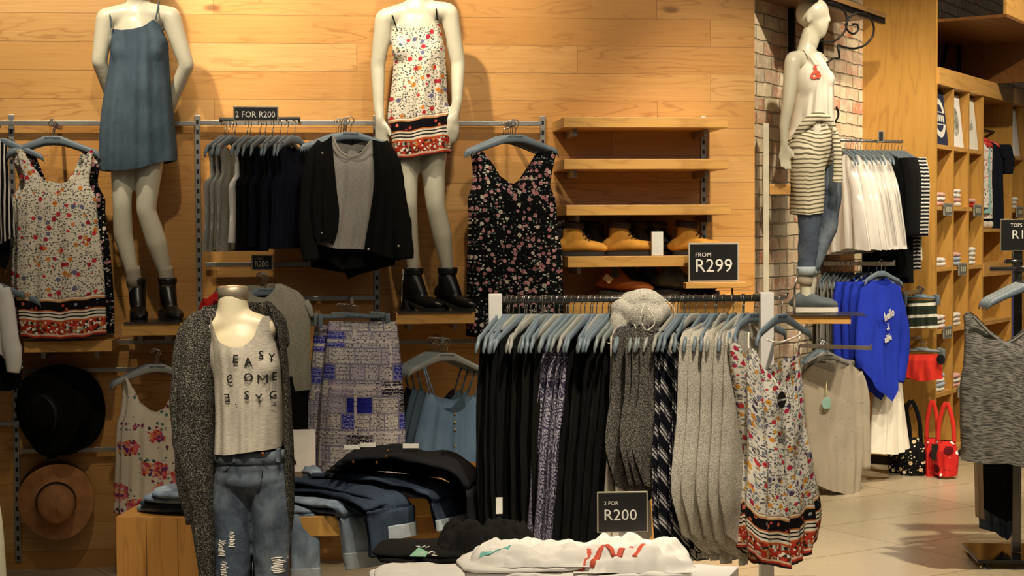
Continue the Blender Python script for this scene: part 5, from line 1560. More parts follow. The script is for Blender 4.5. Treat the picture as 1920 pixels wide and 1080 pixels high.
# ------------------------------------------------------------------ bust mannequin with cardigan, tank and jeans
BY = 5.62
fU = YF(452, 845, BY, R(-8))
U = empty('bust_mannequin', Fr((fU.O.x, BY, 0), fU.rz)); tag(U, 'headless dressed bust in dark knit cardigan, slogan tank and ripped jeans', 'mannequin')
fU = Fr((fU.O.x, BY, 0), fU.rz)
g = lambda px, py, off=0.0: loc3(fU, px, py, off)
bm = BM()
nk = g(437, 545); nb_ = g(440, 600)
capsule(bm, g(438, 612), .060, g(437, 560), .0525)
limb(bm, [g(392, 612), g(438, 604), g(500, 616)], [.042, .060, .042])
ellipsoid(bm, g(454, 665), (.118, .088, .14)); ellipsoid(bm, g(436, 690, .045), (.052, .055, .055)); ellipsoid(bm, g(492, 690, .045), (.05, .052, .055))
limb(bm, [g(458, 680), g(464, 770), g(468, 860)], [.085, .078, .095]); ellipsoid(bm, g(470, 880), (.115, .09, .11))
b = put('body', bm, SKINC, U); add_mod_remesh(b, .008, 8)
bm = BM(); rings = []
ctr = g(437, 545)
for z, r in ((-.035, .052), (-.01, .0535), (.012, .0535), (.014, .050)):
    rings.append([(ctr.x + r*cos(2*PI*k/36), ctr.y + r*.92*sin(2*PI*k/36), ctr.z + z) for k in range(36)])
rings[0] = [(ctr.x + .053*cos(2*PI*k/36), ctr.y + .049*sin(2*PI*k/36), ctr.z - .03) for k in range(36)]
ring_loft(bm, rings); put('neck_cap', bm, plain('brushed_nickel', 'b3a48e', .42, .6), U)
bm = BM()
ring_loft(bm, [[(ctr.x + r*cos(2*PI*k/36), ctr.y + r*.92*sin(2*PI*k/36), ctr.z + z) for k in range(36)] for z, r in ((.0142, .048), (.0165, .046))]); put('neck_plate', bm, m_wood('ash_disc', 'c8b08c', 'a88c66', '8a6e48', 0, 2.0), U)
# tank
rows = [(592, 398, 506), (630, 402, 514), (680, 404, 527), (730, 406, 530), (780, 408, 530), (848, 406, 530)]
tp = [(398, 588), (404, 586), (412, 614), (428, 636), (452, 646), (474, 645), (490, 630), (497, 600), (502, 588), (506, 594)]
bm = pxcloth(fU, rows, tp, [(406, 848), (450, 846), (500, 838), (530, 838)], T=.125, amp=.008, nf=4, seed=101, prof=.4, crump=.008, nu=44, tf=.8,
             backtop=[(398, 588), (450, 600), (506, 594)])
tk = put('tank', bm, TANKG, U); wrap(tk, U.children[0])
# lettering laid on the chest
def chest(px, py, ch, sz, rot=0.0, mirror=False, parent=tk):
    if ch == 'M':
        h_, n_ = hit_px(parent, fU, px, py)
        bm = BM(); s_ = sz * .36; t_ = .0026
        for x0, z0, x1, z1 in ((-s_, -s_, -s_, s_), (s_, -s_, s_, s_), (-s_, s_, 0, -s_*.3), (0, -s_*.3, s_, s_)):
            prism(bm, [(x0-t_, z0), (x0+t_, z0), (x1+t_, z1), (x1-t_, z1)], -.0006, .0006)
        yaw = max(-1.0, min(1.0, math.atan2(n_.x, -n_.y) * .85))
        bmesh.ops.transform(bm, matrix=Matrix.Translation(h_ + n_*.007) @ Matrix.Rotation(yaw, 4, 'Z'), verts=bm.verts)
        put('printed_letter', bm, BLACK, parent, smooth=False); return
    lay_text_px(parent, fU, ch, px, py, sz, rot, mirror, BLACK)
for ch, px, py, r_, mi in (('E', 442, 674, -.1, 0), ('A', 466, 679, .05, 0), ('S', 488, 667, 0, 0), ('Y', 507, 673, -.1, 0), ('C', 433, 711, 0, 0), ('O', 465, 708, 0, 0), ('M', 492, 709, 0, 0), ('E', 512, 705, -.05, 0),
                           ('E', 427, 747, .08, 1), ('.', 444, 752, .0, 0), ('S', 461, 742, 0, 0), ('Y', 484, 748, .05, 0), ('G', 510, 741, 0, 0)):
    chest(px, py, ch, .042, r_, bool(mi))
chest(510, 752, '_', .036)
# jeans: one skin over hips and both legs
bm = BM()
ellipsoid(bm, g(470, 856), (.127, .102, .055)); ellipsoid(bm, g(470, 872), (.130, .104, .065)); ellipsoid(bm, g(471, 893), (.134, .105, .070))
limb(bm, [g(440, 912), g(438, 980, .01), g(437, 1060, .02), g(439, 1180, .02), g(444, 1300)], [.079, .070, .064, .060, .058])
limb(bm, [g(504, 912), g(509, 980, .01), g(510, 1060, .01), g(508, 1180, .01), g(500, 1300)], [.079, .069, .062, .058, .056])
jo = put('jeans', bm, DENM, U); soft(jo, .007, 5, .014, .09)
bm = BM()
WB = g(469, 852)
ring_loft(bm, [[(WB.x + rx_*cos(2*PI*k/40), WB.y + ry_*sin(2*PI*k/40), WB.z + z_) for k in range(40)] for z_, rx_, ry_ in ((-.022, .127, .103), (-.020, .1305, .106), (.018, .127, .103), (.020, .124, .100))], cap=False)
put('waistband', bm, DENM, jo)
bm = BM(); ellipsoid(bm, g(492, 852, .108), (.0085, .005, .0085), n=12, m=8); put('waist_button', bm, plain('copper_button', 'a06838', .35, .9), jo)
for px in (440, 522):
    bm = BM(); a = g(px, 842, .098 if px < 500 else .055); box(bm, a.x-.006, a.x+.006, a.y-.010, a.y+.01, a.z-.045, a.z+.002); put('belt_loop', bm, DENM, jo, smooth=False)
def on_jeans(pts):
    out = []
    for px, py in pts:
        lx, lz = fU.xz(px, py, .10); out.append((lx, hit_y(jo, lx, lz)[0] - .001, lz))
    return smooth_pts(out, 4)
for pts in (((491, 866), (489, 890), (486, 912), (478, 928)), ((414, 886), (424, 882), (432, 872), (436, 864))):
    bm = BM(); sweep(bm, on_jeans(pts), .0016, 5); put('seam', bm, DEND, jo)

rr = random.Random(8)
for cx_, cy_, w_ in ((418, 1027, 9), (522, 1060, 13), (424, 1066, 8), (438, 1010, 6)):
    bm = BM()
    for k in range(9):
        y_ = cy_ - 14 + k*3.4; x0_ = cx_ - w_*rr.uniform(.4, 1); x1_ = cx_ + w_*rr.uniform(.4, 1)
        P_ = []
        for x_ in (x0_, (x0_+x1_)/2, x1_):
            lx, lz = fU.xz(x_, y_ + rr.uniform(-1, 1), .06); P_.append((lx, hit_y(jo, lx, lz)[0] - .001, lz))
        sweep(bm, smooth_pts(P_, 3), .0024, 5)
    put('frayed_rip', bm, WHT, jo)
# cardigan: two front panels, sleeve, back
cg = bpy.data.objects.new('cardigan', None); COL.objects.link(cg); cg.parent = U
rowsL = [(572, 386, 400), (586, 372, 402), (610, 350, 406), (640, 341, 408), (700, 335, 409), (760, 332, 408), (840, 330, 408), (900, 344, 409), (960, 356, 410), (1020, 370, 412), (1100, 384, 412)]
bm = pxcloth(fU, rowsL, [(386, 574), (400, 572)], [(384, 1100), (412, 1110)], T=.10, amp=.016, nf=2, seed=111, edge=.9, prof=.5, crump=.016, nv=60, nu=26); put('front_panel', bm, KCHAR, cg)
rowsR = [(566, 498, 508), (590, 508, 520), (630, 522, 532), (700, 532, 540), (760, 534, 545), (840, 535, 549), (900, 536, 550), (960, 537, 549), (1000, 536, 545)]
bm = pxcloth(fU, rowsR, [(496, 566), (506, 566)], [(532, 1000), (541, 996)], T=.035, amp=.004, nf=1, seed=112, edge=.9, prof=.5, crump=.01, nv=50, nu=16); put('front_panel', bm, KCHAR, cg)
bm = pxcloth(Fr(fU.O, fU.rz), [(572, 392, 500), (590, 368, 515), (640, 350, 530), (760, 345, 540), (900, 355, 545), (1000, 372, 541), (1080, 386, 536)], [(392, 572), (445, 566), (500, 568)], [(386, 1080), (536, 1080)], T=.012, amp=.008, nf=3, seed=113, off=-.165, nv=50); put('back_panel', bm, KCHAR, cg)
bm = pxtube(fU, [(366, 598, 0, 12), (350, 630, .0, 17), (341, 700, .01, 18), (340, 780, .02, 19), (346, 850, .03, 20), (356, 920, .04, 18), (366, 980, .04, 15)], seed=5, crump=.2, n=20, flat=1.3); put('sleeve', bm, KCHAR, cg)
bm = BM()   # bulk over both shoulders
limb(bm, [g(394, 594, .02), g(376, 608, .01), g(360, 632, .01)], [.034, .050, .048]); s_ = put('shoulder', bm, KCHAR, cg); add_mod_remesh(s_, .008, 6)
bm = BM(); limb(bm, [g(500, 578, -.03), g(516, 604, -.04), g(524, 640, -.04)], [.028, .040, .038]); s_ = put('shoulder', bm, KCHAR, cg); add_mod_remesh(s_, .008, 6)
# stand so the bust rests on the floor
bm = BM(); p = g(468, 1000); box(bm, -.17, .17, -.15, .15, .0005, .012); 
bm2 = bm; sweep(bm2, [(0, 0, .01), (0, 0, .55)], .014, 10); bmesh.ops.translate(bm2, verts=bm2.verts, vec=(p.x, .03, 0)); put('stand', bm2, CHROME, U)

# ------------------------------------------------------------------ jeans on plinth and benches
def on(px, py, z): return PZ(px, py, z)
def jeans(pathpx, zt, wv, mat, lb, seed, cuff=None, t=.020, drop=None, group=None, wav=.014, name='folded_jeans', under=True, cuffmat=None, cat='jeans'):
    """pathpx: points over the top (px, py, z), then drop: points (px, py) hanging at the depth of the last top point"""
    P = [PZ(px, py, z) for px, py, z in pathpx]
    if drop:
        Y0 = P[-1].y - .012
        P += [PY(px, py, Y0) for px, py in drop]
    bm = strip_bm(P, wv, t, seed=seed, wav=wav)
    o = put(name, bm, mat, label=lb, cat=cat, group=group)
    ex = []
    if under:
        P2 = [p + Vector((-.012, .03, -.024 if i < len(pathpx) else -.01)) for i, p in enumerate(P)]
        if drop: P2[-1] = P2[-1] + (P2[-2] - P2[-1]) * .12
        ex.append(('lower_leg', strip_bm(P2, wv, t, seed=seed+1, wav=wav), mat))
    if cuff:
        a, b_ = P[-2], P[-1]; dd = (b_ - a).normalized()
        ex.append(('turned_cuff', strip_bm([b_ - dd*cuff, b_ - dd*cuff*.5, b_ + dd*.002], Vector(wv)*1.06, t+.010, seed=seed+2, wav=.003), cuffmat or DENF))
    rb = rebase(o); sh_ = o.location.copy()
    for n_, b__, m_ in ex:
        c_ = put(n_, b__, m_, parent=o)
        c_.data.transform(Matrix.Translation(-sh_))
    return o
# pale jeans stacked on the plinth
for k, (z, dx, m_) in enumerate(((.531, 0, DENL), (.556, 6, DEND), (.580, 14, DENL), (.604, 24, DENL))):
    lb = ['bottom pair of the folded jeans stack on the oak plinth', 'dark blue pair inside the folded jeans stack on the plinth', 'third folded pair up in the plinth jeans stack', 'top pale pair with back pockets on the plinth jeans stack'][k]
    w_, d_ = .52 - .012*k, .26
    p = PZ(252 + dx, 962 - 9*k, z)
    bm = folded_bm(w_, d_, .0235, seed=k+1, wav=.22)
    put('folded_jeans', bm, m_, fr=Fr((p.x + w_/2, p.y + .10, z), R(-5)), label=lb, cat='jeans')
wv = (.13, .17, 0)
bt_, bz = .53, .565
# leg nearest the bust, dropping over the front edge
jeans([(520, 946, .56), (548, 955, .555)], bt_, (.11, .02, 0), DENL, 'light blue leg with a cuff hanging down close beside the bust', 1, cuff=.05, drop=[(566, 972), (571, 1010), (572, 1050), (573, 1090)], under=False)
jeans([(540, 934, .575), (600, 938, .575), (650, 946, .57)], bt_, (.15, .10, 0), DENL, 'light blue ripped jeans flung across the near bench, ending in a wide cuff', 3, cuff=.06, drop=[(675, 962), (682, 1000), (690, 1062)])
jeans([(550, 900, .64), (620, 903, .635), (690, 920, .615), (725, 932, .605)], bt_, (.12, .12, 0), DEND, 'dark blue jeans with a pale cuff lying over the bench, above the light pair', 5, cuff=.05, drop=[(742, 950), (747, 980), (748, 1008)])
jeans([(545, 912, .61), (640, 922, .60), (705, 944, .59)], bt_, (.10, .14, 0), DEND, 'lower dark blue jeans under the cuffed dark pair', 7, drop=[(716, 965), (722, 1000), (724, 1040)], under=True)
jeans([(610, 888, .655), (700, 893, .65), (790, 906, .64), (815, 914, .635)], bz, (.11, .16, 0), DEND, 'dark blue jeans stretched over the far bench with a small turned cuff', 9, cuff=.04, drop=[(836, 928), (846, 960), (850, 988)])
# black jeans pile
for k, (dx, dy, z) in enumerate(((0, 0, .665), (8, -8, .69), (18, -17, .715), (30, -26, .74))):
    jeans([(628+dx, 880+dy, z), (700+dx, 872+dy, z), (780, 876+dy*.8, z-.005), (850, 888+dy*.8, z-.012)], bz, (.05, .30, 0), DENB,
          ['lowest black jeans of the black pile', 'second black jeans of the black pile, copper rivets showing', 'third black jeans of the black pile', 'topmost black jeans, right under the camisoles'][k], 20+k, drop=[(886, 915+dy*.4), (892, 960), (886+6*k, 1010)] if k != 1 else [(880, 912), (888, 950)], under=False, t=.026, wav=.014, name='black_jeans')
bj = [q for q in bpy.data.objects if q.name.startswith('black_jeans')][-1]
for px, py in ((727, 845), (706, 867), (662, 866), (724, 856)):
    bm = BM(); p = PZ(px, py, .76); ellipsoid(bm, p - bj.location, (.005, .004, .005), n=8, m=6)
    put('rivet', bm, plain('copper_button', 'a06838', .35, .9), bj)
for k, (px, py) in enumerate(((660, 842), (690, 838), (770, 840))):
    p = PZ(px, py, .765); bm = BM(); box(bm, -.03, .03, -.004, .004, 0, .016)
    o = put('size_label', bm, WHITEP, bj, smooth=False); o.data.transform(Matrix.Translation(p - bj.location))
# acrylic card stand behind
fq = YF(568, 885, 6.55, R(8))
e = empty('card_holder', fq); tag(e, 'upright cream card in a holder standing behind the jeans, beside the patchwork trousers', 'card holder')
bm = BM(); box(bm, -.052, .052, -.004, .004, 0, .175); put('card', bm, WHITEP, e, smooth=False)
bm = BM(); box(bm, -.056, .056, -.012, .012, -.30, .004); put('stand', bm, SILVER, e, smooth=False)
bm = BM(); 
for x, z, s in ((-.038, .05, .006), (-.034, .04, .008), (-.04, .03, .005)): box(bm, x-s, x+s, -.0052, -.004, z-s, z+s)
put('print', bm, BROWN, e, smooth=False)
jeans([(575, 880, .66), (592, 886, .66)], bz, (.03, .10, 0), DENL, 'pale denim edge poking out beside the cream card', 40, under=False, drop=[(598, 900)])

# ------------------------------------------------------------------ tees on the white table
def stack(px, py, w_, d_, t, n, seed, mats, lbs, group, rot=0.0, wav=.45, name='folded_tee', cat='t-shirt', dxs=None):
    p = PZ(px, py, TABLEZ); z = TABLEZ + .0005; out = []
    for k in range(n):
        rr = random.Random(seed + k)
        bm = folded_bm(w_*(1 - .03*k), d_*(1-.02*k), t, seed=seed+k*1.3, wav=wav)
        o = put(name, bm, mats[k % len(mats)], fr=Fr((p.x + (dxs[k] if dxs else rr.uniform(-.02, .02)), p.y + d_/2 + rr.uniform(-.01, .01), z), rot + rr.uniform(-.12, .12)),
            label=lbs if isinstance(lbs, str) else lbs[k], cat=cat, group=group)
        z += t * 1.06; out.append(o)
    return out, z, p
stack(775, 1104, .30, .24, .014, 2, 5, [WHT], 'folded white tee in the low pile below the cuffed jeans', 'low pile of white tees', wav=.6)
s2, z2, p2 = stack(985, 1096, .46, .28, .015, 3, 25, [WHT], 'folded white tee in the middle pile under the teal tag', 'middle pile of white tees', wav=.7)
s3, z3, p3 = stack(1185, 1096, .36, .28, .015, 2, 45, [WHT], 'folded white tee under the ruffled one with the red print', 'pile of white tees with red print', wav=.7)
def ruffle(p, z, w_, d_, h_, seed, lb, extra=(), mat=WHT):
    e = empty('crumpled_tee', Fr((p[0], p[1], z), 0)); tag(e, lb, 't-shirt')
    bm = BM(); uvl = bm.loops.layers.uv.verify(); nx_, ny_ = 70, 44
    vs = []
    for j in range(ny_ + 1):
        row = []
        for i in range(nx_ + 1):
            a = i/nx_*2 - 1; b_ = j/ny_*2 - 1
            rr_ = (abs(a)**3 + abs(b_)**3) ** (1/3)
            # fan of folds running outwards from one end
            th = math.atan2(b_ + .2, a + 1.3 + .2*sin(seed))
            fold = abs(sin(th*11 + seed + 1.5*noise.noise(Vector((a*2, b_*2, seed)))))
            n1 = noise.noise(Vector((a*2.2+seed, b_*2.2, 1))); n2 = noise.noise(Vector((a*6+seed, b_*6, 2)))
            edge = max(0, 1 - rr_**5)
            h = h_*(.55 + .5*n1 + .25*n2 + .38*fold*min(1, .4+rr_)) * edge**.5
            x = a*w_/2*(1 + .10*noise.noise(Vector((b_*3, seed, a)))) ; y = b_*d_/2*(1 + .12*noise.noise(Vector((a*4, seed, 3))))
            row.append(bm.verts.new((x, y, max(.0015, h + .0015))))
        vs.append(row)
    for a, b_ in zip(vs, vs[1:]):
        for i in range(nx_): bm.faces.new((a[i], a[i+1], b_[i+1], b_[i]))
    # skirt down to the pile
    for f in bm.faces:
        for lp in f.loops: lp[uvl].uv = (lp.vert.co.x, lp.vert.co.y)
    o = put('cloth', bm, mat, e)
    return e
r3 = ruffle((p3.x + .01, p3.y + .15), z3, .38, .28, .075, 2.0, 'ruffled white tee with red print on top of its pile beside the R200 sign')
r2 = ruffle((p2.x + .03, p2.y + .16), z2, .40, .28, .050, 5.0, 'ruffled white tee on the middle pile of the white table')
# red print on r3
bm = BM()
from mathutils.bvhtree import BVHTree
bpy.context.view_layer.update()
tr_ = BVHTree.FromObject(r3.children[0], bpy.context.evaluated_depsgraph_get())
def down(x, y):
    h = tr_.ray_cast(Vector((x, y, 1)), Vector((0, 0, -1))); return (x, y, (h[0].z if h[0] else .02) + .001)
for pts in (((-.17, -.11), (-.13, -.06), (-.07, -.03)), ((-.13, -.12), (-.10, -.08), (-.04, -.06), (.0, -.07)), ((-.05, -.12), (-.03, -.08), (.0, -.04)), ((-.14, -.04), (-.09, -.07), (-.06, -.11)), ((.0, -.12), (.03, -.08), (.05, -.05))):
    q_ = [down(x, y) for x, y in smooth_pts(pts, 6)]
    sweep(bm, q_, [(.011, .003)]*len(q_), 8)
put('red_print', bm, plain('coral_print', 'd2553c', .7), r3)
# teal card tag lying on the middle tee
tr_ = BVHTree.FromObject(r2.children[0], bpy.context.evaluated_depsgraph_get())
bm = BM(); grid = []
for j in range(5):
    row = []
    for i in range(5):
        x = -.175 + .022*i + .006*j; y = -.075 + .014*j - .004*i
        h = tr_.ray_cast(Vector((x, y, 1)), Vector((0, 0, -1))); row.append(bm.verts.new((x, y, (h[0].z if h[0] else .03) + .003)))
    grid.append(row)
for a_, b_ in zip(grid, grid[1:]):
    for i in range(4): bm.faces.new((a_[i], a_[i+1], b_[i+1], b_[i]))
o = put('teal_tag', bm, plain('teal_card', '7cc4b8', .6), smooth=False, fr=r2.location.copy(), label='teal card swing tag lying on the white tees', cat='tag')
m_ = o.modifiers.new('card', 'SOLIDIFY'); m_.thickness = .0015; m_.offset = 1
rebase(o)
# folded black tees with green tag, on the table behind the white low pile
s4, z4, p4 = stack(800, 1058, .34, .28, .016, 2, 65, [BLK2], 'folded black top in the black pile next to the hanging cuff of the light jeans', 'pile of black tops', name='folded_shirt', cat='top')
r4 = ruffle((p4.x + .19, p4.y + .20), TABLEZ, .34, .36, .10, 7.0, 'crumpled black top heaped behind the folded black tops', mat=BLK2)
bm = BM(); P = [PZ(x, y, z4 + .014) for x, y in ((768, 1042), (785, 1026), (803, 1035), (798, 1043))]
a_ = [bm.verts.new(p) for p in P]; b_ = [bm.verts.new(p - Vector((0, 0, .002))) for p in P]
bm.faces.new(a_); bm.faces.new(b_[::-1])
for i in range(4): bm.faces.new((a_[i], b_[i], b_[(i+1) % 4], a_[(i+1) % 4]))
rebase(put('green_tag', bm, plain('mint_card', '8cc0a0', .6), smooth=False, label='mint green tag lying on the folded black tops', cat='tag'))
bm = BM(); rr = random.Random(2)
for k in range(9):
    p = PZ(785 + rr.uniform(-6, 26), 1030 + rr.uniform(-6, 12), z4 + .02); q = p + Vector((rr.uniform(.008, .02), rr.uniform(-.01, .01), rr.uniform(-.004, .008)))
    sweep(bm, [p, q], .0018, 5)
rebase(put('safety_pins', bm, WHITEP, label='cluster of pale pins and threads beside the mint green tag', cat='pins', kind='stuff'))
# R200 sign on the table
fg = YF(1167, 998, 5.20, R(3))
e = sign(fg, .166, .134, [('2 FOR', .13, .72, .018, 1.0), ('R200', .12, .42, .052, 1.02)], 'black sign reading 2 FOR R200 standing among the white tees', frame=.004, fmat=plain('clear_acrylic_edge', 'b4aa98', .2))
bm = BM(); dz = fg.O.z - TABLEZ; box(bm, -.01, .01, -.006, .006, -dz+.001, 0); box(bm, -.05, .05, -.03, .03, -dz+.001, -dz+.004); put('stand', bm, SILVER, e, smooth=False)
# ------------------------------------------------------------------ brick bay
def BFx(px, py, off):
    """frame parallel to the brick wall, off metres in front of it, through the seen point"""
    n = BF.N; d = ray(px, py); t = ((BF.O + n*off - CP).dot(n)) / d.dot(n)
    return Fr(CP + d*t, KR)
def floorfr(f): return Fr((f.O.x, f.O.y, 0), f.rz)
f = floorfr(BFx(1437, 400, .10))
fz = BFx(1437, 232, .10).O.z
e = empty('shelf_upright', Fr(f.O, R(-8))); tag(e, 'tall cream slotted post in front of the brick, beside the wooden wall end', 'shelf upright')
bm = BM(); box(bm, -.018, .014, -.03, .03, 0.001, fz, bev=.002); put('channel', bm, CREAMP, e, smooth=False)
bm = BM(); f = YF(1452, 355, 9.25, R(-6)); box(bm, -.03, .09, -.03, .03, -.03, .03, bev=.002)
put('wood_bracket', bm, OAK, fr=f, smooth=False, label='short oak bracket block fixed beside the cream post', cat='bracket')
# shelf with iron scrolls high on the brick
def put_world(name, bm, mat, **k): return rebase(put(name, bm, mat, **k))
hs = empty('scroll_shelf', BFx(1540, 18, .16)); tag(hs, 'high plank shelf on black iron scroll brackets above the brick bay mannequin', 'shelf')
fh_ = BFx(1540, 18, .16)
bm = BM(); box(bm, -.75, .62, -.20, .155, .0, .028); put('plank', bm, m_wood('rustic_plank', '8f6c42', '6e4e2c', '4f361c', 0), hs, smooth=False)
bm = BM(); box(bm, -.75, .62, -.19, -.165, -.035, -.0005); put('iron_rail', bm, IRON, hs, smooth=False)
bm = BM()
def circ(cx, cz, r, a0, a1, n=16): return [(cx + r*cos(R(a0 + (a1-a0)*k/n)), 0, cz + r*sin(R(a0 + (a1-a0)*k/n))) for k in range(n+1)]
fsc = YF(1555, 60, 9.35, R(20))
mw = Matrix.Translation(fsc.O) @ Matrix.Rotation(fsc.rz, 4, 'Z'); pw = Matrix.Translation(fh_.O) @ Matrix.Rotation(fh_.rz, 4, 'Z')
def sc(*pp): return [tuple(loc3(fsc, px, py)) for px, py in pp]
for pts in (((1528, 73), (1545, 78), (1565, 76), (1580, 64), (1588, 45), (1584, 22), (1570, 8), (1552, 5)), ((1590, 30), (1586, 48), (1592, 60), (1602, 63), (1609, 55), (1607, 46), (1598, 45)),
            ((1590, 38), (1596, 30), (1610, 24), (1628, 28), (1638, 48), (1636, 68), (1622, 84), (1602, 91), (1582, 88), (1571, 84)), ((1571, 84), (1574, 109)), ((1574, 109), (1562, 110), (1550, 118)), ((1568, 200), (1572, 215), (1566, 230))):
    bm = BM(); sweep(bm, smooth_pts(sc(*pts), 5) if len(pts) > 2 else sc(*pts), .0065, 8)
    o = put('iron_scroll', bm, IRON, hs); o.matrix_basis = pw.inverted() @ mw
for px in (1488, 1541):
    f = BFx(px, 12, .05); bm = BM(); box(bm, -.012, .012, -.01, .03, -.30, 0); o = put('wall_bracket', bm, IRON, hs, smooth=False); o.matrix_basis = pw.inverted() @ (Matrix.Translation(f.O) @ Matrix.Rotation(f.rz, 4, 'Z'))
bm = BM(); f = BFx(1632, -2, .2)
for k in range(6): ellipsoid(bm, (.03*cos(k), .03*sin(k), .03+.01*(k % 3)), (.03, .02, .03), n=10, m=8)
put('green_plant', bm, plain('leaf_green', '3c6a3c', .7), fr=f, label='bit of green foliage on the high plank shelf', cat='plant')

# mannequin in profile
DY = 9.28
fDm = YF(1522, 585, DY, R(62))     # local x = depth-wise; body faces to the right of the picture
fp_ = YF(1522, 585, DY, 0)         # picture-parallel frame to place the joints
D = empty('mannequin', fp_); tag(D, 'bald cream mannequin in profile, shirt tied round the waist over cuffed jeans', 'mannequin')
g = lambda px, py, off=0.0: loc3(fp_, px, py, off)
bm = BM()
hdc = g(1527, 34)
limb(bm, [g(1512, 100), g(1514, 84), g(1520, 62)], [.062, .052, .050])
limb(bm, [g(1488, 112, .10), g(1514, 112), g(1532, 112, -.10)], [.050, .062, .050])
ellipsoid(bm, g(1520, 152), (.105, .135, .16)); ellipsoid(bm, g(1546, 150, .05), (.05, .06, .06)); ellipsoid(bm, g(1548, 150, -.05), (.05, .06, .06))
limb(bm, [g(1522, 150), g(1520, 205), g(1520, 252)], [.11, .10, .125]); ellipsoid(bm, g(1512, 268), (.12, .15, .11))
limb(bm, [g(1486, 116, .12), g(1478, 190, .14), g(1470, 235, .14), g(1470, 268, .14)], [.048, .037, .029, .023])
hand_bm(bm, g(1470, 268, .14), (.05, 0, -1), (1, .2, 0), curl=.25)
limb(bm, [g(1540, 118, -.12), g(1548, 185, -.14), g(1552, 240, -.10)], [.044, .035, .026])
hand_bm(bm, g(1552, 242, -.10), (.2, 0, -1), (1, 0, 0), curl=.2)
limb(bm, [g(1508, 285, .07), g(1513, 385, .07), g(1512, 430, .07), g(1508, 510, .05), g(1512, 560, .05)], [.080, .058, .048, .034, .036])
limb(bm, [g(1532, 285, -.07), g(1552, 375, -.08), g(1548, 430, -.08), g(1522, 510, -.08), g(1516, 556, -.08)], [.082, .060, .050, .034, .036])
b = put('body', bm, SKINM, D); add_mod_remesh(b, .009, 8)
bm = BM(); hy = R(62)
rot = head_bm(bm, hdc, yaw=hy, face=False)
for s in (-1, 1): ellipsoid(bm, hdc + rot @ Vector((s*.074, .012, -.01)), (.010, .016, .03), rot)
capsule(bm, hdc + rot @ Vector((0, -.080, .02)), .010, hdc + rot @ Vector((0, -.09, -.02)), .011)
ellipsoid(bm, hdc + rot @ Vector((0, .012, .03)), (.078, .098, .09), rot)
capsule(bm, hdc + Vector((-.01, 0, -.08)), .052, hdc + Vector((-.03, 0, -.15)), .052)
b = put('head', bm, SKINM, D); add_mod_remesh(b, .008, 10)
# tank
rows = [(104, 1496, 1526), (118, 1498, 1542), (140, 1504, 1558), (180, 1496, 1562), (220, 1488, 1564), (262, 1482, 1570)]
bm = pxcloth(fp_, rows, [(1496, 108), (1502, 98), (1512, 112), (1520, 106), (1526, 100)], [(1482, 268), (1570, 250)], T=.14, amp=.014, nf=4, seed=201, prof=.5, crump=.015, tf=.9)
tk2 = put('tank', bm, WHT2, D); wrap(tk2, D.children[0])
for k, (px, py, ch) in enumerate(((1529, 130, 'S'), (1535, 141, '8'), (1526, 143, 'C'))):
    lay_text_px(tk2, fp_, ch, px, py, .05, .2*k, False, plain('coral_print', 'd2553c', .7), 'coral_print', .006, 1.0, .004)
# jeans on the legs
bm = BM()
ellipsoid(bm, g(1520, 272), (.125, .155, .10))
limb(bm, [g(1512, 290, .07), g(1518, 385, .07), g(1517, 430, .07), g(1512, 500, .05)], [.100, .076, .064, .052])
limb(bm, [g(1540, 290, -.07), g(1556, 365, -.08), g(1550, 430, -.08), g(1522, 500, -.08)], [.098, .072, .060, .050])
jd = put('jeans', bm, DENM, D); soft(jd, .008, 4, .012, .09)
# shirt tied round the waist
bm = pxcloth(fp_, [(208, 1500, 1556), (230, 1492, 1562), (250, 1486, 1570), (300, 1484, 1556), (340, 1482, 1534), (400, 1481, 1536), (410, 1482, 1536)], [(1488, 266), (1506, 236), (1530, 214), (1548, 210), (1562, 232)], [(1482, 402), (1510, 405), (1536, 398)], T=.150, amp=.010, nf=4, seed=208, prof=.5, crump=.014, tf=.95)
sw = put('tied_shirt', bm, STRK, D); wrap(sw, jd, .010); wrap(sw, D.children[0], .012)
bm = pxtube(fp_, [(1490, 262, .10, 6), (1506, 238, .14, 9), (1528, 220, .15, 10), (1548, 222, .14, 9), (1562, 240, .12, 7)], seed=5, crump=.25, flat=.45); put('sleeve', bm, STRK, sw)
bm = pxtube(fp_, [(1565, 246, .12, 6), (1570, 280, .12, 8), (1571, 320, .11, 9), (1569, 342, .11, 9)], seed=6, crump=.2, flat=.6); put('sleeve', bm, STRK, sw)
bm = BM(); ellipsoid(bm, g(1564, 244, .12), (.015, .022, .018)); put('knot', bm, STRK, sw)
for k, (px, of) in enumerate(((1512, .055), (1517, -.08))):
    bm = BM(); sweep(bm, [g(px-1, 516, of), g(px-1, 508, of), g(px-1, 500, of)], [.052, .055, .056], 16); put('turned_cuff', bm, DENF, jd)
bm = BM(); sweep(bm, [g(1508, 534, .05), g(1509, 528, .05), g(1509, 514, .05)], [.044, .047, .045], 16); put('sock', bm, SOCK, D)
shoe('slip', None, R(-10), (GREYLEA, RUBW, BLKLEA), parent=D, loc=tuple(g(1508, 585, .05)), L=.27, name='slip_on_shoe')
shoe('slip', None, R(-2), (GREYLEA, RUBW, BLKLEA), parent=D, loc=tuple(g(1510, 583, -.08)), L=.26, name='slip_on_shoe')
bm = BM(); sweep(bm, [g(1490, 588, .1), g(1490, 540, .1), g(1496, 505, .08)], .007, 8); put('support_rod', bm, CHROME, D)
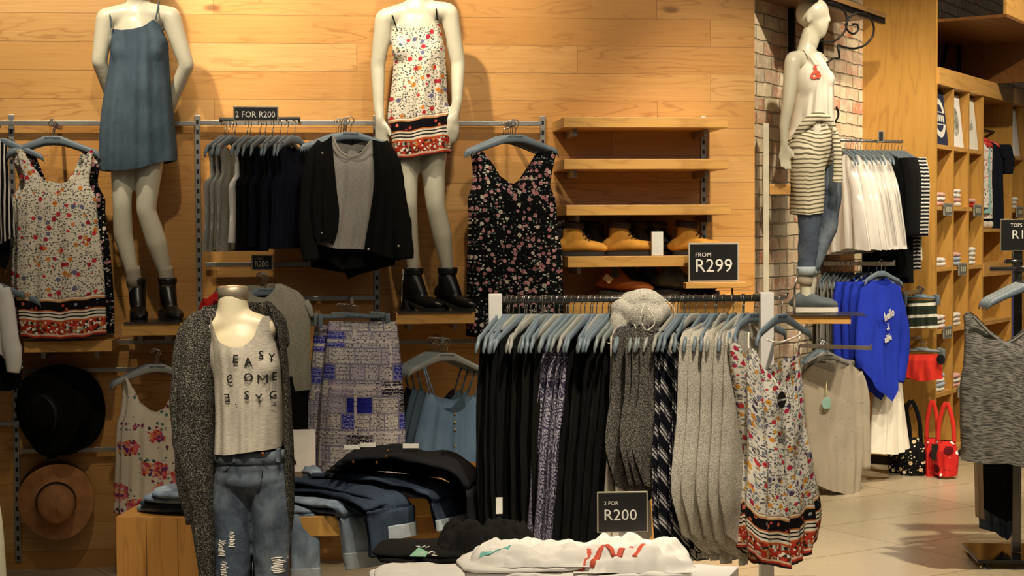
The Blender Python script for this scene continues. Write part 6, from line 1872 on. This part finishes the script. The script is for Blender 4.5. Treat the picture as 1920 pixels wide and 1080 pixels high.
# its platform
fpl = YF(1480, 604, DY - .14, R(-8))
e = empty('display_platform', fpl); tag(e, 'oak platform with a metal plate under the profile mannequin', 'platform')
zt = g(1500, 588).z + fp_.O.z - fpl.O.z - .006
bm = BM(); box(bm, 0, .345, 0, .42, zt-.045, zt, bev=.002); put('board', bm, OAK, e, smooth=False)
bm = BM(); box(bm, -.01, .43, -.02, .42, zt+.0005, zt+.0055); put('metal_plate', bm, STEEL, e, smooth=False)

# ---- helper for garments parallel to the brick wall or turned a little
def gframe(px, py, Y, rz): return YF(px, py, Y, rz)
# white tops on the upper arm
fa0 = BFx(1568, 262, .02); 
armdir = BF.N
def armpt(fr, d, dz=0): return fr.O + fr.N*d + Vector((0, 0, dz))
def wallarm(px, py, L, label, r_=.009, fr=None, off=.02):
    f = fr or BFx(px, py, off)
    bm = BM(); box(bm, -.012, .012, -L, 0, -.012, .012); box(bm, -.008, .008, -L-.004, -L+.004, -.012, .022)
    return put('faceout_hook', bm, SILVER, fr=f, smooth=False, label=label, cat='display arm'), f
hpx = None
def row_on_arm(fa, d0, d1, n, w, slope, gro, hlb, hgr, mat=HANG, jit=4, rz=None, logo=False, zoff=.0145, drop=.07):
    out = []
    hh = None
    for k in range(n):
        d = d0 + (d1-d0)*k/max(1, n-1)
        O = armpt(fa, d, zoff); rr = (fa.rz if rz is None else rz) + R(random.Random(k*7+n).uniform(-jit, jit))
        if hh is None: hh = hanger(O, rr, mat=mat, w=w, slope=slope, logo=logo, label=hlb, group=hgr, drop=drop)
        else: clone_hanger(hh, O, rr, hlb, hgr)
        out.append((O, rr))
    return out
def top_bm(L, w0=.13, w1=.2, w2=.24, T=.02, amp=.014, seed=0, neck=.05, hemv=.03, nf=4):
    return cloth_bm([(-.10, -w0, w0), (-.16, -w0*1.05, w0*1.05), (-.32, -w1, w1), (-L, -w2, w2)], [(0, -.12), (.2, -.10), (.5, -.10-neck), (.8, -.10), (1, -.12)], [(0, -L), (.3, -L-hemv), (.7, -L+hemv*.5), (1, -L)], T=T, amp=amp, nf=nf, seed=seed, nu=24, nv=20, edge=.6,
                    backtop=[(0, -.12), (.2, -.10), (.5, -.11), (.8, -.10), (1, -.12)])
def tee_bm(L, T=.02, amp=.008, seed=0, w=.21, hemv=.0):
    return cloth_bm([(-.085, -.07, .07), (-.105, -.13, .13), (-.15, -w, w), (-.30, -w*.98, w*.98), (-L, -w*1.05, w*1.05)], [(0, -.15), (.18, -.108), (.34, -.088), (.5, -.115), (.66, -.088), (.82, -.108), (1, -.15)], [(0, -L), (.5, -L-hemv), (1, -L)], T=T, amp=amp, nf=3, seed=seed, nu=26, nv=20, edge=.6,
                    backtop=[(0, -.15), (.18, -.108), (.34, -.085), (.5, -.090), (.66, -.085), (.82, -.108), (1, -.15)])
def sleeve_m(L=.5, w=.055, side=1, T=.03, seed=0, x0=.19, z0=-.125):
    bm = BM(); uvl = bm.loops.layers.uv.verify()
    P = smooth_pts([(side*x0, 0, z0), (side*(x0+.035), 0, z0-.10), (side*(x0+.045), 0, z0-L*.5), (side*(x0+.035), 0, z0-L)], 5)
    rings = []
    for i, p in enumerate(P):
        ww = w*(1 - .35*i/len(P)); rings.append([(p[0] + ww*cos(2*PI*k/12)*(1+.15*noise.noise(Vector((i*.7, k, seed)))), p[1] + T*sin(2*PI*k/12), p[2]) for k in range(12)])
    ring_loft(bm, rings)
    for f in bm.faces:
        for lp in f.loops: lp[uvl].uv = (lp.vert.co.x, lp.vert.co.z - (z0-L))
    return bm
wr0 = PY(1574, 263, 10.0); wr1 = PY(1690, 266, 10.42)
bm = BM(); sweep(bm, [wr0 + Vector((-.05, -.03, 0)), wr1], .010, 10); rebase(put('hanging_rail', bm, SILVER, label='silver rail high in the brick bay holding the white tops', cat='rail'))
def rail_row(a, b, n, w, slope, rz, jit, hlb, hgr, t0=0.0, t1=1.0, mats=(HANG,)):
    out = []; hh = None
    for k in range(n):
        O = a.lerp(b, t0 + (t1-t0)*k/max(1, n-1)) + Vector((0, 0, .012)); rr = rz + R(random.Random(k*5+n).uniform(-jit, jit))
        if hh is None: hh = hanger(O, rr, mat=mats[0], w=w, slope=slope, logo=False, label=hlb, group=hgr)
        else: clone_hanger(hh, O, rr, hlb, hgr)
        out.append((O, rr))
    return out
proto = None
for k, (O, rr) in enumerate(rail_row(wr0, wr1, 9, .18, .06, R(-66), 7, 'hanger of the white tops in the brick bay', 'hangers of the white tops', 0, .66)):
    if proto is None or k == 4:
        o = put('white_blouse', top_bm(.70, .12, .20, .30, T=.03, amp=.022, seed=210+k, nf=5), WHT, fr=Fr(O, rr)); proto = o
    else:
        o = proto.copy(); COL.objects.link(o); o.location = O; o.rotation_euler = (0, 0, rr)
    tag(o, 'floaty white sleeveless top in the brick bay beside the profile mannequin', 'top', 'white tops in the brick bay')
for k, (O, rr) in enumerate(rail_row(wr0, wr1, 6, .19, .06, R(-62), 4, 'hanger of the black and striped tops past the white ones', 'hangers of the black and striped tops', .72, 1.0)):
    m_, L, lb, gp = [(BLK, .88, 'long black top behind the floaty white tops', 'long black tops'), (BLK, .88, 'long black top behind the floaty white tops', 'long black tops'), (BLK2, .92, 'longest black top between the white and striped tops', None),
                     (STRB, .84, 'black and white striped top next to the oak end panel', 'striped tops in the brick bay'), (STRB, .84, 'black and white striped top next to the oak end panel', 'striped tops in the brick bay'), (fabric('pale_cream_cotton', 'd9d6bd', 'c6c3a8'), .78, 'pale cream top, last on the rail past the striped ones', None)][k]
    garment('long_shirt', Fr(O, rr), tee_bm(L, T=.022, amp=.010, seed=230+k, w=.20), m_, lb, 'top', gp, extra=[('sleeve', sleeve_m(.5, .05, 1, seed=k), m_)])
f = YF(1652, 267, 10.2, R(-15)); sign(f, .04, .075, [], 'tiny price card clipped on the tip of the high arm', frame=.008, mat=SIGNB)

# lower arm: light grey tees then blue sweatshirts
_, fA2 = wallarm(1545, 494, .46, 'silver arm holding the grey tees and the blue sweatshirts')
spots_ = row_on_arm(fA2, .02, .18, 6, .18, .06, None, 'hanger of the light grey tees behind the blue sweatshirts', 'hangers of the light grey tees', jit=3)
proto = None
for k, (O, rr) in enumerate(spots_):
    if proto is None: o = put('grey_tee', tee_bm(.62, T=.014, seed=240, w=.19), LGREY, fr=Fr(O, rr)); proto = o
    else: o = proto.copy(); COL.objects.link(o); o.location = O; o.rotation_euler = (0, 0, rr)
    tag(o, 'light grey tee hung edge-on behind the blue sweatshirts', 't-shirt', 'light grey tees on the middle arm')
spots_ = row_on_arm(fA2, .24, .40, 4, .18, .06, None, 'hanger of the royal blue sweatshirts', 'hangers of the blue sweatshirts', jit=3, rz=KR - R(14))
for k, (O, rr) in enumerate(spots_):
    lbl = ['innermost royal blue sweatshirt on its arm', 'second royal blue sweatshirt on its arm', 'third royal blue sweatshirt, just behind the printed front one', None][k]
    if k < 3:
        garment('blue_sweatshirt', Fr(O, rr), tee_bm(.72, T=.03, amp=.012, seed=250+k, w=.22), ROYAL, lbl, 'sweatshirt', extra=[('sleeve', sleeve_m(.50, .055, -1, seed=k), ROYAL)])
fBl = YF(1652, 487, 9.95, R(38))
rows = [(524, 1622, 1680), (548, 1612, 1690), (600, 1606, 1692), (680, 1604, 1688), (752, 1618, 1684)]
bm = pxcloth(fBl, rows, [(1612, 540), (1634, 527), (1642, 532), (1655, 537), (1668, 530), (1680, 534)], [(1610, 690), (1640, 735), (1664, 752), (1684, 700)], T=.05, amp=.014, nf=3, seed=260, off=.03, backtop=[(1612, 540), (1640, 526), (1668, 526), (1682, 536)])
bs = garment('blue_sweatshirt', fBl, bm, ROYAL, 'royal blue sweatshirt with white script print in front of its copies', 'sweatshirt',
        extra=[('sleeve', pxtube(fBl, [(1678, 540, .02, 8), (1688, 590, .03, 10), (1694, 640, .03, 10), (1690, 690, .03, 9), (1686, 716, .03, 8)], crump=.15), ROYAL)])
for t_, px, py, sz, rt in (('hello', 1664, 590, .075, .25), ('.i.', 1662, 612, .06, .2), ('alife', 1662, 634, .06, .2)):
    lay_text_px(bs, fBl, t_, px, py, sz, rt, False, LETTER, 'white_print', .012, .9, .002)
hanger(Fr(fBl.w(-.0, .0, .0), fBl.rz), label='front hanger of the printed blue sweatshirt', w=.17, slope=.05, logo=False)
# white garment lower, behind the blue one
fwh = YF(1672, 700, 10.1, R(35))
bm = pxcloth(fwh, [(700, 1640, 1690), (760, 1636, 1694), (850, 1630, 1706)], [(1640, 700), (1690, 700)], [(1630, 850), (1672, 850), (1706, 838)], T=.05, amp=.014, nf=4, seed=263)
garment('white_skirt', fwh, bm, WHT2, 'white skirt hem hanging below the blue sweatshirts', 'skirt')

# speckled sweatshirts
fSp = YF(1552, 642, 9.62, R(30))
_, fA3 = wallarm(1498, 648, .46, 'silver arm low on the brick holding the speckled sweatshirts')
hanger(Fr(fSp.w(0, 0, .0), fSp.rz), mat=HANGW, label='front grey hanger of the speckled sweatshirt', w=.19, slope=.055)
rows = [(682, 1520, 1602), (700, 1503, 1614), (760, 1508, 1618), (840, 1516, 1620), (926, 1528, 1612)]
bm = pxcloth(fSp, rows, [(1503, 700), (1522, 684), (1534, 690), (1556, 698), (1578, 690), (1590, 682), (1614, 700)], [(1528, 908), (1552, 920), (1590, 928), (1612, 926)], T=.05, amp=.012, nf=3, seed=270, off=.02,
             backtop=[(1503, 700), (1530, 680), (1556, 682), (1584, 680), (1614, 700)])
sp_ = garment('speckled_sweatshirt', fSp, bm, SPECK, 'speckled grey sweatshirt with a round pastel tag, front of the lower arm', 'sweatshirt',
        extra=[('sleeve', pxtube(fSp, [(1608, 700, .02, 8), (1618, 740, .02, 10), (1622, 820, .02, 9), (1624, 880, .02, 8)], crump=.12), SPECK)])
q = loc3(fSp, 1550, 756, .095); bm = BM()
ellipsoid(bm, q, (.036, .002, .040), n=24, m=8); put('round_tag', bm, plain('pastel_card', '8fb4a2', .6), sp_)
bm = BM(); sweep(bm, [q + Vector((.0, .0, .035)), q + Vector((.006, .01, .13))], .003, 6); put('tag_string', bm, plain('yellow_cord', 'd8cc90', .8), sp_)
lbs = ['grey marl sweatshirt right behind the speckled one', 'pale grey sweatshirt third on the lower arm', 'light grey sweatshirt with hanging sleeve, fourth on the lower arm', 'white top with thin black stripes on the lower arm', 'cream top with black stripes at the back of the lower arm']
for k in range(5):
    m_ = [TGREY, LGREY, fabric('pale_grey_jersey', 'bcb8ac', 'a8a498'), STRW, STRW][k]
    O = fSp.w(.045 + .045*k, .05 + .07*k, 0); fr = Fr(O, fSp.rz + R(4))
    hanger(fr, mat=[HANGW, HANGW, HANG, HANG, HANG][k], w=.185, slope=.055, logo=False, label='hanger among those behind the speckled sweatshirt', group='hangers behind the speckled sweatshirt')
    garment('sweatshirt', fr, tee_bm([.84, .84, .80, .82, .80][k], T=.028, amp=.010, seed=280+k, w=.20), m_, lbs[k], 'sweatshirt', extra=[('sleeve', sleeve_m(.58, .05, 1, seed=k+3), m_)])

# ------------------------------------------------------------------ oak end panel fittings (facing the aisle)
SF = Fr(KF.w(-.03, 0, 0), KR - PI/2)
def SFx(px, py, off):
    n = SF.N; d = ray(px, py); t = ((SF.O + n*off - CP).dot(n)) / d.dot(n)
    return Fr(CP + d*t, SF.rz)
# wide honey oak face: reaches from the cubbies to the brick
# khaki striped shorts
def arm2(px, py, L, label):
    f = SFx(px, py, 0.0); bm = BM(); box(bm, -.01, .01, -L, 0, -.01, .01)
    put('faceout_hook', bm, SILVER, fr=f, smooth=False, label=label, cat='display arm')
    return f
arm2(1722, 546, .34, 'silver arm on the oak end panel holding the olive striped shorts')
arm2(1726, 632, .34, 'silver arm on the oak end panel holding the coral shorts')
fk = SFx(1728, 538, .30)
for k in range(5):
    fr = Fr(fk.w(-.02*k - .0, .05*k, .0), fk.rz + R(2*k))
    hanger(fr, clip=True, mat=HANG, w=.115, logo=False, label='clip hanger of the olive striped shorts' if k else 'front clip hanger of the olive striped shorts', group='clip hangers of the striped shorts' if k else None, drop=.06)
    bm = pxcloth(Fr(fr.O, fk.rz), [(560, 1704 - 4*k, 1756 - 6*k), (600, 1702 - 4*k, 1758-6*k), (617, 1702 - 4*k, 1758-6*k)], [(1704-4*k, 562), (1756-6*k, 562)], [(1702-4*k, 616), (1758-6*k, 614)], T=.03, amp=.006, nf=3, seed=300+k)
    garment('striped_shorts', fr, bm, STRG, 'olive and white striped shorts at the front of their arm on the oak panel' if k == 0 else 'olive striped shorts behind the front pair on the oak panel', 'shorts', None if k == 0 else 'olive striped shorts')
fc = SFx(1734, 642, .30)
for k in range(3):
    fr = Fr(fc.w(-.03*k, .05*k, .0), fc.rz + R(3*k))
    hanger(fr, clip=True, mat=HANGL, w=.13, logo=False, label='front clip hanger of the coral red shorts' if k == 0 else 'clip hanger behind the coral red shorts', group=None if k == 0 else 'clip hangers of the coral shorts', drop=.045)
    bm = pxcloth(Fr(fr.O, fc.rz), [(662, 1698-3*k, 1764-6*k), (690, 1694-3*k, 1767-6*k), (712, 1694-3*k, 1768-6*k)], [(1698-3*k, 664), (1764-6*k, 664)], [(1694-3*k, 706), (1730, 714), (1768-6*k, 710)], T=.035, amp=.008, nf=3, seed=310+k)
    o = garment('red_shorts', fr, bm, REDF if k < 2 else NAVY, ['coral red shorts with a round black tag at the front of their arm', 'second coral red shorts behind the front pair', 'navy shorts behind the coral red pairs'][k], 'shorts')
    if k == 0:
        bm = BM(); ellipsoid(bm, loc3(fr, 1764, 674, .05), (.028, .002, .036), n=20, m=8); put('round_tag', bm, SIGNB, o)
# bags: dark blossom and red
def bag(fr, mat, lb, w, h, strapm, group=None, dx=0):
    e = empty('printed_bag', fr); tag(e, lb, 'bag', group)
    bm = cloth_bm([(-.24, -w*.35, w*.35), (-.30, -w*.45, w*.45), (-.24-h*.5, -w*.5, w*.5), (-.24-h, -w*.45, w*.45)], -.24, -.24-h, T=.07, amp=.012, nf=3, seed=int(w*1000), nu=22, nv=18, crump=.02)
    put('pouch', bm, mat, e)
    for s in (-1, 1):
        bm = BM(); P = smooth_pts([(s*w*.32, -.01*s, -.25), (s*w*.28, -.01*s, -.13), (s*w*.12, 0, -.03), (0, 0, .005)], 5)
        sweep(bm, P, [(.014, .005)]*len(P), 8, up=Vector((0, 1, 0))); put('strap', bm, strapm, e)
    return e
bf = SFx(1716, 752, .30); arm2(1712, 758, .36, 'arm low on the oak end panel with the printed bags')
bag(Fr(bf.w(-.02, -.02, 0), bf.rz + .1), BFLOR2, 'black bag with cream blossoms low on the oak end panel', .20, .24, BLK)
bag(Fr(bf.w(-.10, .03, -.02), bf.rz - .1), BFLOR2, 'second black blossom bag behind, near the white skirt', .20, .22, BLK)
bag(Fr(bf.w(.10, .04, .0), bf.rz + .1), RFLOR, 'red bag between the black blossom bag and the outer red one', .12, .26, REDF)
bag(Fr(bf.w(.215, -.04, .0), bf.rz + .15), RFLOR, 'red and white blossom bag with red straps at the panel corner', .16, .22, REDF)
bm = BM(); box(bm, -.02, .02, -.003, .003, 0, .10); put('price_tag', bm, SIGNB, fr=Fr(bf.w(.16, -.10, -.36), bf.rz), smooth=False, label='dark price tag hanging at the red bags', cat='tag')

# ------------------------------------------------------------------ cubby contents (in the cubby frame)
def kpt(s, y, z): return KF.w(s, y, z)
# printed display tees leaning in the top cells
def poster(i, mat, lb, art):
    s0, s1 = SX[i], SX[i+1]
    e = empty('display_tee', Fr(kpt((s0+s1)/2, .035, 2.166), KR)); e.rotation_euler = (R(-6), 0, KR); tag(e, lb, 't-shirt')
    w_ = (s1 - s0)/2 - .028
    bm = BM(); box(bm, -w_, w_, -.01, .0, 0.001, .37, bev=.004); put('front', bm, mat, e, smooth=False)
    for n_, b_, m_ in art(w_): put(n_, b_, m_, e, smooth=False)
def ringband(cx, cz, r0, r1, a0, a1, y=-.0115, n=24, sx=1.0):
    bm = BM(); A_ = [R(a0 + (a1-a0)*k/n) for k in range(n+1)]
    i_ = [bm.verts.new((cx + sx*r0*cos(a), y, cz + r0*sin(a))) for a in A_]; o_ = [bm.verts.new((cx + sx*r1*cos(a), y, cz + r1*sin(a))) for a in A_]
    for k in range(n): bm.faces.new((i_[k], i_[k+1], o_[k+1], o_[k]))
    return bm
def art1(w_):
    bm = ringband(0, .185, .095, .135, 200, 340); b2 = ringband(0, .185, .095, .135, 20, 160)
    b3 = BM()
    for x in (-.09, -.045, 0, .045, .09): box(b3, x-.014, x+.014, -.0118, -.0112, .16, .205)
    b4 = BM(); box(b4, -.13, .13, -.0118, -.0112, .222, .228); box(b4, -.13, .13, -.0118, -.0112, .138, .144)
    return [('emblem', bm, LETTER), ('emblem', b2, LETTER), ('emblem', b3, LETTER), ('emblem', b4, LETTER)]
GPR = plain('grey_print', '8c897e', .8, 0, .2, 30)
def art2(w_):
    bm = ringband(0, .18, .0, .10, 0, 360, sx=.85); b2 = ringband(.01, .22, .05, .056, 0, 360, y=-.0122); b3 = ringband(.02, .17, .0, .04, 0, 360, y=-.0124)
    return [('round_print', bm, plain('pale_grey_print', 'b9b3a4', .8, 0, .2, 30)), ('round_print', b2, GPR), ('round_print', b3, GPR)]
def art3(w_):
    return [('script_print', text_bm('Girl', .10, .0006, .8, loc=(0, -.0115, .17), rot=.15), GPR)]
poster(0, plain('navy_tee_front', '2c3148', .85), 'navy display tee with a white emblem in the first top cubby', art1)
poster(1, WHT, 'white display tee with a round grey print in the second top cubby', art2)
poster(2, WHT2, 'cream display tee with a small grey script in the third top cubby', art3)
poster(4, WHT, 'white display tee in the top cubby past the hanging navy tee', lambda w_: [('dark_print', ringband(-.05, .2, 0, .02, 0, 360), GPR)])
# folded stacks
PALE = [plain('pale_pink_fold', 'd9a89c', .9), plain('cream_fold', 'd9d0bc', .9), plain('pale_blue_fold', 'aab6c4', .9), plain('white_fold', 'e2dccf', .9), plain('red_fold', 'b03028', .9), floral('baby_print', 'ddd6c8', ['c88a90', '8a9aa0'], ['c05060', '504a60'], fs=40, fthr=.3, ls=70)]
cells = [(0, 1.755, 3, [0, 5, 0], 'pink folded tops'), (1, 1.755, 4, [1, 0, 3, 5], 'mixed pastel folded tops'), (2, 1.755, 2, [4, 0], 'red folded tops'), (4, 1.755, 3, [3, 1, 3], 'cream folded tops'),
         (0, 1.345, 2, [3, 3], 'two folded white tops'), (1, 1.345, 3, [2, 2, 0], 'blue and pink folded tops'), (2, 1.345, 4, [3, 3, 3, 3], 'white folded tops'),
         (0, .925, 3, [5, 5, 5], 'dotted folded tops'), (1, .925, 3, [1, 5, 5], 'printed folded tops'), (0, .50, 4, [3, 2, 3, 2], 'striped folded tops'), (1, .50, 3, [0, 3, 0], 'rosy folded tops')]
rown = {1.755: 'second shelf row', 1.345: 'third shelf row', .925: 'fourth shelf row', .50: 'fifth shelf row'}
coln = {0: 'first cubby column', 1: 'second cubby column', 2: 'third cubby column', 4: 'cubby column past the wide bay'}
for ci, z, n, ms, nm in cells:
    tt = .03
    for k in range(n):
        bm = folded_bm(.24, .26, tt, seed=ci*3+k+z, wav=.18)
        o = put('folded_shirt', bm, PALE[ms[k]], fr=Fr(kpt((SX[ci]+SX[ci+1])/2 - .02, .145, z + k*tt*1.03), KR + R((k*37 % 9) - 4)), label='folded top in the stack on the %s, %s' % (rown[z], coln[ci]), cat='folded top', group='%s in the %s' % (nm, coln[ci]))
for k, (ci, z) in enumerate(((0, 1.755), (2, 1.755), (4, 1.755), (1, 1.345), (0, .925), (1, .50))):
    f = Fr(kpt((SX[ci]+SX[ci+1])/2 + (0 if ci else .02), -.012, z - .065), KR)
    e = sign(f, .19, .085, [], 'small grey price strip on the %s, %s' % (rown[z], coln[ci]), frame=.010, fmat=GPR, mat=plain('price_strip_card', '6a685c', .6))
    bm = BM()
    for j in range(3): box(bm, -.06 + .045*j, -.03 + .045*j, -.0062, -.0055, .025, .06)
    put('price_print', bm, plain('faded_print', 'b4b09c', .7), e, smooth=False)
# hanging navy tee on red hanger in the wide bay
kh = Fr(kpt(1.50, .14, 2.33), KR)
bm = BM(); sweep(bm, [kpt(1.114, .14, 2.345), kpt(1.886, .14, 2.345)], .012, 10)
o = put('hanging_rod', bm, IRON, label='black rod across the wide cubby bay', cat='rod'); rebase(o)
RRED = plain('red_plastic', 'c03020', .4)
def bayfr(s, dy, rz): return Fr(kpt(s, dy, 2.345+.0145), rz)
f = bayfr(1.52, .14, KR - R(48))
hanger(f, mat=RRED, label='red hanger of the navy tee in the wide cubby bay', w=.16, slope=.05, logo=False, name='red_hanger')
garment('navy_tee', f, tee_bm(.78, T=.03, amp=.012, seed=400, w=.19), fabric('deep_navy_cotton', '14161f', '0d0e15'), 'dark navy tee on a red hanger in the wide cubby bay', 't-shirt',
        extra=[('sleeve', sleeve_m(.22, .06, 1, seed=4), fabric('deep_navy_cotton', '14161f', '0d0e15'))])
AQ = fabric('aqua_jersey', '8cb4b0', '7aa09c')
for k in range(3):
    f = bayfr(1.30 + .05*k, .14, KR - R(40))
    hanger(f, mat=RRED, label='red hanger of the pastel garments in the wide cubby bay', group='red hangers of the pastel garments', w=.14, slope=.05, logo=False, name='red_hanger')
    garment('pastel_shirt', f, tee_bm(.60 + .04*k, T=.02, amp=.012, seed=410+k, w=.15), [PALE[5], AQ, PALE[5]][k], ['pastel print garment nearest the divider in the wide bay', 'aqua garment beside the navy tee in the wide bay', 'pale printed garment directly behind the navy tee'][k], 'top')
bm = folded_bm(.5, .3, .05, seed=3); put('folded_blanket', bm, PALE[1], fr=Fr(kpt(1.45, .2, 1.355+.25), KR), label='cream folded garment lying in the wide bay under the navy tee', cat='folded top')
bm = BM(); box(bm, 1.114, 1.886, .002, .45, 1.580, 1.604); put('shelf', bm, OAK, cub, smooth=False)

# ------------------------------------------------------------------ rack at the right edge
QY = 7.62
fb = PZ(1893, 1050, .02)
fQ = Fr((PY(1905, 1000, QY).x, QY, 0), R(-6))
q = empty('display_stand', fQ); tag(q, 'black square-based garment stand at the picture edge with a steel post', 'clothes rack')
zr = fQ.xz(1905, 504)[1]
bm = BM(); box(bm, -.02, .02, -.02, .02, .05, zr + .15); put('post', bm, STEEL, q, smooth=False)
bm = BM(); box(bm, -.215, .30, -.20, .22, .03, .045, bev=.002); put('base_plate', bm, plain('gloss_black_steel', '171614', .12, .3), q, smooth=False)
for sx, sy in ((-.18, -.17), (.26, -.17), (-.18, .19), (.26, .19)):
    bm = BM(); sweep(bm, [(sx, sy, 0.001), (sx, sy, .008), (sx, sy, .012), (sx, sy, .03)], [.022, .020, .009, .009], 12); put('foot', bm, CHROME, q)
bm = BM(); sweep(bm, [(-.13, -.02, zr), (.28, -.02, zr)], .011, 10); box(bm, -.055, .02, -.03, .03, zr + .025, zr+.045); put('cross_arm', bm, STEEL, q)
fq_ = Fr(fQ.w(.03, -.27, zr + .0), R(4))
bm = BM(); box(bm, -.008, .008, -.27, 0, zr-.01, zr+.01); put('face_out_arm', bm, STEEL, q, smooth=False)
hanger(Fr(fq_.w(0, 0, .0125), fq_.rz), mat=HANG, w=.235, slope=.085, label='wide blue-grey hanger of the space-dyed tank at the picture edge')
for k in range(9):
    hanger(Fr(fq_.w(-.005 + .004*k, .025 + .024*k, .0125), fq_.rz + R(2*(k % 3) - 2)), mat=[HANG, HANGW, HANGL][k % 3], w=.225, slope=.085, logo=False, label='one of the many hangers behind the space-dyed tank', group='hangers behind the space-dyed tank')
rows = [(590, 1806, 1990), (620, 1808, 1990), (680, 1806, 1990), (720, 1800, 1994), (800, 1800, 1998), (866, 1802, 2000)]
tp = [(1806, 592), (1814, 584), (1826, 592), (1850, 618), (1878, 640), (1892, 642), (1912, 630), (1945, 600), (1975, 584), (1990, 592)]
fz_ = Fr(fq_.O, fq_.rz)
bm = pxcloth(fz_, rows, tp, [(1802, 862), (1840, 868), (1880, 866), (1920, 876), (2000, 880)], T=.06, amp=.014, nf=3, seed=501, off=.02, nu=44)
nbm = BM(); sweep(nbm, smooth_pts([tuple(loc3(fz_, px, py, .06)) for px, py in ((1826, 594), (1850, 620), (1884, 643), (1915, 628), (1950, 596))], 4), .006, 6)
garment('space_dyed_tank', fz_, bm, SPACE, 'grey space-dyed V-neck tank hanging at the picture edge', 'tank top', extra=[('neck_binding', nbm, SPACE)])
bm = pxcloth(Fr(fq_.w(0, .07, 0), fq_.rz), rows, tp, [(1802, 850), (2000, 862)], T=.03, amp=.01, nf=3, seed=502, off=.0)
garment('dark_tank', Fr(fq_.w(0.01, .09, 0), fq_.rz + .04), bm, BLK, 'black tank behind the space-dyed one', 'tank top')
# lower garments under it
fl = Fr(fQ.w(-.02, .05, 0), R(4))
bm = pxcloth(fl, [(820, 1838, 1900), (900, 1838, 1905), (975, 1840, 1908)], [(1838, 820), (1900, 820)], [(1840, 950), (1880, 975), (1908, 970)], T=.05, amp=.012, nf=3, seed=510)
garment('black_trousers', fl, bm, BLK, 'black trousers hanging below the space-dyed tank', 'trousers')
fl2 = Fr(fQ.w(-.04, .15, 0), R(4))
bm = pxcloth(fl2, [(840, 1832, 1880), (900, 1834, 1890), (1000, 1836, 1900)], [(1832, 840), (1880, 840)], [(1836, 990), (1865, 996), (1886, 1012), (1900, 985)], T=.04, amp=.012, nf=3, seed=511)
garment('denim_shorts', fl2, bm, DENM, 'blue denim hem showing below the black trousers', 'jeans')
fl3 = Fr(fQ.w(-.06, .10, 0), R(30))
bm = pxcloth(fl3, [(700, 1826, 1850), (800, 1826, 1846), (975, 1832, 1846)], [(1826, 700), (1850, 700)], [(1832, 968), (1846, 975)], T=.02, amp=.006, nf=2, seed=512)
garment('beige_garment', fl3, bm, fabric('dusty_beige', 'a08c78', '8a7664'), 'beige garment edge beside the black trousers', 'garment')
# sign TOPS R14
fT2 = Fr(fQ.w(-.095 + .19, -.05, zr + .125), R(-3))
xx = fQ.xz(1871, 440)[0]
fT2 = Fr(fQ.w(xx + .15, -.05, fQ.xz(1890, 470)[1]), R(-4))
sign(fT2, .30, .15, [('TOPS', .155, .80, .024, .95), ('R149', .17, .50, .060, 1.0)], 'black sign reading TOPS R149 cut off by the picture edge', frame=.004)
